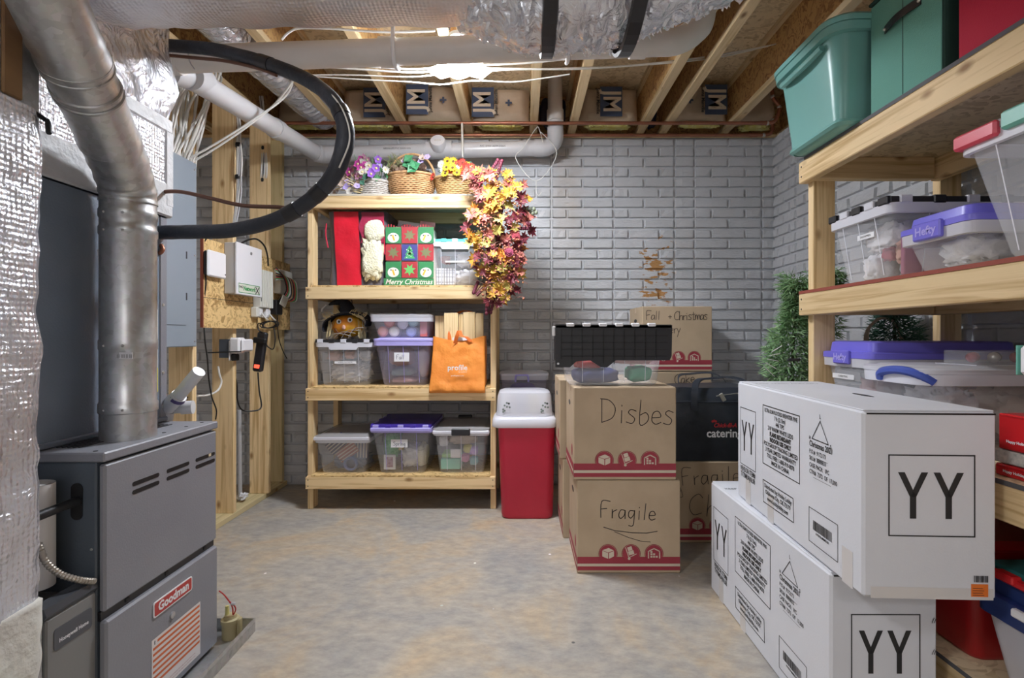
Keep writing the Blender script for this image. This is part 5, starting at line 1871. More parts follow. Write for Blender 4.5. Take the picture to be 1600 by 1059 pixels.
def tote(name, label, x0, x1, y0, y1, z0, h, body=CLEAR, lid='flat', lidm=SMOKE, rimm=None, latch=None, r=.03, taper=.035, lidh=.022, group=None,
         sticker=None, sface='-y', handles=True, ribs=3):
    """lidded plastic storage tote; x0..x1, y0..y1 is the rim, the walls lean in by taper towards the bottom"""
    t = thing(name, label, 'tote', ((x0 + x1) / 2, (y0 + y1) / 2, z0), group)
    z0 += .0012
    zt = z0 + h - lidh
    rimw = .012
    rings = []
    for k, (zz, f) in enumerate(((0, .72), (.004, .86), (.018, 1.0), (.5, None), (1, None))):
        if f is None:
            z = z0 + .018 + (zt - z0 - .018) * zz
            ins = rimw + taper * (1 - zz) * .97
        else:
            z = z0 + zz
            ins = rimw + taper + (1 - f) * .05
        rings.append(rr(x0 + ins, x1 - ins, y0 + ins, y1 - ins, max(.008, r - .004), z, 5))
    obj('tote_body', MB().loft(rings, True, False), body, t, True)
    rm = MB()
    R0 = [rr(x0 + o, x1 - o, y0 + o, y1 - o, r, zz, 5) for o, zz in ((rimw, zt - .034), (.003, zt - .032), (.002, zt - .001), (rimw + .003, zt - .001))]
    obj('rim', rm.loft(R0, False, False), rimm or FROST, t, True)
    if ribs:
        for k in range(ribs):
            rb = MB()
            u = (k + 1) / (ribs + 1)
            xa = x0 + (x1 - x0) * u
            i0, i1 = rimw + taper, rimw
            rb.add([(xa - .0016, y0 + i0 - .003, z0 + .02), (xa + .0016, y0 + i0 - .003, z0 + .02), (xa + .0016, y0 + i1 - .003, zt - .035), (xa - .0016, y0 + i1 - .003, zt - .035)], [(0, 1, 2, 3)])
            obj('rib', rb, rimm or FROST, t)
            if sface == '-x':
                rb = MB()
                ya = y0 + (y1 - y0) * u
                rb.add([(x0 + i0 - .003, ya + .0016, z0 + .02), (x0 + i0 - .003, ya - .0016, z0 + .02), (x0 + i1 - .003, ya - .0016, zt - .035), (x0 + i1 - .003, ya + .0016, zt - .035)], [(0, 1, 2, 3)])
                obj('rib', rb, rimm or FROST, t)
    if lid == 'flat':
        L = [rr(x0 + o, x1 - o, y0 + o, y1 - o, r, zz, 5) for o, zz in ((0, zt), (0, zt + lidh * .55), (.006, zt + lidh * .75), (.022, zt + lidh * .75), (.03, zt + lidh * .95), (.034, zt + lidh))]
        obj('lid', MB().loft(L), lidm, t, True)
    elif lid == 'dome':
        L = [rr(x0 + o, x1 - o, y0 + o, y1 - o, r, zz, 5) for o, zz in ((0, zt), (0, zt + lidh * .32), (.004, zt + lidh * .36), (.018, zt + lidh * .38), (.022, zt + lidh * .92), (.03, zt + lidh))]
        obj('lid', MB().loft(L), lidm, t, True)
    elif lid == 'flap':
        # two hinged leaves meeting in interlocking teeth
        n = 6
        mid = (y0 + y1) / 2
        W = x1 - x0 - .016
        zz0, zz1 = zt, zt + lidh * .8
        teeth = []
        for k in range(n):
            a = x0 + .008 + W * k / n
            b = x0 + .008 + W * (k + .5) / n
            c = x0 + .008 + W * (k + 1) / n
            teeth += [(a, mid + .03), (b - .002, mid + .03), (b, mid - .03), (c - .002, mid - .03)]
        T1 = [(x0 + .008, y0 + .004), (x1 - .008, y0 + .004)] + teeth[::-1]
        T2 = [(x1 - .008, y1 - .004), (x0 + .008, y1 - .004)] + [(p[0], p[1] + .003) for p in teeth]
        obj('lid_leaf', MB().prism(T1, zz1 - zz0, plane('+z', (0, 0, zz0))), lidm, t)
        obj('lid_leaf', MB().prism(T2, zz1 - zz0, plane('+z', (0, 0, zz0))), lidm, t)
        for k in range(5):
            a = x0 + (x1 - x0) * (k + .5) / 5
            hm = WHITE if k % 2 else lidm
            obj('hinge_lug', MB().cbox(a - .020, a + .020, y0 - .002, y0 + .016, zt - .004, zt + lidh, .003), rimm or FROST if k % 2 == 0 else lidm, t)
            b = y0 + (y1 - y0) * (k + .5) / 5
            obj('hinge_lug', MB().cbox(x0 - .002, x0 + .016, b - .022, b + .022, zt - .004, zt + lidh, .003), rimm or FROST if k % 2 else lidm, t)
    if handles:
        xm = (x0 + x1) / 2
        zz = zt - .034
        w2 = min(.09, (x1 - x0) * .26)
        mbh = MB()
        mbh.prism([(xm - w2 - .03, zz + .030), (xm - w2, zz - .018), (xm + w2, zz - .018), (xm + w2 + .03, zz + .030)], .008, plane('-y', (0, y0 + .010, 0)))
        obj('handle', mbh, rimm or FROST, t)
    if latch:
        lm, side = latch
        if side == '-y':
            xm = (x0 + x1) / 2
            obj('latch', MB().cbox(xm - .065, xm + .065, y0 - .010, y0 + .012, zt - .030, zt + lidh * .8, .005), lm, t)
        else:
            ym = (y0 + y1) / 2
            obj('latch', MB().cbox(x0 - .010, x0 + .012, ym - .065, ym + .065, zt - .030, zt + lidh * .8, .005), lm, t)
    if sticker:
        s, u, v, wd, hh = sticker
        if sface == '-y':
            yy = y0 + rimw + taper * (1 - v) - .006
            xc = x0 + (x1 - x0) * u
            obj('label_sticker', MB().box(xc - wd / 2, xc + wd / 2, yy - .0015, yy, z0 + h * v - hh / 2, z0 + h * v + hh / 2), WHITE, t)
            if s in ('Fall', 'Spring'):
                handwrite(s, t, '-y', (xc - wd * .36, yy - .0024, z0 + h * v - hh * .25), hh * .5, NAVY, .0028, 0, 1.1)
            else:
                text(s, t, (xc, yy - .002, z0 + h * v), '-y', hh * .6, INK)
        else:
            xx = x0 + rimw + taper * (1 - v) - .006
            yc = y0 + (y1 - y0) * u
            obj('label_sticker', MB().box(xx - .0015, xx, yc - wd / 2, yc + wd / 2, z0 + h * v - hh / 2, z0 + h * v + hh / 2), WHITE, t)
            text(s, t, (xx - .002, yc, z0 + h * v), '-x', hh * .6, INK)
    return t
# ---------------------------------------------------------------- black lidded tote on the Dishes box
t = tote('storage_tote', 'clear tote with an open black lid flap on top of the Dishes box', .205, .742, 2.60, 2.97, 2 * HB, .30, lid=None, r=.04, taper=.025, handles=False, ribs=4)
zt = 2 * HB + .278
flap = MB()
Mf = plane('-y', (0, 2.588, 0))
out = [(.17, 1.043), (.243, 1.043), (.275, 1.072), (.345, 1.078), (.40, 1.043), (.43, 1.043), (.475, 1.078), (.545, 1.078), (.745, 1.078), (.755, 1.10), (.758, 1.255), (.17, 1.260)]
lf = obj('lid_flap', MB().prism(out, .012, Mf), BLACKP, t, label='open black lid flap hanging over the front')
rib = MB()
for k in range(10):
    x = .20 + .053 * k
    rib.merge(MB().box(x - .002, x + .002, 2.571, 2.576, 1.085 if k not in (1, 4, 5) else 1.06, 1.235))
for k in range(5):
    zz = 1.10 + .034 * k
    rib.merge(MB().box(.20, .735, 2.571, 2.576, zz - .002, zz + .002))
obj('lid_ribs', rib, flat('lid_rib_black', (.006, .006, .008), .5), lf)
for k in range(6):
    x = .245 + .082 * k
    obj('hinge_lug', MB().cbox(x - .020, x + .020, 2.568, 2.60, 1.248, 1.266, .004), WHITE, lf)
obj('pull_dot', MB().lathe([(.006, 0), (.005, .002)], (0, 0, 0), 12, plane('-y', (.184, 2.5758, 1.061))), WHITE, lf)
obj('hinge_bar', MB().cbox(.17, .757, 2.576, 2.60, 1.238, 1.258, .004), BLACKP, t)
obj('lid_flap', MB().cbox(.19, .74, 2.985, 3.0, 1.06, 1.25, .004), BLACKP, t)
obj('corner_clip', MB().cbox(.155, .170, 2.578, 2.60, 1.20, 1.25, .004), WHITE, t)
lump('folded_fabric', 'red and white fabric bundle at the left in the black lidded clear tote', 'fabric', (.35, 2.70, 1.06), (.09, .06, .035), flat('cloth_red', (.45, .05, .05), .8), 1)
lump('folded_fabric', 'dark blue fabric filling the bottom left of the black lidded clear tote', 'fabric', (.39, 2.74, .992), (.13, .11, .042), flat('cloth_navy', (.05, .06, .16), .8), 2, crumple=True)
lump('folded_fabric', 'green fabric at the right in the black lidded clear tote', 'fabric', (.62, 2.74, 1.0), (.075, .10, .05), flat('cloth_green', (.05, .30, .17), .8), 3)
lump('folded_fabric', 'white and red ribbon bundle over the green fabric in the clear tote', 'fabric', (.58, 2.71, 1.075), (.11, .07, .022), flat('cloth_pale', (.62, .40, .38), .8), 4, crumple=True)

# ---------------------------------------------------------------- red bin with clear lid
t = thing('waste_bin', 'tall red plastic bin with a frosted clear lid by the shelf', 'bin', (.03, 3.47, 0))
rings = []
for z, i in ((.001, .030), (.012, .022), (.03, .018), (.60, -.005), (.622, -.005)):
    rings.append(rr(-.150 + i * .9, .217 - i * .5, 3.335 + i, 3.66 - i, .05, z, 6))
obj('bin_body', MB().loft(rings, True, False), RED, t, True)
L = [rr(-.195 + o, .232 - o, 3.31 + o, 3.69 - o, .06, z, 6) for z, o in ((.605, .004), (.615, 0), (.655, .004), (.672, .018), (.676, .05))]
obj('bin_lid', MB().loft(L, False, True), FROSTL, t, True)
t = thing('clear_container', 'frosted clear container of white cups upside down on the red bin', 'container', (.02, 3.5, .676))
rings = [rr(-.168 + o, .205 - o, 3.345 + o, 3.65 - o, .06, z, 6) for z, o in ((.677, 0), (.80, .008), (.825, .016), (.838, .045))]
obj('container_body', MB().loft(rings), FROST, t, True)
for k, (x, m) in enumerate(((-.10, WHITE), (.0, flat('cup_blue', (.35, .40, .55))), (.085, CREAMF), (.15, WHITE))):
    solo('plastic_cup', MB().lathe([(.030, 0), (.040, .11), (.037, .11)], (x, 3.47, .688), 18), m,
         ['white patterned cup at the left end inside the clear container', 'blue cup second from left inside the clear container', 'cream cup third from left inside the clear container', 'white patterned cup at the right end inside the clear container'][k], 'cup')
lv = MB()
for s in (-.10, .15):
    for k in range(9):
        a = k * .7
        disc2d(lv, s + .022 * math.cos(a), .735 + .03 * math.sin(a * 1.3), .007, plane('-y', (0, 3.343, 0)), 6)
obj('leaf_print', lv, flat('leaf_grey', (.18, .22, .20)), t)
# stack of small totes behind the bin
LBS = ['hidden lowest clear tote in the stack behind the red bin', 'middle clear tote in the stack behind the red bin', 'clear tote with a blue handle topmost in the stack behind the red bin']
for k in range(3):
    t = tote('small_tote', LBS[k], -.165, .20, 3.74, 4.08, k * .311, .31, body=PURFROST if k == 2 else CLEAR, lidm=FROSTL, taper=.02, ribs=0, handles=False)
    if k == 2:
        obj('blue_handle', MB().tube(smooth_path([(-.045, 3.735, .865), (-.043, 3.728, .905), (-.03, 3.725, .916), (.035, 3.725, .916), (.047, 3.728, .905), (.05, 3.735, .865)], 4), .007, 8), PURPLEL, t, True)
    lump('packed_cloth', ['white cloth in the lowest tote behind the red bin', 'grey cloth in the middle tote behind the red bin', 'purple and rose cloth in the tote with the blue handle'][k], 'cloth', (.01, 3.9, k * .311 + .125), (.12, .11, .10), [TISSUE, CABLEG, flat('cloth_purple', (.18, .12, .36), .8)][k], 20 + k, crumple=True)

# ---------------------------------------------------------------- catering bag
t = thing('catering_bag', 'black insulated catering bag with white and red lettering on cardboard', 'bag', (1.13, 3.1, HB))
mb = MB()
rings, cnt = [], []
for k in range(12):
    u = k / 11
    z = HB + .002 + .42 * u
    ins = .018 * math.sin(u * 3) * -1 + (.05 * max(0, u - .85) / .15)
    ring = rr(.865 + ins, 1.395 - ins, 2.985 + ins, 3.36 - ins, .025, z, 3)
    rg = subring(ring, .04, cnt)
    rings.append([p + Vector((noise.noise(p * 6) * .010, noise.noise(p * 6 + Vector((5, 0, 0))) * .008, noise.noise(p * 4) * .012 * u - .035 * u * max(0, .95 - p.x) * 3)) for p in rg])
obj('bag_body', mb.loft(rings), BAGNAVY, t, True)
obj('piping', MB().tube([p + Vector((0, -.002, 0)) for p in rings[9]] + [rings[9][0]], .004, 6), BAGSTR, t, True)
for y, dx in ((2.97, 0), (3.33, .02)):
    hp_ = smooth_path([(1.0 + dx, y - .005, HB + .30), (1.0 + dx, y - .008, HB + .40), (1.04, y + .05, HB + .465), (1.13, y + .09, HB + .475), (1.25, y + .09, HB + .482), (1.32, y + .05, HB + .455), (1.35, y, HB + .39)], 6)
    rg = [[p + Vector((0, -.014, -.004)), p + Vector((0, .014, .004)), p + Vector((0, .014, .008)), p + Vector((0, -.014, 0))] for p in hp_]
    if y < 3:
        rg = [[p + Vector((-.018, -.003, -.005)), p + Vector((.018, -.003, -.005)), p + Vector((.018, .003, .005)), p + Vector((-.018, .003, .005))] for p in hp_]
    obj('carry_handle', MB().loft(rg), BAGSTR, t)
obj('zip_pull', MB().merge(MB().cbox(-.012, .012, -.004, .004, -.025, .025, .003), Matrix.Translation((1.16, 2.955, HB + .375)) @ Matrix.Rotation(R(-30), 4, 'Y')), SOLDER, t)
obj('zip_line', MB().tube(smooth_path([(1.13, 2.972, HB + .38), (1.25, 2.975, HB + .395), (1.36, 2.985, HB + .40)], 5), .003, 6), SOLDER, t, True)
text('catering', t, (1.172, 2.958, HB + .165), '-y', .068, WHITE, bold=.0016, sx=.95)
text('Chick-fil-A', t, (1.175, 2.958, HB + .212), '-y', .034, flat('logo_red', (.50, .03, .04)), bold=.001, shear=.3, sx=.9)
mb = MB()
for k in range(3):
    disc2d(mb, 1.105 + k * .009, HB + .235 + .003 * (k % 2), .007, plane('-y', (0, 2.9615, 0)), 10)
obj('print', mb, flat('logo_red2', (.50, .03, .04)), t)

# ---------------------------------------------------------------- back shelf, third and fourth tiers
t = tote('storage_tote', 'clear tote with a black lid under the pumpkin head', -1.440, -1.036, 3.55, 4.02, Z3, .325, lid='flap', lidm=BLACKP, rimm=FROSTL, taper=.03, sticker=('PUMPKIN  FALL DECOR', .52, .50, .15, .016))
lump('orange_decoration', 'orange foam pumpkins packed at the left in the pumpkin head tote', 'decoration', (-1.345, 3.70, Z3 + .205), (.06, .08, .045), PINK, 31, .3, 4)
lump('orange_decoration', 'orange foam pumpkins packed in the middle of the pumpkin head tote', 'decoration', (-1.23, 3.69, Z3 + .215), (.05, .07, .04), PINK, 32, .3, 4)
lump('crumpled_tissue', 'white crumpled tissue along the bottom of the pumpkin head tote', 'tissue', (-1.24, 3.76, Z3 + .09), (.148, .13, .078), TISSUE, 33, .5, 3.4, crumple=True, nu=60, nv=36)
lump('crumpled_tissue', 'beige crumpled paper upper right in the pumpkin head tote', 'tissue', (-1.125, 3.76, Z3 + .21), (.055, .12, .045), PAPERB, 34, .5, 3, crumple=True)
t = tote('storage_tote', 'purple lidded clear tote with a handwritten Fall label', -1.032, -.612, 3.54, 4.05, Z3, .335, body=PURFROST, lid='flat', lidm=PURPLEL, rimm=PURPLEL, taper=.045, sticker=('Fall', .47, .60, .105, .062), handles=False)
lump('folded_fabric', 'brown and orange fabric in the Fall labelled tote', 'fabric', (-.87, 3.74, Z3 + .20), (.09, .12, .07), flat('cloth_brown', (.32, .17, .09), .8), 36, crumple=True)
lump('folded_fabric', 'teal blue fabric in the lower half of the Fall labelled tote', 'fabric', (-.86, 3.76, Z3 + .09), (.10, .13, .035), flat('cloth_teal', (.22, .36, .40), .8), 37)
lump('folded_fabric', 'rose fabric on the bottom of the Fall labelled tote', 'fabric', (-.85, 3.76, Z3 + .032), (.11, .14, .022), flat('cloth_rose', (.42, .26, .28), .8), 38)
lump('folded_fabric', 'silver grey fabric at the right in the Fall labelled tote', 'fabric', (-.705, 3.76, Z3 + .17), (.038, .14, .12), flat('cloth_silver', (.50, .48, .50), .8), 39, crumple=True)
zc = Z3 + .335
t = tote('canister_tote', 'shallow clear tote of round candles on top of the Fall tote', -1.066, -.620, 3.58, 3.98, zc, .172, body=CLEAR, lid='flat', lidm=FROST, rimm=FROST, taper=.03, handles=False, ribs=0, lidh=.026)
CC = [(-.985, .045, (.62, .22, .15), 'coral candle at the lower left in the shallow canister tote'), (-.94, .11, (.55, .13, .08), 'red candle at the upper left in the shallow canister tote'),
      (-.905, .045, (.62, .54, .40), 'cream candle lower middle in the shallow canister tote'), (-.845, .10, (.72, .70, .70), 'white candle upper middle in the shallow canister tote'),
      (-.77, .115, (.30, .52, .50), 'aqua candle upper right in the shallow canister tote'), (-.785, .045, (.24, .30, .52), 'blue candle lower right in the shallow canister tote')]
for k, (x, dz, c, lab) in enumerate(CC):
    tt = thing('jar_candle', lab, 'candle', (x, 3.64, zc + dz))
    M = Matrix.Translation((x, 3.635, zc + dz)) @ Matrix.Rotation(R(90), 4, 'X')
    obj('jar', MB().lathe([(.036, -.10), (.038, -.02), (.038, -.004), (.034, 0)], (0, 0, 0), 20, M), flat('candle_%d' % k, c, .4), tt, True)
    obj('jar_lid', MB().lathe([(.026, 0), (.026, .004), (.022, .005)], (0, 0, 0), 20, M), flat('candle_lid_%d' % k, [min(.8, q * 1.25 + .08) for q in c], .4), tt, True)
solo('red_carton', MB().cbox(-.72, -.668, 3.62, 3.93, zc + .008, zc + .13, .004), flat('red_carton', (.50, .12, .10)), 'red carton at the right end of the shallow canister tote', 'box')

# pumpkin witch head
t = thing('pumpkin_decoration', 'orange pumpkin face with a black witch hat and straw hair', 'decoration', (-1.26, 3.70, zc - .01))
zb = Z3 + .327
pc = (-1.255, 3.70, zb + .095)
obj('pumpkin', MB().sphere(pc, (.118, .075, .083), 40, 16, lambda p: .93 + .07 * abs(math.cos(5 * math.atan2(p.x, -p.y)))), ORANGEP, t, True)
for dx, dz in ((-.042, .028), (.036, .040)):
    e = obj('eye', MB().sphere((pc[0] + dx, pc[1] - .066, pc[2] + dz), (.018, .010, .018), 12, 8), WHITE, t, True)
    obj('pupil', MB().sphere((pc[0] + dx + .004, pc[1] - .075, pc[2] + dz), (.008, .004, .009), 10, 6), BLACK, e, True)
obj('nose', MB().sphere((pc[0] - .004, pc[1] - .075, pc[2] - .012), (.013, .010, .018), 10, 8), PINK, t, True)
mth = smooth_path([(pc[0] - .07, pc[1] - .062, pc[2] - .02), (pc[0] - .045, pc[1] - .072, pc[2] - .048), (pc[0], pc[1] - .074, pc[2] - .055), (pc[0] + .05, pc[1] - .070, pc[2] - .045), (pc[0] + .078, pc[1] - .055, pc[2] - .012)], 5)
obj('mouth', MB().tube(mth, .004, 6), flat('mouth_brown', (.12, .03, .01)), t, True)
brim = MB()
rg = []
for k in range(29):
    a = R(198 - 216 * k / 28)
    p = Vector((pc[0] + .155 * math.cos(a), pc[1], pc[2] + .012 + .085 * max(-.35, math.sin(a)) + .02 * math.cos(a)))
    rg.append([p + Vector((0, -.085, -.012)), p + Vector((0, .06, -.005)), p + Vector((0, .06, .006)), p + Vector((0, -.085, 0))])
obj('hat_brim', brim.loft(rg), flat('hat_black', (.012, .013, .022), .75), t)
hat = smooth_path([(pc[0] - .005, pc[1], pc[2] + .075), (pc[0] - .008, pc[1], pc[2] + .12), (pc[0] - .02, pc[1], pc[2] + .155), (pc[0] - .05, pc[1], pc[2] + .172), (pc[0] - .10, pc[1] - .01, pc[2] + .165), (pc[0] - .135, pc[1] - .01, pc[2] + .150)], 4)
obj('hat_crown', MB().tube(hat, [.075 - .07 * (i / (len(hat) - 1)) ** .8 for i in range(len(hat))], 14), flat('hat_black2', (.012, .013, .022), .75), t, True)
st = MB()
r9 = random.Random(8)
for k in range(130):
    s = -1 if k < 60 else 1
    u = r9.random()
    p = Vector((pc[0] + s * (.03 + .10 * u), pc[1] - .07 + r9.uniform(-.02, .02), pc[2] + .092 - .05 * u))
    q = p + Vector((s * r9.uniform(.01, .05), r9.uniform(-.02, .01), r9.uniform(-.01, .05)))
    st.tube([p, q], [.0022, .0008], 4)
for k in range(44):
    s = -1 if k < 22 else 1
    p = Vector((pc[0] + s * r9.uniform(.085, .125), pc[1] - r9.uniform(.0, .06), pc[2] + r9.uniform(.0, .05)))
    q = Vector((p.x + s * r9.uniform(-.01, .03), p.y - r9.uniform(-.02, .03), zb + r9.uniform(.0, .02)))
    st.tube([p, q], [.002, .001], 4)
obj('straw_hair', st, STRAW, t, kind='stuff')
for k in range(4):
    a = r9.uniform(0, 2)
    obj('twig', MB().tube(smooth_path([(pc[0] - .12 + .05 * k, pc[1] - .08, zb + .005), (pc[0] - .05 + .04 * k, pc[1] - .085, zb + .04 + .01 * k), (pc[0] + .05 + .03 * k, pc[1] - .08, zb + .02 + .02 * k)], 5), .003, 5), flat('twig_grey', (.30, .26, .22)), t, True)
obj('hanging_loop', MB().tube(smooth_path([(pc[0] - .02, pc[1], pc[2] + .16), (pc[0] - .01, pc[1], pc[2] + .195), (pc[0] + .025, pc[1], pc[2] + .195), (pc[0] + .03, pc[1], pc[2] + .13)], 5), .003, 6), BLACK, t, True)
obj('white_ribbon', MB().tube(smooth_path([(pc[0] - .15, pc[1] - .02, pc[2] + .15), (pc[0] - .17, pc[1] - .04, pc[2] + .12), (pc[0] - .175, pc[1] - .04, pc[2] + .10)], 4), .006, 6), WHITE, t, True)

# orange bag of planks
t = thing('tote_bag', 'orange cloth bag of pine offcuts leaning over the shelf edge', 'bag', (-.43, 3.48, Z3))
mb = MB()
rings, cnt = [], []
for k in range(18):
    u = k / 17
    z = .812 + .375 * u
    fl = .012 * (1 - u)
    yo = 3.485 + .060 * max(0, u - .1) ** .8
    if u < .12:
        yo = 3.482
    th = .010 + (.045 * u if z < Z3 + .02 else .075)
    ring = rr(-.612 - fl * 1.5, -.255 + fl * .4, yo, yo + (.03 if z < Z3 + .02 else .19), .012, z, 2)
    rg = subring(ring, .02, cnt)
    rings.append([p + Vector((noise.noise(p * 7) * .006, .024 * abs(noise.noise(Vector((p.x * 9 + p.z * 7, p.z * 5 - p.x * 8, 2)))), (.02 if u > .95 else 0) * math.cos((p.x + .43) * 14) * -1 - (.025 * u * max(0, -.42 - p.x)))) for p in rg])
# keep the bag in front of the rail where it hangs below the shelf
R2 = []
for rg in rings:
    R2.append([Vector((p.x, min(p.y, 3.512) if p.z < Z3 + .01 else p.y, p.z)) for p in rg])
obj('bag_body', mb.loft(R2, True, False), ORANGE, t, 2)
for pts in ([(-.50, 3.56, 1.16), (-.50, 3.57, 1.22), (-.47, 3.60, 1.28), (-.47, 3.62, 1.34), (-.42, 3.63, 1.375), (-.36, 3.63, 1.37), (-.335, 3.63, 1.33)], [(-.46, 3.535, 1.15), (-.445, 3.53, 1.20), (-.43, 3.54, 1.235), (-.415, 3.53, 1.20), (-.38, 3.53, 1.19), (-.35, 3.535, 1.16)]):
    hp_ = smooth_path(pts, 5)
    rg = [[p + Vector((-.012, -.006, .004)), p + Vector((.012, .006, .004)), p + Vector((.012, .006, 0)), p + Vector((-.012, -.006, 0))] for p in hp_]
    obj('bag_handle', MB().loft(rg), flat('orange_strap', (.66, .15, .02)), t)
text('profile', t, (-.435, 3.472, .985), '-y', .052, WHITE, bold=.0008)
text('by sanford', t, (-.40, 3.472, .957), '-y', .013, WHITE)
text('profileplan.com', t, (-.435, 3.470, .932), '-y', .014, WHITE)
PL = [(-.612, -.545, 3.62, 1.345, 'stubby pine offcut at the left in the orange bag'), (-.540, -.444, 3.57, 1.362, 'wide pine offcut second from left in the orange bag'), (-.44, -.412, 3.585, 1.355, 'narrow edge on pine offcut in the middle of the orange bag'), (-.408, -.325, 3.572, 1.368, 'pine offcut right of the middle in the orange bag'), (-.322, -.268, 3.58, 1.362, 'rightmost pine offcut in the orange bag')]
for a, b, y, zt_, lab in PL:
    solo('wood_offcut', MB().cbox(a, b, y, y + .034, Z3 + .004, zt_, .003), WZ, lab, 'wood')
solo('paper_sheet', MB().cbox(-.48, -.37, 3.558, 3.561, .95, 1.19, .001), WHITE, 'white paper showing in the mouth of the orange bag', 'paper')
tote('small_tote', 'small clear tote behind the right post beside the orange bag', -.33, -.222, 3.80, 4.05, Z3, .27, lidm=FROSTL, taper=.01, ribs=0, handles=False)

# bottom tier
t = tote('storage_tote', 'clear lidded tote of striped flags at the bottom left of the shelf', -1.437, -1.048, 3.53, 4.08, Z4, .272, lid='flat', lidm=SMOKE, rimm=FROSTL, taper=.03, handles=False, ribs=0)
obj('front_lip', MB().cbox(-1.437, -1.048, 3.526, 3.545, Z4 + .235, Z4 + .262, .006), FROSTL, t)
FLAG = flat('flag_navy', (.05, .05, .11), .8)
for k, (cx, cz, ang, lab) in enumerate(((-1.30, .20, 40, 'folded striped flag leaning left of the middle in the bottom left tote'), (-1.235, .14, 35, 'folded striped flag below the other one in the bottom left tote'), (-1.13, .17, 88, 'folded starry flag standing at the right in the bottom left tote'))):
    ft = thing('folded_flag', lab, 'flag', (cx, 3.62, Z4 + cz - .06))
    Mk = Matrix.Translation((cx, 3.605 + .012 * k, Z4 + cz)) @ Matrix.Rotation(R(-ang), 4, 'Y')
    obj('flag_cloth', MB().merge(MB().cbox(-.075, .075, 0, .010, -.045, .045, .003), Mk), FLAG if k != 1 else flat('flag_red', (.34, .08, .06)), ft)
    for q in range(4):
        obj('stripe', MB().merge(MB().cbox(-.074, .074, -.002, .0, -.036 + q * .021, -.028 + q * .021, .0005), Mk), CREAM, ft)
lump('flag_bunting', 'dark blue bunting along the bottom of the bottom left tote', 'bunting', (-1.23, 3.75, Z4 + .055), (.145, .16, .048), flat('bunting', (.10, .12, .22), .8), 41, .5, 4, crumple=True)
lump('paper_fan', 'tan paper fan at the upper left in the bottom left tote', 'decoration', (-1.34, 3.80, Z4 + .18), (.055, .10, .045), PAPERB, 42, .4, 4, crumple=True)
solo('coiled_ribbon', MB().tube([(-1.20 + .042 * math.cos(k * .3), 3.585 + .0004 * k, Z4 + .06 + .042 * math.sin(k * .3)) for k in range(60)], .008, 6), flat('ribbon_blue', (.10, .14, .32), .6), 'coiled blue ribbon low in the middle of the bottom left tote', 'ribbon')
t = tote('storage_tote', 'folding purple lid tote with a Spring label on the bottom tier', -1.047, -.618, 3.515, 4.06, Z4, .345, body=CLEAR, lid='flap', lidm=PURPLED, rimm=PURPLEL, taper=.045, sticker=('Spring', .47, .62, .115, .056), handles=False)
obj('front_tab', MB().cbox(-1.04, -.625, 3.508, 3.525, Z4 + .300, Z4 + .328, .006), PURPLEL, t)
lump('grass_garland', 'green artificial grass at the left in the Spring tote', 'decoration', (-.93, 3.72, Z4 + .18), (.06, .12, .11), mat('fake_grass', (.10, .42, .16), .8, col2=(.25, .62, .30), sc=60), 43, .4, 5, crumple=True)
lump('crumpled_tissue', 'white tissue in the middle of the Spring tote', 'tissue', (-.79, 3.72, Z4 + .10), (.075, .12, .088), TISSUE, 44, .45, 3.5, crumple=True)
lump('yellow_decoration', 'yellow flower decoration in the Spring tote', 'decoration', (-.855, 3.635, Z4 + .165), (.026, .03, .022), flat('flower_yellow', (.75, .62, .22), .8), 45, .4, 5)
lump('yellow_cloth', 'pale yellow cloth at the right in the Spring tote', 'cloth', (-.715, 3.72, Z4 + .10), (.04, .12, .09), CREAMF, 46)
pf = thing('picture_frame', 'small white framed picture at the front of the Spring tote', 'picture', (-.925, 3.60, Z4 + .02))
obj('frame', MB().cbox(-.968, -.885, 3.592, 3.602, Z4 + .02, Z4 + .125, .003), WHITE, pf)
obj('picture', MB().box(-.950, -.903, 3.590, 3.592, Z4 + .038, Z4 + .108), mat('tiny_picture', (.30, .12, .22), .6, col2=(.60, .45, .50), sc=60), pf)
t = tote('storage_tote', 'clear tote with a black front latch on the bottom tier', -.616, -.222, 3.53, 4.05, Z4, .322, lid='flat', lidm=SMOKE, rimm=FROSTL, taper=.03, latch=(BLACKP, '-y'), handles=False)
obj('front_lip', MB().cbox(-.616, -.222, 3.526, 3.545, Z4 + .28, Z4 + .306, .006), FROSTL, t)
obj('far_latch', MB().cbox(-.50, -.39, 4.03, 4.06, Z4 + .31, Z4 + .335, .006), BLACKP, t)
lump('wrapped_figure', 'beige wrapped bundle lying across the top of the black latch tote', 'bundle', (-.42, 3.70, Z4 + .225), (.14, .10, .05), PAPERB, 47, .3, 3)
lump('wrapped_figure', 'white wrapped bundle at the upper left of the black latch tote', 'bundle', (-.55, 3.63, Z4 + .215), (.035, .04, .04), TISSUE, 48, .4, 4, crumple=True)
solo('mint_box', MB().cbox(-.57, -.43, 3.60, 3.78, Z4 + .02, Z4 + .095, .006), flat('mint', (.22, .58, .46), .6), 'mint green box at the bottom left of the black latch tote', 'box')
solo('green_box', MB().cbox(-.565, -.44, 3.62, 3.78, Z4 + .097, Z4 + .125, .006), flat('lime', (.36, .66, .22), .6), 'lime green flat box on the mint box in the black latch tote', 'box')
solo('white_card', MB().cbox(-.50, -.43, 3.60, 3.618, Z4 + .10, Z4 + .16, .003), WHITE, 'white barcode card in the middle of the black latch tote', 'card')
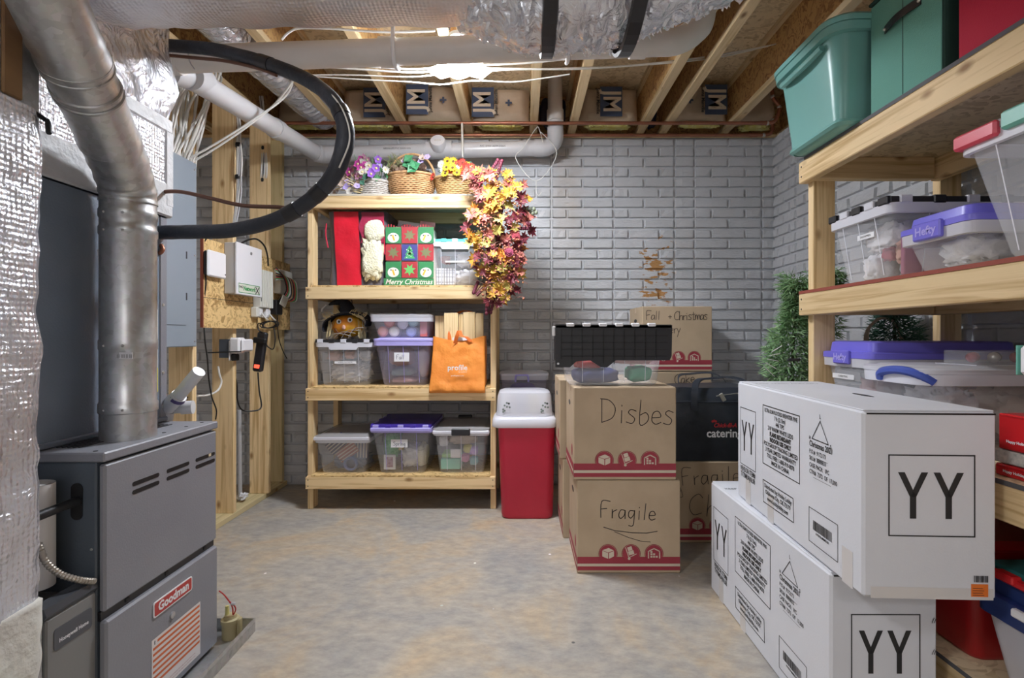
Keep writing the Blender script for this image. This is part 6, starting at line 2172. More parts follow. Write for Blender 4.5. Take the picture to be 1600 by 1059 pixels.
for k, (x, z, c, lab) in enumerate(((-.40, .09, (.60, .22, .40), 'pink toy block at the lower right of the black latch tote'), (-.34, .14, (.40, .25, .60), 'purple toy block at the right of the black latch tote'), (-.385, .155, (.66, .62, .16), 'yellow toy block at the right of the black latch tote'), (-.34, .07, (.20, .45, .48), 'blue toy block at the bottom right of the black latch tote'))):
    lump('toy_block', lab, 'toy', (x, 3.66, Z4 + z), (.036, .05, .034), flat('toy%d' % k, c, .6), 50 + k, .2, 3)

# ---------------------------------------------------------------- second tier: bags and teal lid tote
t = thing('gift_bag', 'tall plastic bag with a red stripe and cream beard print', 'bag', (-1.16, 3.75, Z2))
mb = MB()
rings, cnt = [], []
for k in range(16):
    u = k / 15
    z = Z2 + .001 + .525 * u
    ring = rr(-1.365 + .02 * math.sin(u * 4) * .4, -.955 - .012 * math.sin(u * 5), 3.60, 3.93, .05, z, 3)
    rg = subring(ring, .03, cnt)
    rings.append([p + Vector((noise.noise(p * 8) * .008, noise.noise(p * 9 + Vector((0, 0, 3))) * .010, 0)) for p in rg])
obj('bag_body', mb.loft(rings), mat('bag_grey', (.10, .09, .11), .35, bump=.4, bsc=14), t, True)


def sheet(xf, z0_, z1_, y, nx=14, nz=22, seed=0, amp=.012):
    """a slightly wrinkled sheet; xf(u, v) gives x"""
    mb = MB()
    vs = []
    for j in range(nz + 1):
        v = j / nz
        for i in range(nx + 1):
            u = i / nx
            x, z = xf(u, v), z0_ + (z1_ - z0_) * v
            vs.append((x, y - .004 + noise.noise(Vector((x * 9, z * 9, seed))) * amp, z))
    fs = [(j * (nx + 1) + i, j * (nx + 1) + i + 1, (j + 1) * (nx + 1) + i + 1, (j + 1) * (nx + 1) + i) for j in range(nz) for i in range(nx)]
    return mb.add(vs, fs)


obj('red_stripe', sheet(lambda u, v: -1.315 + .012 * (1 - v) * 2 + .172 * u, Z2 + .004, Z2 + .52, 3.585, seed=3), mat('red_film', (.60, .012, .03), .3, bump=.3, bsc=20), t, 2)
obj('hat_print', sheet(lambda u, v: -1.128 + .158 * u + .01 * math.sin(v * 9), Z2 + .30, Z2 + .515, 3.583, seed=4), mat('burgundy_film', (.30, .02, .06), .35, bump=.3, bsc=20), t, 2)
obj('beard_print', lump_mb((-1.046, 3.580, Z2 + .188), (.100, .022, .205), 61, .34, 3.4, sq=.5), CREAMF, t, 2)
obj('pompom_print', lump_mb((-1.028, 3.575, Z2 + .385), (.078, .024, .085), 62, .14, 3, sq=.75), CREAMF, t, 2)
obj('red_trim', MB().tube(smooth_path([(-.972, 3.595, Z2 + .48), (-.965, 3.59, Z2 + .35), (-.962, 3.595, Z2 + .22)], 5), .005, 6), REDF, t, True)
obj('red_trim', MB().tube(smooth_path([(-1.372, 3.60, Z2 + .44), (-1.375, 3.595, Z2 + .36), (-1.36, 3.60, Z2 + .27)], 5), .005, 6), REDF, t, True)

t = thing('holiday_bag', 'Christmas bag printed with squares of snowmen, holly and a tree', 'bag', (-.79, 3.72, Z2))
mb = MB()
rings, cnt = [], []
for k in range(14):
    u = k / 13
    z = Z2 + .001 + .415 * u
    ring = rr(-.968 + .012 * u, -.610 - .02 * u, 3.60, 3.86, .05, z, 3)
    rings.append([p + Vector((noise.noise(p * 7) * .006, noise.noise(p * 8 + Vector((0, 3, 0))) * .007, 0)) for p in ring])
obj('bag_body', mb.loft(rings, True, False), mat('bag_cream', (.62, .56, .50), .7), t, True)
CG, CR, CB_, CW = flat('print_green', (.03, .20, .07)), flat('print_red', (.36, .025, .035)), flat('print_blue', (.05, .05, .22)), flat('print_white', (.74, .70, .66))
COLS = [(CG, CR, CG), (CR, CB_, CR), (CG, CR, CG)]
xw, zw = .108, .112
for r_i in range(3):
    for c_i in range(3):
        xa = -.952 + c_i * .114
        za = Z2 + .058 + r_i * .121
        Mq = plane('-y', (0, 3.588, 0))
        pq = obj('print_square', MB().prism([(xa, za), (xa + xw, za), (xa + xw, za + zw), (xa, za + zw)], .004, Mq), COLS[r_i][c_i], t)
        cx, cz = xa + xw / 2, za + zw / 2
        A_, B_ = MB(), MB()
        Ma, Mb_ = plane('-y', (0, 3.5835, 0)), plane('-y', (0, 3.583, 0))
        if c_i != 1 and r_i != 1:        # snowman heads
            disc2d(A_, cx, cz - .018, .040, Ma, 20, .034)
            obj('print', A_, CW, pq)
            line2d(B_, [(cx - .004, cz - .004), (cx + .006 - .012 * c_i, cz - .034)], .012, Mb_)
            obj('print', B_, ORANGEP, pq)
            E = MB()
            disc2d(E, cx - .016, cz - .002, .005, Mb_, 8)
            disc2d(E, cx + .016, cz - .002, .005, Mb_, 8)
            obj('print', E, INK, pq)
        elif r_i == 1 and c_i == 1:      # tree
            for q in range(3):
                A_.poly([(cx - .040 + q * .008, cz - .042 + q * .026), (cx + .040 - q * .008, cz - .042 + q * .026), (cx, cz + .006 + q * .022)], Ma)
            obj('print', A_, flat('tree_green', (.06, .36, .12)), pq)
            for q in range(9):
                disc2d(B_, cx - .02 + .006 * ((q * 5) % 7), cz - .036 + q * .008, .0035, Mb_, 8)
            obj('print', B_, CW, pq)
        else:                           # leaves
            g = flat('leaf_%d%d' % (r_i, c_i), (.12, .45, .12) if r_i == 0 else (.16, .18, .08))
            star = []
            for q in range(14):
                rad_ = .045 if q % 2 == 0 else .022
                a = 2 * PI * q / 14 + .2
                star.append((cx + rad_ * math.cos(a), cz + rad_ * math.sin(a)))
            A_.poly(star, Ma)
            obj('print', A_, g, pq)
dots = MB()
for k in range(18):
    rect2d(dots, -.955 + k * .0187, -.946 + k * .0187, Z2 + .405 + .008 * math.sin(k), Z2 + .425 + .008 * math.sin(k), plane('-y', (0, 3.585, 0)))
obj('print', dots, CR, t)
ft = MB()
ft.prism([(-.965, Z2 + .004), (-.615, Z2 + .004), (-.615, Z2 + .054), (-.965, Z2 + .054)], .004, plane('-y', (0, 3.588, 0)))
obj('print_band', ft, CG, t)
text('Merry Christmas', t, (-.79, 3.5830, Z2 + .028), '-y', .052, CW, shear=.3, bold=.0005, sx=.92)
for k, (a, b, c_, d, lab, m) in enumerate(((-.90, -.66, .40, .47, 'white card sticking up behind the Christmas bag print', WHITEM), (-.86, -.77, .40, .445, 'dark card sticking up from the Christmas bag', DKGREY), (-.74, -.63, .40, .475, 'pink envelope sticking up at the right of the Christmas bag', flat('pink_env', (.70, .40, .44))))):
    mbk = MB().merge(MB().cbox(-(b - a) / 2, (b - a) / 2, 0, .004, -.15, (d - c_) + .0, .001), Matrix.Translation(((a + b) / 2, 3.70 - .03 * k + (.05 if k == 2 else 0), Z2 + c_)) @ Matrix.Rotation(R(8), 4, 'Y'))
    solo('greeting_card', mbk, m, lab, 'card')
t = tote('storage_tote', 'clear tote with a teal folding lid beside the Christmas bag', -.668, -.270, 3.60, 4.05, Z2, .335, lid='flap', lidm=TEAL, rimm=FROSTL, taper=.03, sticker=(' ', .5, .52, .14, .012))
lump('crumpled_tissue', 'upper white tissue bundle in the teal lid tote', 'tissue', (-.395, 3.75, Z2 + .205), (.09, .10, .06), TISSUE, 63, .45, 3.5, crumple=True)
lump('crumpled_tissue', 'lower white tissue bundle in the teal lid tote', 'tissue', (-.40, 3.75, Z2 + .075), (.095, .10, .062), TISSUE, 64, .45, 3.5, crumple=True)
lump('red_ornaments', 'red ornaments at the upper left in the teal lid tote', 'ornament', (-.555, 3.75, Z2 + .205), (.05, .08, .04), flat('orn_red', (.55, .16, .12), .5), 65, .4, 5)
for k in range(2):
    pkx = -.592 + k * .078
    pt_ = thing('plaid_box', ['left plaid box standing in the teal lid tote', 'right plaid box standing in the teal lid tote'][k], 'box', (pkx, 3.68, Z2 + .02))
    obj('box_body', MB().cbox(pkx - .036, pkx + .036, 3.66, 3.74, Z2 + .018, Z2 + .135, .002), WHITEM, pt_)
    pm = MB()
    for q in (-.022, -.016, .0, .018, .024):
        rect2d(pm, pkx + q - .0016, pkx + q + .0016, Z2 + .018, Z2 + .135, plane('-y', (0, 3.659, 0)))
    for q in (.03, .04, .07, .10, .115):
        rect2d(pm, pkx - .036, pkx + .036, Z2 + q, Z2 + q + .003, plane('-y', (0, 3.6588, 0)))
    obj('print', pm, NAVY, pt_)


# ---------------------------------------------------------------- top tier: flower baskets, swag
def petal_flower(n, r, m_name, col, ccol, cup=.3, cr=.28):
    a, b = MB(), MB()
    for k in range(n):
        t0 = 2 * PI * k / n
        d = Vector((math.cos(t0), math.sin(t0), 0))
        s = Vector((-math.sin(t0), math.cos(t0), 0))
        w2 = r * min(.5, 2.4 / n)
        a.add([d * r * .12, d * r * .6 + s * w2 + Vector((0, 0, r * cup * .6)), d * r + Vector((0, 0, r * cup)), d * r * .6 - s * w2 + Vector((0, 0, r * cup * .6)), d * r * .62 + Vector((0, 0, r * cup * .45))],
              [(0, 4, 1), (1, 4, 2), (2, 4, 3), (3, 4, 0)])
    b.sphere((0, 0, r * .1), (r * cr, r * cr, r * cr * .6), 8, 5)
    return a.mesh('petals', flat(m_name, col, .7)), b.mesh('flower_eye', flat(m_name + '_eye', ccol, .8))


FLW = {'yellow': petal_flower(10, .034, 'petal_yellow', (.66, .44, .02), (.10, .05, .02)),
       'red': petal_flower(10, .032, 'petal_red', (.46, .045, .03), (.20, .05, .03)),
       'white': petal_flower(12, .030, 'petal_white', (.58, .55, .50), (.70, .60, .30)),
       'purple': petal_flower(5, .030, 'petal_purple', (.26, .10, .50), (.60, .55, .2)),
       'magenta': petal_flower(5, .032, 'petal_magenta', (.50, .06, .32), (.7, .6, .3)),
       'pink': petal_flower(6, .030, 'petal_pink', (.56, .27, .42), (.7, .6, .3)),
       'lilac': petal_flower(5, .024, 'petal_lilac', (.42, .34, .70), (.7, .65, .4)),
       'beige': petal_flower(7, .030, 'petal_beige', (.44, .34, .28), (.4, .3, .2), .5)}


def leafmesh(name, m, L=.05, wd=.02, fold=.2):
    mb = MB()
    mb.add([(0, 0, 0), (wd, L * .45, fold * wd), (0, L, 0), (-wd, L * .45, fold * wd), (0, L * .5, -fold * wd * .5)], [(0, 1, 4), (1, 2, 4), (2, 3, 4), (3, 0, 4)])
    return mb.mesh(name, m)


LEAFG = leafmesh('leaf', flat('leaf_green', (.06, .20, .08), .6))
LEAFG2 = leafmesh('leaf', flat('leaf_bluegreen', (.05, .15, .10), .6), .05, .021)


def facing(p, d, roll):
    """matrix that puts a flower at p looking along d"""
    z = Vector(d).normalized()
    x = z.orthogonal().normalized()
    M = Matrix((x, z.cross(x), z)).transposed().to_4x4()
    return Matrix.Translation(p) @ M @ Matrix.Rotation(roll, 4, 'Z')


def basket(t, c, rx, ry, h, m, rows, flare=.0, stakes=22, belly=0, skip_front=False):
    cx, cy, z0_ = c
    wv = MB()
    n = stakes * 2
    for k in range(rows):
        u = (k + .5) / rows
        f = 1 - flare * (1 - u) + belly * math.sin(u * PI)
        pts = [(cx + (rx * f + .004 * (1 if (j + k) % 2 else -1)) * math.cos(2 * PI * j / n), cy + (ry * f + .004 * (1 if (j + k) % 2 else -1)) * math.sin(2 * PI * j / n), z0_ + h * u) for j in range(n)]
        wv.tube(pts, h / rows * .5, 5, closed=True)
    obj('woven_rods', wv, m, t, 2)
    core = [[(cx + rx * (1 - flare * (1 - u) + belly * math.sin(u * PI)) * .965 * math.cos(2 * PI * j / 32), cy + ry * (1 - flare * (1 - u) + belly * math.sin(u * PI)) * .965 * math.sin(2 * PI * j / 32), z0_ + .002 + (h - .006) * u) for j in range(32)] for u in (0, .25, .5, .75, 1)]
    obj('basket_core', MB().loft(core), flat('basket_core_' + t.name, (.16, .09, .045), .8), t, True)
    rim = [(cx + rx * 1.03 * math.cos(2 * PI * j / 40), cy + ry * 1.03 * math.sin(2 * PI * j / 40), z0_ + h) for j in range(40)]
    obj('basket_rim', MB().tube(rim, .009, 8, closed=True), m, t, True)


rf = random.Random(12)
# white basket, purple flowers
t = thing('flower_basket', 'white wicker basket of purple and pink flowers on the top shelf', 'basket', (-1.07, 3.66, Z1))
basket(t, (-1.06, 3.66, Z1 + .001), .115, .085, .115, WICKERW, 9, .12)
for k in range(34):
    th, u = rf.uniform(0, 2 * PI), rf.random() ** .6
    p = Vector((-1.07 + .185 * u * math.cos(th) * 1.0, 3.615 - .10 * u * abs(math.sin(th)) * .9, Z1 + .10 + .19 * (1 - u * u * .75) * rf.uniform(.3, 1)))
    kind = rf.choice(('magenta', 'pink', 'white')) if p.x < -1.06 else rf.choice(('purple', 'lilac', 'purple', 'white'))
    b = inst('blossom', FLW[kind][0], t, facing(p, (p.x + 1.07, -.16 + rf.uniform(-.1, .05), rf.uniform(-.08, .08)), rf.uniform(0, 6)))
    inst('flower_eye', FLW[kind][1], b, facing(p, (p.x + 1.07, -.12, .1), 0)).matrix_local = Matrix.Identity(4)
for k in range(26):
    th = rf.uniform(0, 2 * PI)
    p = Vector((-1.07 + .12 * math.cos(th), 3.64 + .05 * math.sin(th), Z1 + .12 + rf.uniform(0, .10)))
    inst('leaf', LEAFG, t, facing(p, (math.cos(th), -.5, .3), rf.uniform(0, 6)))
stm = MB()
for k in range(26):
    x = rf.uniform(-.14, .15)
    stm.tube([(-1.06 + x * .4, 3.65, Z1 + .10), (-1.06 + x, 3.62 - rf.uniform(0, .05), Z1 + .20 + rf.uniform(0, .10))], .0022, 4)
obj('stems', stm, NEEDLE, t, kind='stuff')
t = thing('dried_flowers', 'dried beige and white flowers drooping over the left of the top shelf', 'flowers', (-1.24, 3.60, Z1))
for k in range(20):
    p = Vector((-1.24 + rf.uniform(-.08, .12), 3.56 + rf.uniform(-.05, .05), Z1 + rf.uniform(.02, .17)))
    kd = rf.choice(('beige', 'beige', 'beige', 'white', 'lilac'))
    inst('blossom', FLW[kd][0], t, facing(p, (rf.uniform(-.5, .5), -1, rf.uniform(-.3, .4)), rf.uniform(0, 6)))
stm = MB()
for k in range(18):
    a = Vector((-1.10 + rf.uniform(-.03, .03), 3.60, Z1 + .02 + rf.uniform(0, .05)))
    stm.tube([a, a + Vector((rf.uniform(-.22, -.08), rf.uniform(-.08, .0), rf.uniform(-.01, .12)))], .0028, 4)
obj('stems', stm, STRAW, t, kind='stuff')
for k in range(3):
    p = Vector((-1.12 + .03 * k, 3.545, Z1 + .10 + .01 * k))
    inst('leaf', LEAFG2, t, facing(p, (0, -1, .2), k * 2.0))
# brown basket, pine cones
t = thing('pinecone_basket', 'round brown wicker basket of pine cones with a hoop handle', 'basket', (-.79, 3.68, Z1))
basket(t, (-.79, 3.68, Z1 + .001), .165, .12, .165, WICKERB, 13, .28, 26, .10)
hoop = [(-.79 + .165 * math.cos(a), 3.68, Z1 + .155 + .175 * math.sin(a)) for a in [PI * k / 24 for k in range(25)]]
obj('hoop_handle', MB().tube(hoop, .009, 8), WICKERB, t, True)
cm = MB()
cone_meshes = []
for k in range(14):
    z = -.03 + .06 * k / 13
    rr_ = .026 * math.sin(PI * (k + 1) / 15) ** .6
    for j in range(7):
        a = 2 * PI * (j + .5 * (k % 2)) / 7
        d = Vector((math.cos(a), math.sin(a), 0))
        s = Vector((-math.sin(a), math.cos(a), 0))
        b_ = Vector((0, 0, z))
        cm.add([b_ + d * rr_ * .3 - s * .004, b_ + d * rr_ * .3 + s * .004, b_ + d * rr_ + s * .007 + Vector((0, 0, .006)), b_ + d * rr_ - s * .007 + Vector((0, 0, .006))], [(0, 1, 2, 3)])
CONE = cm.mesh('pine_cone', mat('cone_brown', (.16, .09, .06), .8, col2=(.36, .24, .18), sc=60))
for k in range(20):
    th, u = rf.uniform(0, 2 * PI), rf.random() ** .5
    p = Vector((-.79 + .15 * u * math.cos(th), 3.64 + .07 * u * math.sin(th), Z1 + .165 + .09 * (1 - u) + rf.uniform(0, .03)))
    inst('pine_cone', CONE, t, facing(p, (rf.uniform(-1, 1), rf.uniform(-1, .3), rf.uniform(-.2, 1)), 0))
iv = leafmesh('ivy_leaf', flat('ivy_green', (.05, .22, .10), .4), .08, .038)
for k, (dx, dz, ro) in enumerate(((-.02, .22, .6), (.03, .24, -.5), (.0, .19, 2.8), (.045, .205, -1.6), (-.04, .235, 1.4))):
    inst('ivy_leaf', iv, t, facing(Vector((-.78 + dx, 3.56, Z1 + dz)), (dx * 3, -1, .35), ro))
for k in range(7):
    p = Vector((-.79 + rf.uniform(-.05, .13), 3.60, Z1 + .24 + rf.uniform(0, .06)))
    inst('blossom', FLW['lilac' if k % 3 else 'beige'][0], t, facing(p, (0, -1, .4), k))
mo = MB()
for k in range(140):
    p = Vector((-.89 + rf.uniform(-.05, .06), 3.60 + rf.uniform(-.04, .05), Z1 + .18 + rf.uniform(0, .10)))
    mo.tube([p, p + Vector((rf.uniform(-.03, .03), rf.uniform(-.02, .01), rf.uniform(0, .03)))], .0016, 4)
obj('moss', mo, mat('moss', (.20, .20, .09), .9), t, kind='stuff')
# tan basket, yellow and red flowers
t = thing('flower_basket', 'tan wicker basket of yellow and red daisies on the top shelf', 'basket', (-.46, 3.66, Z1))
basket(t, (-.46, 3.66, Z1 + .001), .158, .11, .138, WICKERT, 11, .18, 24)
for k in range(36):
    th, u = rf.uniform(0, 2 * PI), rf.random() ** .55
    p = Vector((-.46 + .165 * u * math.cos(th), 3.60 - .09 * abs(math.sin(th)) * u, Z1 + .118 + .15 * (1 - u * u * .6) * rf.uniform(.25, 1)))
    kind = ('yellow', 'red', 'yellow', 'red', 'white', 'red')[k % 6]
    b = inst('blossom', FLW[kind][0], t, facing(p, (p.x + .46, -.16, rf.uniform(-.06, .07)), rf.uniform(0, 6)))
    e = inst('flower_eye', FLW[kind][1], b, Matrix.Identity(4))
    e.matrix_local = Matrix.Identity(4)
for k in range(12):
    th = rf.uniform(0, 2 * PI)
    p = Vector((-.45 + .13 * math.cos(th), 3.63 + .04 * math.sin(th), Z1 + .14 + rf.uniform(0, .09)))
    inst('leaf', LEAFG2, t, facing(p, (math.cos(th) * .5, -1, .2), rf.uniform(0, 6)))


# autumn swag
def maple(m, s=.06):
    pr = [(0, -.35, 0), (.28, -.30, .05), (.22, -.02, .03), (.62, -.10, .10), (.45, .16, .05), (.75, .42, .12), (.30, .40, .03), (.34, .62, .06), (.15, .58, .02), (0, 1.0, -.05)]
    pts = pr + [(-a, b, c) for a, b, c in pr[1:-1]][::-1]
    mb = MB()
    vs = [Vector((0, .15, -.10))] + [Vector(p) for p in pts]
    n = len(pts)
    mb.add([v * s for v in vs], [(0, 1 + i, 1 + (i + 1) % n) for i in range(n)])
    return mb.mesh('maple_leaf', m)


LC = [('gold', (.56, .32, .03), (.44, .17, .02)), ('yellow', (.58, .42, .06), (.50, .28, .04)), ('orange', (.56, .13, .02), (.54, .28, .03)), ('rose', (.40, .085, .09), (.46, .17, .11)), ('burgundy', (.10, .008, .022), (.19, .022, .03)), ('olive', (.42, .38, .10), (.55, .42, .10))]
MAPLE = {n: maple(mat('maple_' + n, a, .6, col2=b, sc=30)) for n, a, b in LC}
SW = [px(762, 275, 3.44), px(782, 310, 3.42), px(778, 350, 3.42), px(780, 390, 3.42), px(782, 430, 3.42), px(785, 470, 3.43)]
swag = thing('autumn_swag', 'long autumn swag of maple leaves hanging from the shelf corner', 'swag', SW[-1])
sp = smooth_path(SW, 14)
obj('twig_core', MB().tube(sp, .022, 8), flat('twig_brown', (.10, .05, .035), .9), swag, True)
rs = random.Random(30)
for k in range(175):
    u = (k + rs.random()) / 175
    c = sp[int(u * (len(sp) - 1))]
    wid = .19 * (.72 + .5 * math.sin(PI * min(1, u * 1.15)) - .18 * u)
    dx = rs.uniform(-1, 1)
    p = c + Vector((dx * wid, -rs.uniform(.01, .11) * (1 - .5 * abs(dx)) - .01, rs.uniform(-.03, .03)))
    if u < .25:
        nm = rs.choice(('yellow', 'gold', 'rose', 'gold') if dx > -.3 else ('rose', 'rose', 'burgundy', 'orange'))
    elif u < .5:
        nm = rs.choice(('orange', 'gold', 'olive', 'rose', 'burgundy') if dx < .3 else ('burgundy', 'burgundy', 'olive', 'rose'))
    elif u < .75:
        nm = rs.choice(('yellow', 'olive', 'gold', 'burgundy') if dx < -.3 else ('burgundy', 'burgundy', 'rose', 'orange'))
    else:
        nm = rs.choice(('gold', 'yellow', 'burgundy', 'olive', 'orange', 'burgundy', 'rose'))
    s = rs.uniform(.75, 1.35)
    inst('maple_leaf', MAPLE[nm], swag, facing(p, (dx * .6 + rs.uniform(-.3, .3), -1, rs.uniform(-.3, .7)), rs.uniform(0, 6.3)) @ Matrix.Scale(s, 4))
be = MB()
for k in range(260):
    u = rs.random()
    c = sp[int(u * (len(sp) - 1))]
    p = c + Vector((rs.uniform(-.14, .15), -rs.uniform(.03, .13), rs.uniform(-.03, .03)))
    be.sphere(p, rs.uniform(.005, .009), 6, 4)
obj('berries', be, mat('berry', (.34, .06, .05), .4, col2=(.52, .22, .10), sc=12), swag, 2, kind='stuff')
tw = MB()
for k in range(110):
    u = rs.random()
    c = sp[int(u * (len(sp) - 1))]
    p = c + Vector((rs.uniform(-.10, .10), -.03, 0))
    d = Vector((rs.uniform(-.12, .12), rs.uniform(-.10, 0), rs.uniform(-.08, .06)))
    tw.tube(smooth_path([p, p + d * .6 + Vector((0, 0, .01)), p + d], 2), .0022, 4)
obj('twigs', tw, flat('twig_pink', (.30, .14, .12), .8), swag, kind='stuff')
obj('hanging_wire', MB().tube(smooth_path([SW[0] + Vector((0, 0, -.02)), (-.21, 3.50, 2.19), (-.205, 3.53, 2.1685), (-.20, 3.60, 2.184)], 4), .003, 6), flat('hang_wire', (.1, .08, .06)), swag)
# sprigs at the edges and tail
for k, (a, d, m) in enumerate(((px(800, 335, 3.42), Vector((.16, -.02, .02)), flat('sprig_grey', (.16, .18, .12))), (px(805, 350, 3.42), Vector((.10, -.02, -.02)), flat('sprig_plum', (.14, .018, .04))), (px(770, 275, 3.42), Vector((.05, -.02, .10)), flat('sprig_plum2', (.14, .018, .04))), (px(768, 455, 3.42), Vector((-.02, -.02, -.15)), flat('sprig_plum3', (.14, .018, .04))), (px(752, 445, 3.42), Vector((-.04, -.01, -.06)), flat('sprig_plum4', (.14, .018, .04))), (px(748, 272, 3.46), Vector((.03, -.01, .02)), flat('sprig_tan', (.5, .25, .12))))):
    mb = MB()
    for q in range(15):
        u = q / 14
        p = a + d * u
        s = Vector((-d.z, 0, d.x)).normalized() * (.026 if q % 2 else -.026)
        mb.sphere(p + s * (1.1 - u * .6), (.012, .008, .014), 7, 5)
    mb.tube([a, a + d], .003, 5)
    obj('sprig', mb, m, swag, 2)
for k, (p, m) in enumerate(((px(795, 395, 3.33), flat('rose_wine', (.26, .03, .08))), (px(770, 400, 3.33), flat('rose_tan', (.50, .30, .18))), (px(806, 370, 3.36), flat('rose_red', (.34, .04, .06))))):
    mb = MB()
    for q in range(3):
        mb.lathe([(.008 + q * .008, 0), (.012 + q * .009, .014), (.009 + q * .009, .024 - q * .005)], (0, 0, 0), 12, facing(p, (.1, -1, .1), 0))
    obj('rose', mb, m, swag, True)
# ================================================================ RIGHT SHELF: contents
CAM_SCALE['scale'] = 1.14
# --- top tier
t = thing('green_tote', 'large green plastic tote with a rounded lid on the top right shelf', 'tote', (1.34, 1.9, Y1))
rings = []
GX0, GX1, GY0, GY1 = 1.075, 1.62, 1.735, 2.06
for z, o, rr_ in ((.001, .012, .03), (.012, .0, .035), (.06, -.004, .04), (.25, -.026, .055), (.325, -.034, .06)):
    rings.append(rr(GX0 + o, GX1 - o, GY0 + o, GY1 - o, rr_, Y1 + z, 6))
obj('tote_body', MB().loft(rings, True, False), GREENT, t, True)
rings = [rr(GX0 + o, GX1 - o, GY0 + o, GY1 - o, .075, Y1 + z, 6) for z, o in ((.295, -.036), (.296, -.052), (.322, -.054), (.324, -.046))]
obj('rim', MB().loft(rings, False, False), GREENT, t, True)
rings = [rr(GX0 + o, GX1 - o, GY0 + o, GY1 - o, .08, Y1 + z, 6) for z, o in ((.324, -.058), (.340, -.060), (.350, -.052), (.352, -.02), (.345, 0))]
obj('lid', MB().loft(rings), GREENT, t, True)
obj('side_grip', MB().tube(smooth_path([(GX0 - .040, GY0 + .03, Y1 + .275), (GX0 - .052, GY0 + .10, Y1 + .262), (GX0 - .052, GY1 - .10, Y1 + .262), (GX0 - .040, GY1 - .03, Y1 + .275)], 5), .012, 8), GREENT, t, True)
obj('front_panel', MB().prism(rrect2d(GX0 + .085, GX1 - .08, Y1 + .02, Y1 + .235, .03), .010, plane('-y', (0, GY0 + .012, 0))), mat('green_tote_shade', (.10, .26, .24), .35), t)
obj('base_lip', MB().loft([rr(GX0 + o, GX1 - o, GY0 + o, GY1 - o, .03, Y1 + z, 4) for z, o in ((.002, .004), (.010, -.006), (.020, -.004))], False, False), GREENT, t, True)


def fabric_bin(label, x0, x1, y0, y1, z0, h, m, md, strap=True):
    t = thing('fabric_bin', label, 'storage bin', ((x0 + x1) / 2, (y0 + y1) / 2, z0))
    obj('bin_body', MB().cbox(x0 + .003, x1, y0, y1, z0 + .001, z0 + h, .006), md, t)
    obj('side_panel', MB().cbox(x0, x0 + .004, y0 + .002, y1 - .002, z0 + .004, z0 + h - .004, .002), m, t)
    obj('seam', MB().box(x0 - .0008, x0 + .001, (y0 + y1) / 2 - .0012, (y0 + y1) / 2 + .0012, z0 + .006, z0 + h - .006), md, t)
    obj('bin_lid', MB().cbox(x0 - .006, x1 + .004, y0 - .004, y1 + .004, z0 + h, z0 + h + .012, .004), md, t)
    if strap:
        zc = z0 + h * .68
        pts = smooth_path([(x0 - .002, y0 + .07, zc), (x0 - .014, y0 + .12, zc - .002), (x0 - .014, y1 - .12, zc - .002), (x0 - .002, y1 - .07, zc)], 4)
        rg = [[p + Vector((-.002, 0, -.012)), p + Vector((.001, 0, -.012)), p + Vector((.001, 0, .012)), p + Vector((-.002, 0, .012))] for p in pts]
        s = obj('strap_handle', MB().loft(rg), BLACKP, t)
        for y in (y0 + .074, y1 - .074):
            obj('rivet', MB().sphere((x0 - .006, y, zc), .005, 8, 6), SOLDER, s, True)
    return t


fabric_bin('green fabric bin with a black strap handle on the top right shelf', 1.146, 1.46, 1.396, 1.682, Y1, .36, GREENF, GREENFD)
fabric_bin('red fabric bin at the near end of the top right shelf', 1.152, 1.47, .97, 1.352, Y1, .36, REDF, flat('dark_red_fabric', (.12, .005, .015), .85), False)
# --- second tier
t = tote('storage_tote', 'clear snowflake tote with a black folding lid on the right shelf', 1.165, 1.70, 1.62, 1.955, Y2, .265, body=CLEAR, lid='flap', lidm=BLACKP, rimm=FROSTL, taper=.032, sticker=('SNOWMEN', .42, .60, .085, .018), sface='-x')
fl = MB()
for k in range(6):
    a = k * PI / 3
    Mq = plane('-y', (0, 1.640, 0))
    cxx, czz = 1.44, Y2 + .19
    line2d(fl, [(cxx, czz), (cxx + .035 * math.cos(a), czz + .035 * math.sin(a))], .004, Mq)
    for b in (-.5, .5):
        q = (cxx + .022 * math.cos(a), czz + .022 * math.sin(a))
        line2d(fl, [q, (q[0] + .014 * math.cos(a + b), q[1] + .014 * math.sin(a + b))], .003, Mq)
obj('snowflake_print', fl, WHITE, t)
lump('crumpled_tissue', 'white tissue bundles standing at the back of the snowflake tote', 'tissue', (1.30, 1.80, Y2 + .165), (.055, .10, .055), TISSUE, 70, .45, 3.5, crumple=True)
lump('crumpled_tissue', 'white tissue along the floor of the snowflake tote', 'tissue', (1.30, 1.85, Y2 + .06), (.06, .045, .055), TISSUE, 71, .45, 3.5, crumple=True)
lump('red_stocking', 'dark red stocking lying in the snowflake tote', 'stocking', (1.275, 1.765, Y2 + .10), (.03, .035, .032), flat('stocking_red', (.38, .03, .06), .8), 72, .3, 3)
lump('peach_cloth', 'peach coloured cloth in the snowflake tote', 'cloth', (1.285, 1.705, Y2 + .10), (.035, .026, .045), PINK, 73, .4, 3.5, crumple=True)
solo('rose_box', MB().cbox(1.25, 1.42, 1.672, 1.69, Y2 + .02, Y2 + .16, .003), flat('rose_card', (.45, .14, .24)), 'rose coloured box at the near side of the snowflake tote', 'box')
solo('dark_box', MB().cbox(1.45, 1.62, 1.69, 1.87, Y2 + .02, Y2 + .20, .004), flat('dark_card', (.14, .13, .11)), 'dark box at the right end of the snowflake tote', 'box')
t = tote('lidded_tub', 'small clear tub with a purple lid in front of the snowflake tote', 1.170, 1.52, 1.335, 1.60, Y2, .172, body=CLEAR, lid='dome', lidm=PURPLE, rimm=FROST, taper=.028, lidh=.05, handles=False, ribs=0)
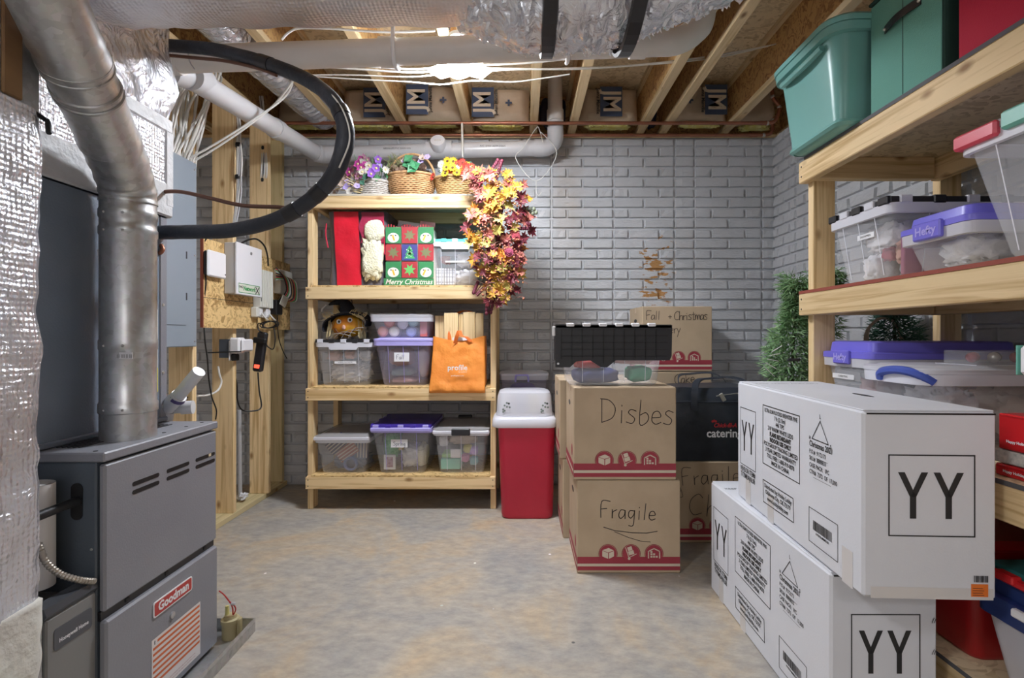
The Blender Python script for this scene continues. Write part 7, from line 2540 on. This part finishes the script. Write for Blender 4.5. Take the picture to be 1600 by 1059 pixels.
obj('lid_latch', MB().cbox(1.158, 1.174, 1.42, 1.52, Y2 + .095, Y2 + .145, .004), PURPLE, t)
text('Hefty', t, (1.157, 1.47, Y2 + .119), '-x', .034, PURPLEL, bold=.001)
lump('crumpled_tissue', 'white tissue filling the small purple lidded tub', 'tissue', (1.34, 1.47, Y2 + .062), (.115, .085, .055), TISSUE, 75, .4, 3.2, crumple=True)
t = tote('storage_tote', 'large clear tote with red and green latches on the right shelf', 1.115, 1.68, .90, 1.318, Y2, .335, body=CLEAR, lid='flat', lidm=SMOKE, rimm=FROSTL, taper=.055, lidh=.03, handles=False, sticker=('SANTAS', .48, .72, .09, .020), sface='-x')
obj('red_latch', MB().cbox(1.104, 1.135, 1.195, 1.315, Y2 + .287, Y2 + .325, .006), REDL, t)
obj('green_latch', MB().cbox(1.104, 1.135, 1.06, 1.185, Y2 + .292, Y2 + .335, .006), GREENL, t)
obj('red_latch', MB().cbox(1.104, 1.135, .93, 1.05, Y2 + .287, Y2 + .325, .006), REDL, t)
lump('crumpled_tissue', 'beige and white paper bundles in the large red and green latch tote', 'tissue', (1.30, 1.13, Y2 + .18), (.11, .135, .095), TISSUE, 76, .45, 3.2, crumple=True)
lump('crumpled_tissue', 'cream paper along the bottom of the red and green latch tote', 'tissue', (1.33, 1.12, Y2 + .055), (.12, .13, .045), PAPERB, 77, .4, 3.2, crumple=True)
# --- third tier
t = tote('lidded_tub', 'large clear tub with a purple lid at the far end of the third shelf', 1.195, 1.745, 1.755, 2.05, Y3, .318, body=CLEAR, lid='dome', lidm=PURPLE, rimm=FROST, taper=.04, lidh=.062, handles=False, ribs=0, sticker=('CHRISTMAS', .62, .58, .13, .018), sface='-x')
obj('lid_latch', MB().cbox(1.183, 1.199, 1.86, 1.95, Y3 + .235, Y3 + .285, .004), PURPLE, t)
text('Hefty', t, (1.182, 1.905, Y3 + .26), '-x', .034, PURPLEL, bold=.001)
lump('pink_snowmen', 'pale pink plush decorations inside the purple lidded tub', 'decoration', (1.33, 1.90, Y3 + .12), (.055, .08, .085), mat('pale_pink', (.70, .52, .54), .8, bump=.4, bsc=30), 80, .4, 4, crumple=True)
lump('grey_cloth', 'grey blue cloth at the back of the purple lidded tub', 'cloth', (1.50, 1.92, Y3 + .13), (.09, .08, .10), flat('grey_blue', (.22, .27, .33), .8), 81, .4, 3, crumple=True)
t = tote('storage_tote', 'wide clear tote with a blue handle in front of the purple lidded tub', 1.125, 1.74, 1.435, 1.735, Y3, .25, body=CLEAR, lid='flat', lidm=FROST, rimm=FROSTL, taper=.045, r=.07, handles=False, ribs=0)
obj('blue_handle', MB().tube(smooth_path([(1.17, 1.452, Y3 + .205), (1.145, 1.468, Y3 + .225), (1.126, 1.50, Y3 + .236), (1.122, 1.55, Y3 + .236), (1.124, 1.60, Y3 + .225), (1.13, 1.61, Y3 + .205)], 5), .013, 8), BLUEH, t, True)
lump('crumpled_tissue', 'white crumpled paper at the left in the blue handle tote', 'tissue', (1.29, 1.58, Y3 + .10), (.10, .095, .09), TISSUE, 82, .45, 3.3, crumple=True)
lump('crumpled_tissue', 'brown crumpled paper at the right in the blue handle tote', 'tissue', (1.52, 1.58, Y3 + .10), (.13, .095, .09), PAPERB, 83, .45, 3.3, crumple=True)
t = thing('ornament_pack', 'clear tray of small red ornaments on the blue handle tote', 'ornaments', (1.44, 1.56, Y3 + .25))
obj('tray', MB().loft([rr(1.325, 1.565, 1.49, 1.62, .02, Y3 + .2515 + z, 4) for z in (0, .004, .034, .042)]), CLEAR, t, True)
obj('tray_flange', MB().cbox(1.315, 1.575, 1.48, 1.63, Y3 + .2512, Y3 + .2535, .001), FROST, t)
for k in range(7):
    solo('ornament', MB().sphere((1.345 + k * .033, 1.53 + .03 * (k % 2), Y3 + .274), .0155, 12, 8), [mat('orn_gloss', (.40, .02, .03), .2, .3), SOLDER, mat('orn_dark', (.05, .03, .06), .2, .4)][(0, 0, 1, 2, 0, 0, 1)[k]],
         'small shiny ornament in the clear tray on the blue handle tote', 'ornament', 'ornaments in the clear tray')
for k, (za, zb, m, lab) in enumerate(((0, .029, REDB, 'thin red gift box lettered Happy Holidays, lowest on the third shelf'), (.030, .062, mat('patterned_card', (.42, .44, .42), .6, col2=(.66, .66, .62), sc=70), 'grey patterned flat box between the two red gift boxes'), (.063, .150, REDB, 'taller red gift box lettered Happy Holidays on the third shelf'))):
    xk, yk = 1.160 + (.004 * k), 1.255 + (.012 * (k % 2))
    t = thing('gift_box', lab, 'box', (1.3, 1.1, Y3 + za))
    obj('box_body', MB().cbox(xk, 1.46, .90, yk, Y3 + za + .001, Y3 + zb, .003), m, t)
    if k != 1:
        obj('lid_seam', MB().box(xk - .0006, xk, .905, yk - .005, Y3 + zb - .006, Y3 + zb - .0045), REDD, t)
        text('Happy Holidays', t, (xk - .0012, yk - .022, Y3 + za + (.014 if k == 0 else .022)), '-x', .009, WHITE, 'LEFT', bold=.0003)
t = thing('white_container', 'white plastic container with a green edge on the red gift boxes', 'container', (1.3, 1.1, Y3 + .150))
obj('container_body', MB().loft([rr(1.20 - o, 1.42 + o, .94 - o, 1.17 + o, .03, Y3 + .151 + z, 4) for z, o in ((0, -.02), (.075, .0), (.095, .012))]), WHITE, t, True)
obj('container_lid', MB().cbox(1.165, 1.45, .92, 1.205, Y3 + .244, Y3 + .318, .010), WHITE, t)
obj('green_edge', MB().cbox(1.166, 1.45, 1.205, 1.2085, Y3 + .246, Y3 + .316, .001), GREENL, t)
# --- fourth tier
t = thing('red_tote', 'dark red plastic tote standing on the lowest right shelf', 'tote', (1.4, 1.5, Y4))
obj('tote_body', MB().loft([rr(1.19 - o, 1.66 + o, 1.345 - o, 1.74 + o, .03, Y4 + .001 + z, 4) for z, o in ((0, -.01), (.015, 0), (.26, .015), (.30, .015))], True, False), REDD, t, True)
obj('lid', MB().cbox(1.165, 1.685, 1.32, 1.765, Y4 + .295, Y4 + .325, .01), REDD, t)
t = tote('storage_tote', 'clear tote with a dark blue lid and white latch on the lowest shelf', 1.150, 1.64, .86, 1.31, Y4, .27, body=FROST, lid='dome', lidm=BLUEL, rimm=BLUEL, taper=.03, lidh=.065, handles=False, ribs=0)
obj('white_latch', MB().cbox(1.138, 1.155, 1.135, 1.195, Y4 + .205, Y4 + .225, .004), WHITE, t)
lump('crumpled_tissue', 'white paper with a grey pattern in the blue lidded tote', 'tissue', (1.34, 1.10, Y4 + .09), (.13, .16, .08), mat('grey_pattern_paper', (.62, .60, .60), .8, col2=(.30, .28, .28), sc=18, lo=.55, hi=.62), 85, .3, 3, crumple=True)
t = thing('teal_tray', 'dark teal bin lid with a red rim on the blue lidded tote', 'lid', (1.36, 1.1, Y4 + .27))
obj('tray_body', MB().cbox(1.165, 1.62, .88, 1.285, Y4 + .276, Y4 + .300, .006), TEALD, t)
obj('red_rim', MB().cbox(1.146, 1.18, .87, 1.296, Y4 + .2715, Y4 + .288, .004), REDB, t)
obj('red_clip', MB().cbox(1.140, 1.165, 1.19, 1.24, Y4 + .276, Y4 + .296, .003), REDB, t)
lump('black_garment', 'black cloth bag pushed under the third right shelf', 'bag', (1.40, 1.07, Y4 + .355), (.19, .19, .052), mat('black_cloth', (.014, .016, .02), .85, bump=.4, bsc=120), 86, .2, 2.4)


CAM_SCALE['scale'] = UNSCALED
# ================================================================ GREENERY
def garland(name, label, cat, path, rad, n, m, seed, leaf=(.030, .004)):
    t = thing(name, label, cat, path[-1])
    obj('stem', MB().tube(path, .008, 6), flat('garland_stem_%d' % seed, (.04, .05, .02), .9), t, True)
    r_ = random.Random(seed)
    nb = MB()
    for k in range(n):
        u = r_.random()
        c = path[int(u * (len(path) - 1))]
        a, ph = r_.uniform(0, 2 * PI), r_.uniform(-1, 1)
        d = Vector((math.cos(a), math.sin(a), ph * .7)).normalized()
        q = c + d * rad * (r_.random() ** .5) * (.75 + .35 * math.sin(u * 9 + seed))
        dd = (d + Vector((r_.uniform(-.7, .7), r_.uniform(-.7, .7), r_.uniform(-.9, .5)))).normalized()
        s = dd.orthogonal().normalized()
        L_, w_ = leaf[0] * r_.uniform(.7, 1.4), leaf[1]
        nb.add([q - s * w_, q + s * w_, q + dd * L_ * .6 + s * w_ * .8, q + dd * L_], [(0, 1, 2, 3)])
    obj('needles', nb, m, t, kind='stuff')
    return t


g = garland('evergreen_garland', 'bushy green pine garland hanging beside the right shelf post', 'garland', smooth_path([px(1248, 440, 2.55), px(1244, 480, 2.55), px(1240, 530, 2.56), px(1238, 580, 2.57), px(1240, 640, 2.6), px(1245, 760, 2.65)], 10), .125, 7000, NEEDLE, 3, (.040, .0035))
for k in range(5):
    a = px(1222 - 3 * k, 540 + 12 * k, 2.44)
    obj('white_twig', MB().tube([a, a + Vector((-.06, -.02, -.03 + .02 * k))], .002, 4), WHITE, g)
obj('black_clip', MB().cbox(1.26, 1.32, 2.42, 2.435, 1.08, 1.095, .004), BLACKP, g)
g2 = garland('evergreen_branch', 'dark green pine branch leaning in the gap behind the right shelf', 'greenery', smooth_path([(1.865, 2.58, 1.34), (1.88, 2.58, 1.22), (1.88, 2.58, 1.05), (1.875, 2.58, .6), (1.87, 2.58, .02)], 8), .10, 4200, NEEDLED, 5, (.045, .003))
g3 = garland('evergreen_sprig', 'small dark green sprig seen just right of the shelf post', 'greenery', smooth_path([px(1303, 425, 2.55), px(1306, 445, 2.55), px(1302, 480, 2.55), px(1300, 530, 2.55)], 6), .045, 900, NEEDLE, 7, (.035, .003))
mbw = MB()
for k in range(3):
    mbw.tube([Vector((1.80 + .09 * math.cos(a) + .004 * k, 2.55 + .004 * math.sin(5 * a + k), 1.17 + .12 * math.sin(a))) for a in [2 * PI * q / 40 for q in range(40)]], .006, 6, closed=True)
solo('twig_wreath', mbw, flat('wreath_twig', (.30, .25, .20), .9), 'bare twig wreath ring hanging behind the right shelf', 'wreath')
mbw = MB()
mbw.merge(lump_mb((1.765, 2.5, 1.32), (.03, .02, .025), 90, .4, 4))
solo('red_bow', mbw, REDD, 'small dark red bow above the twig wreath', 'bow')

flush_fonts()
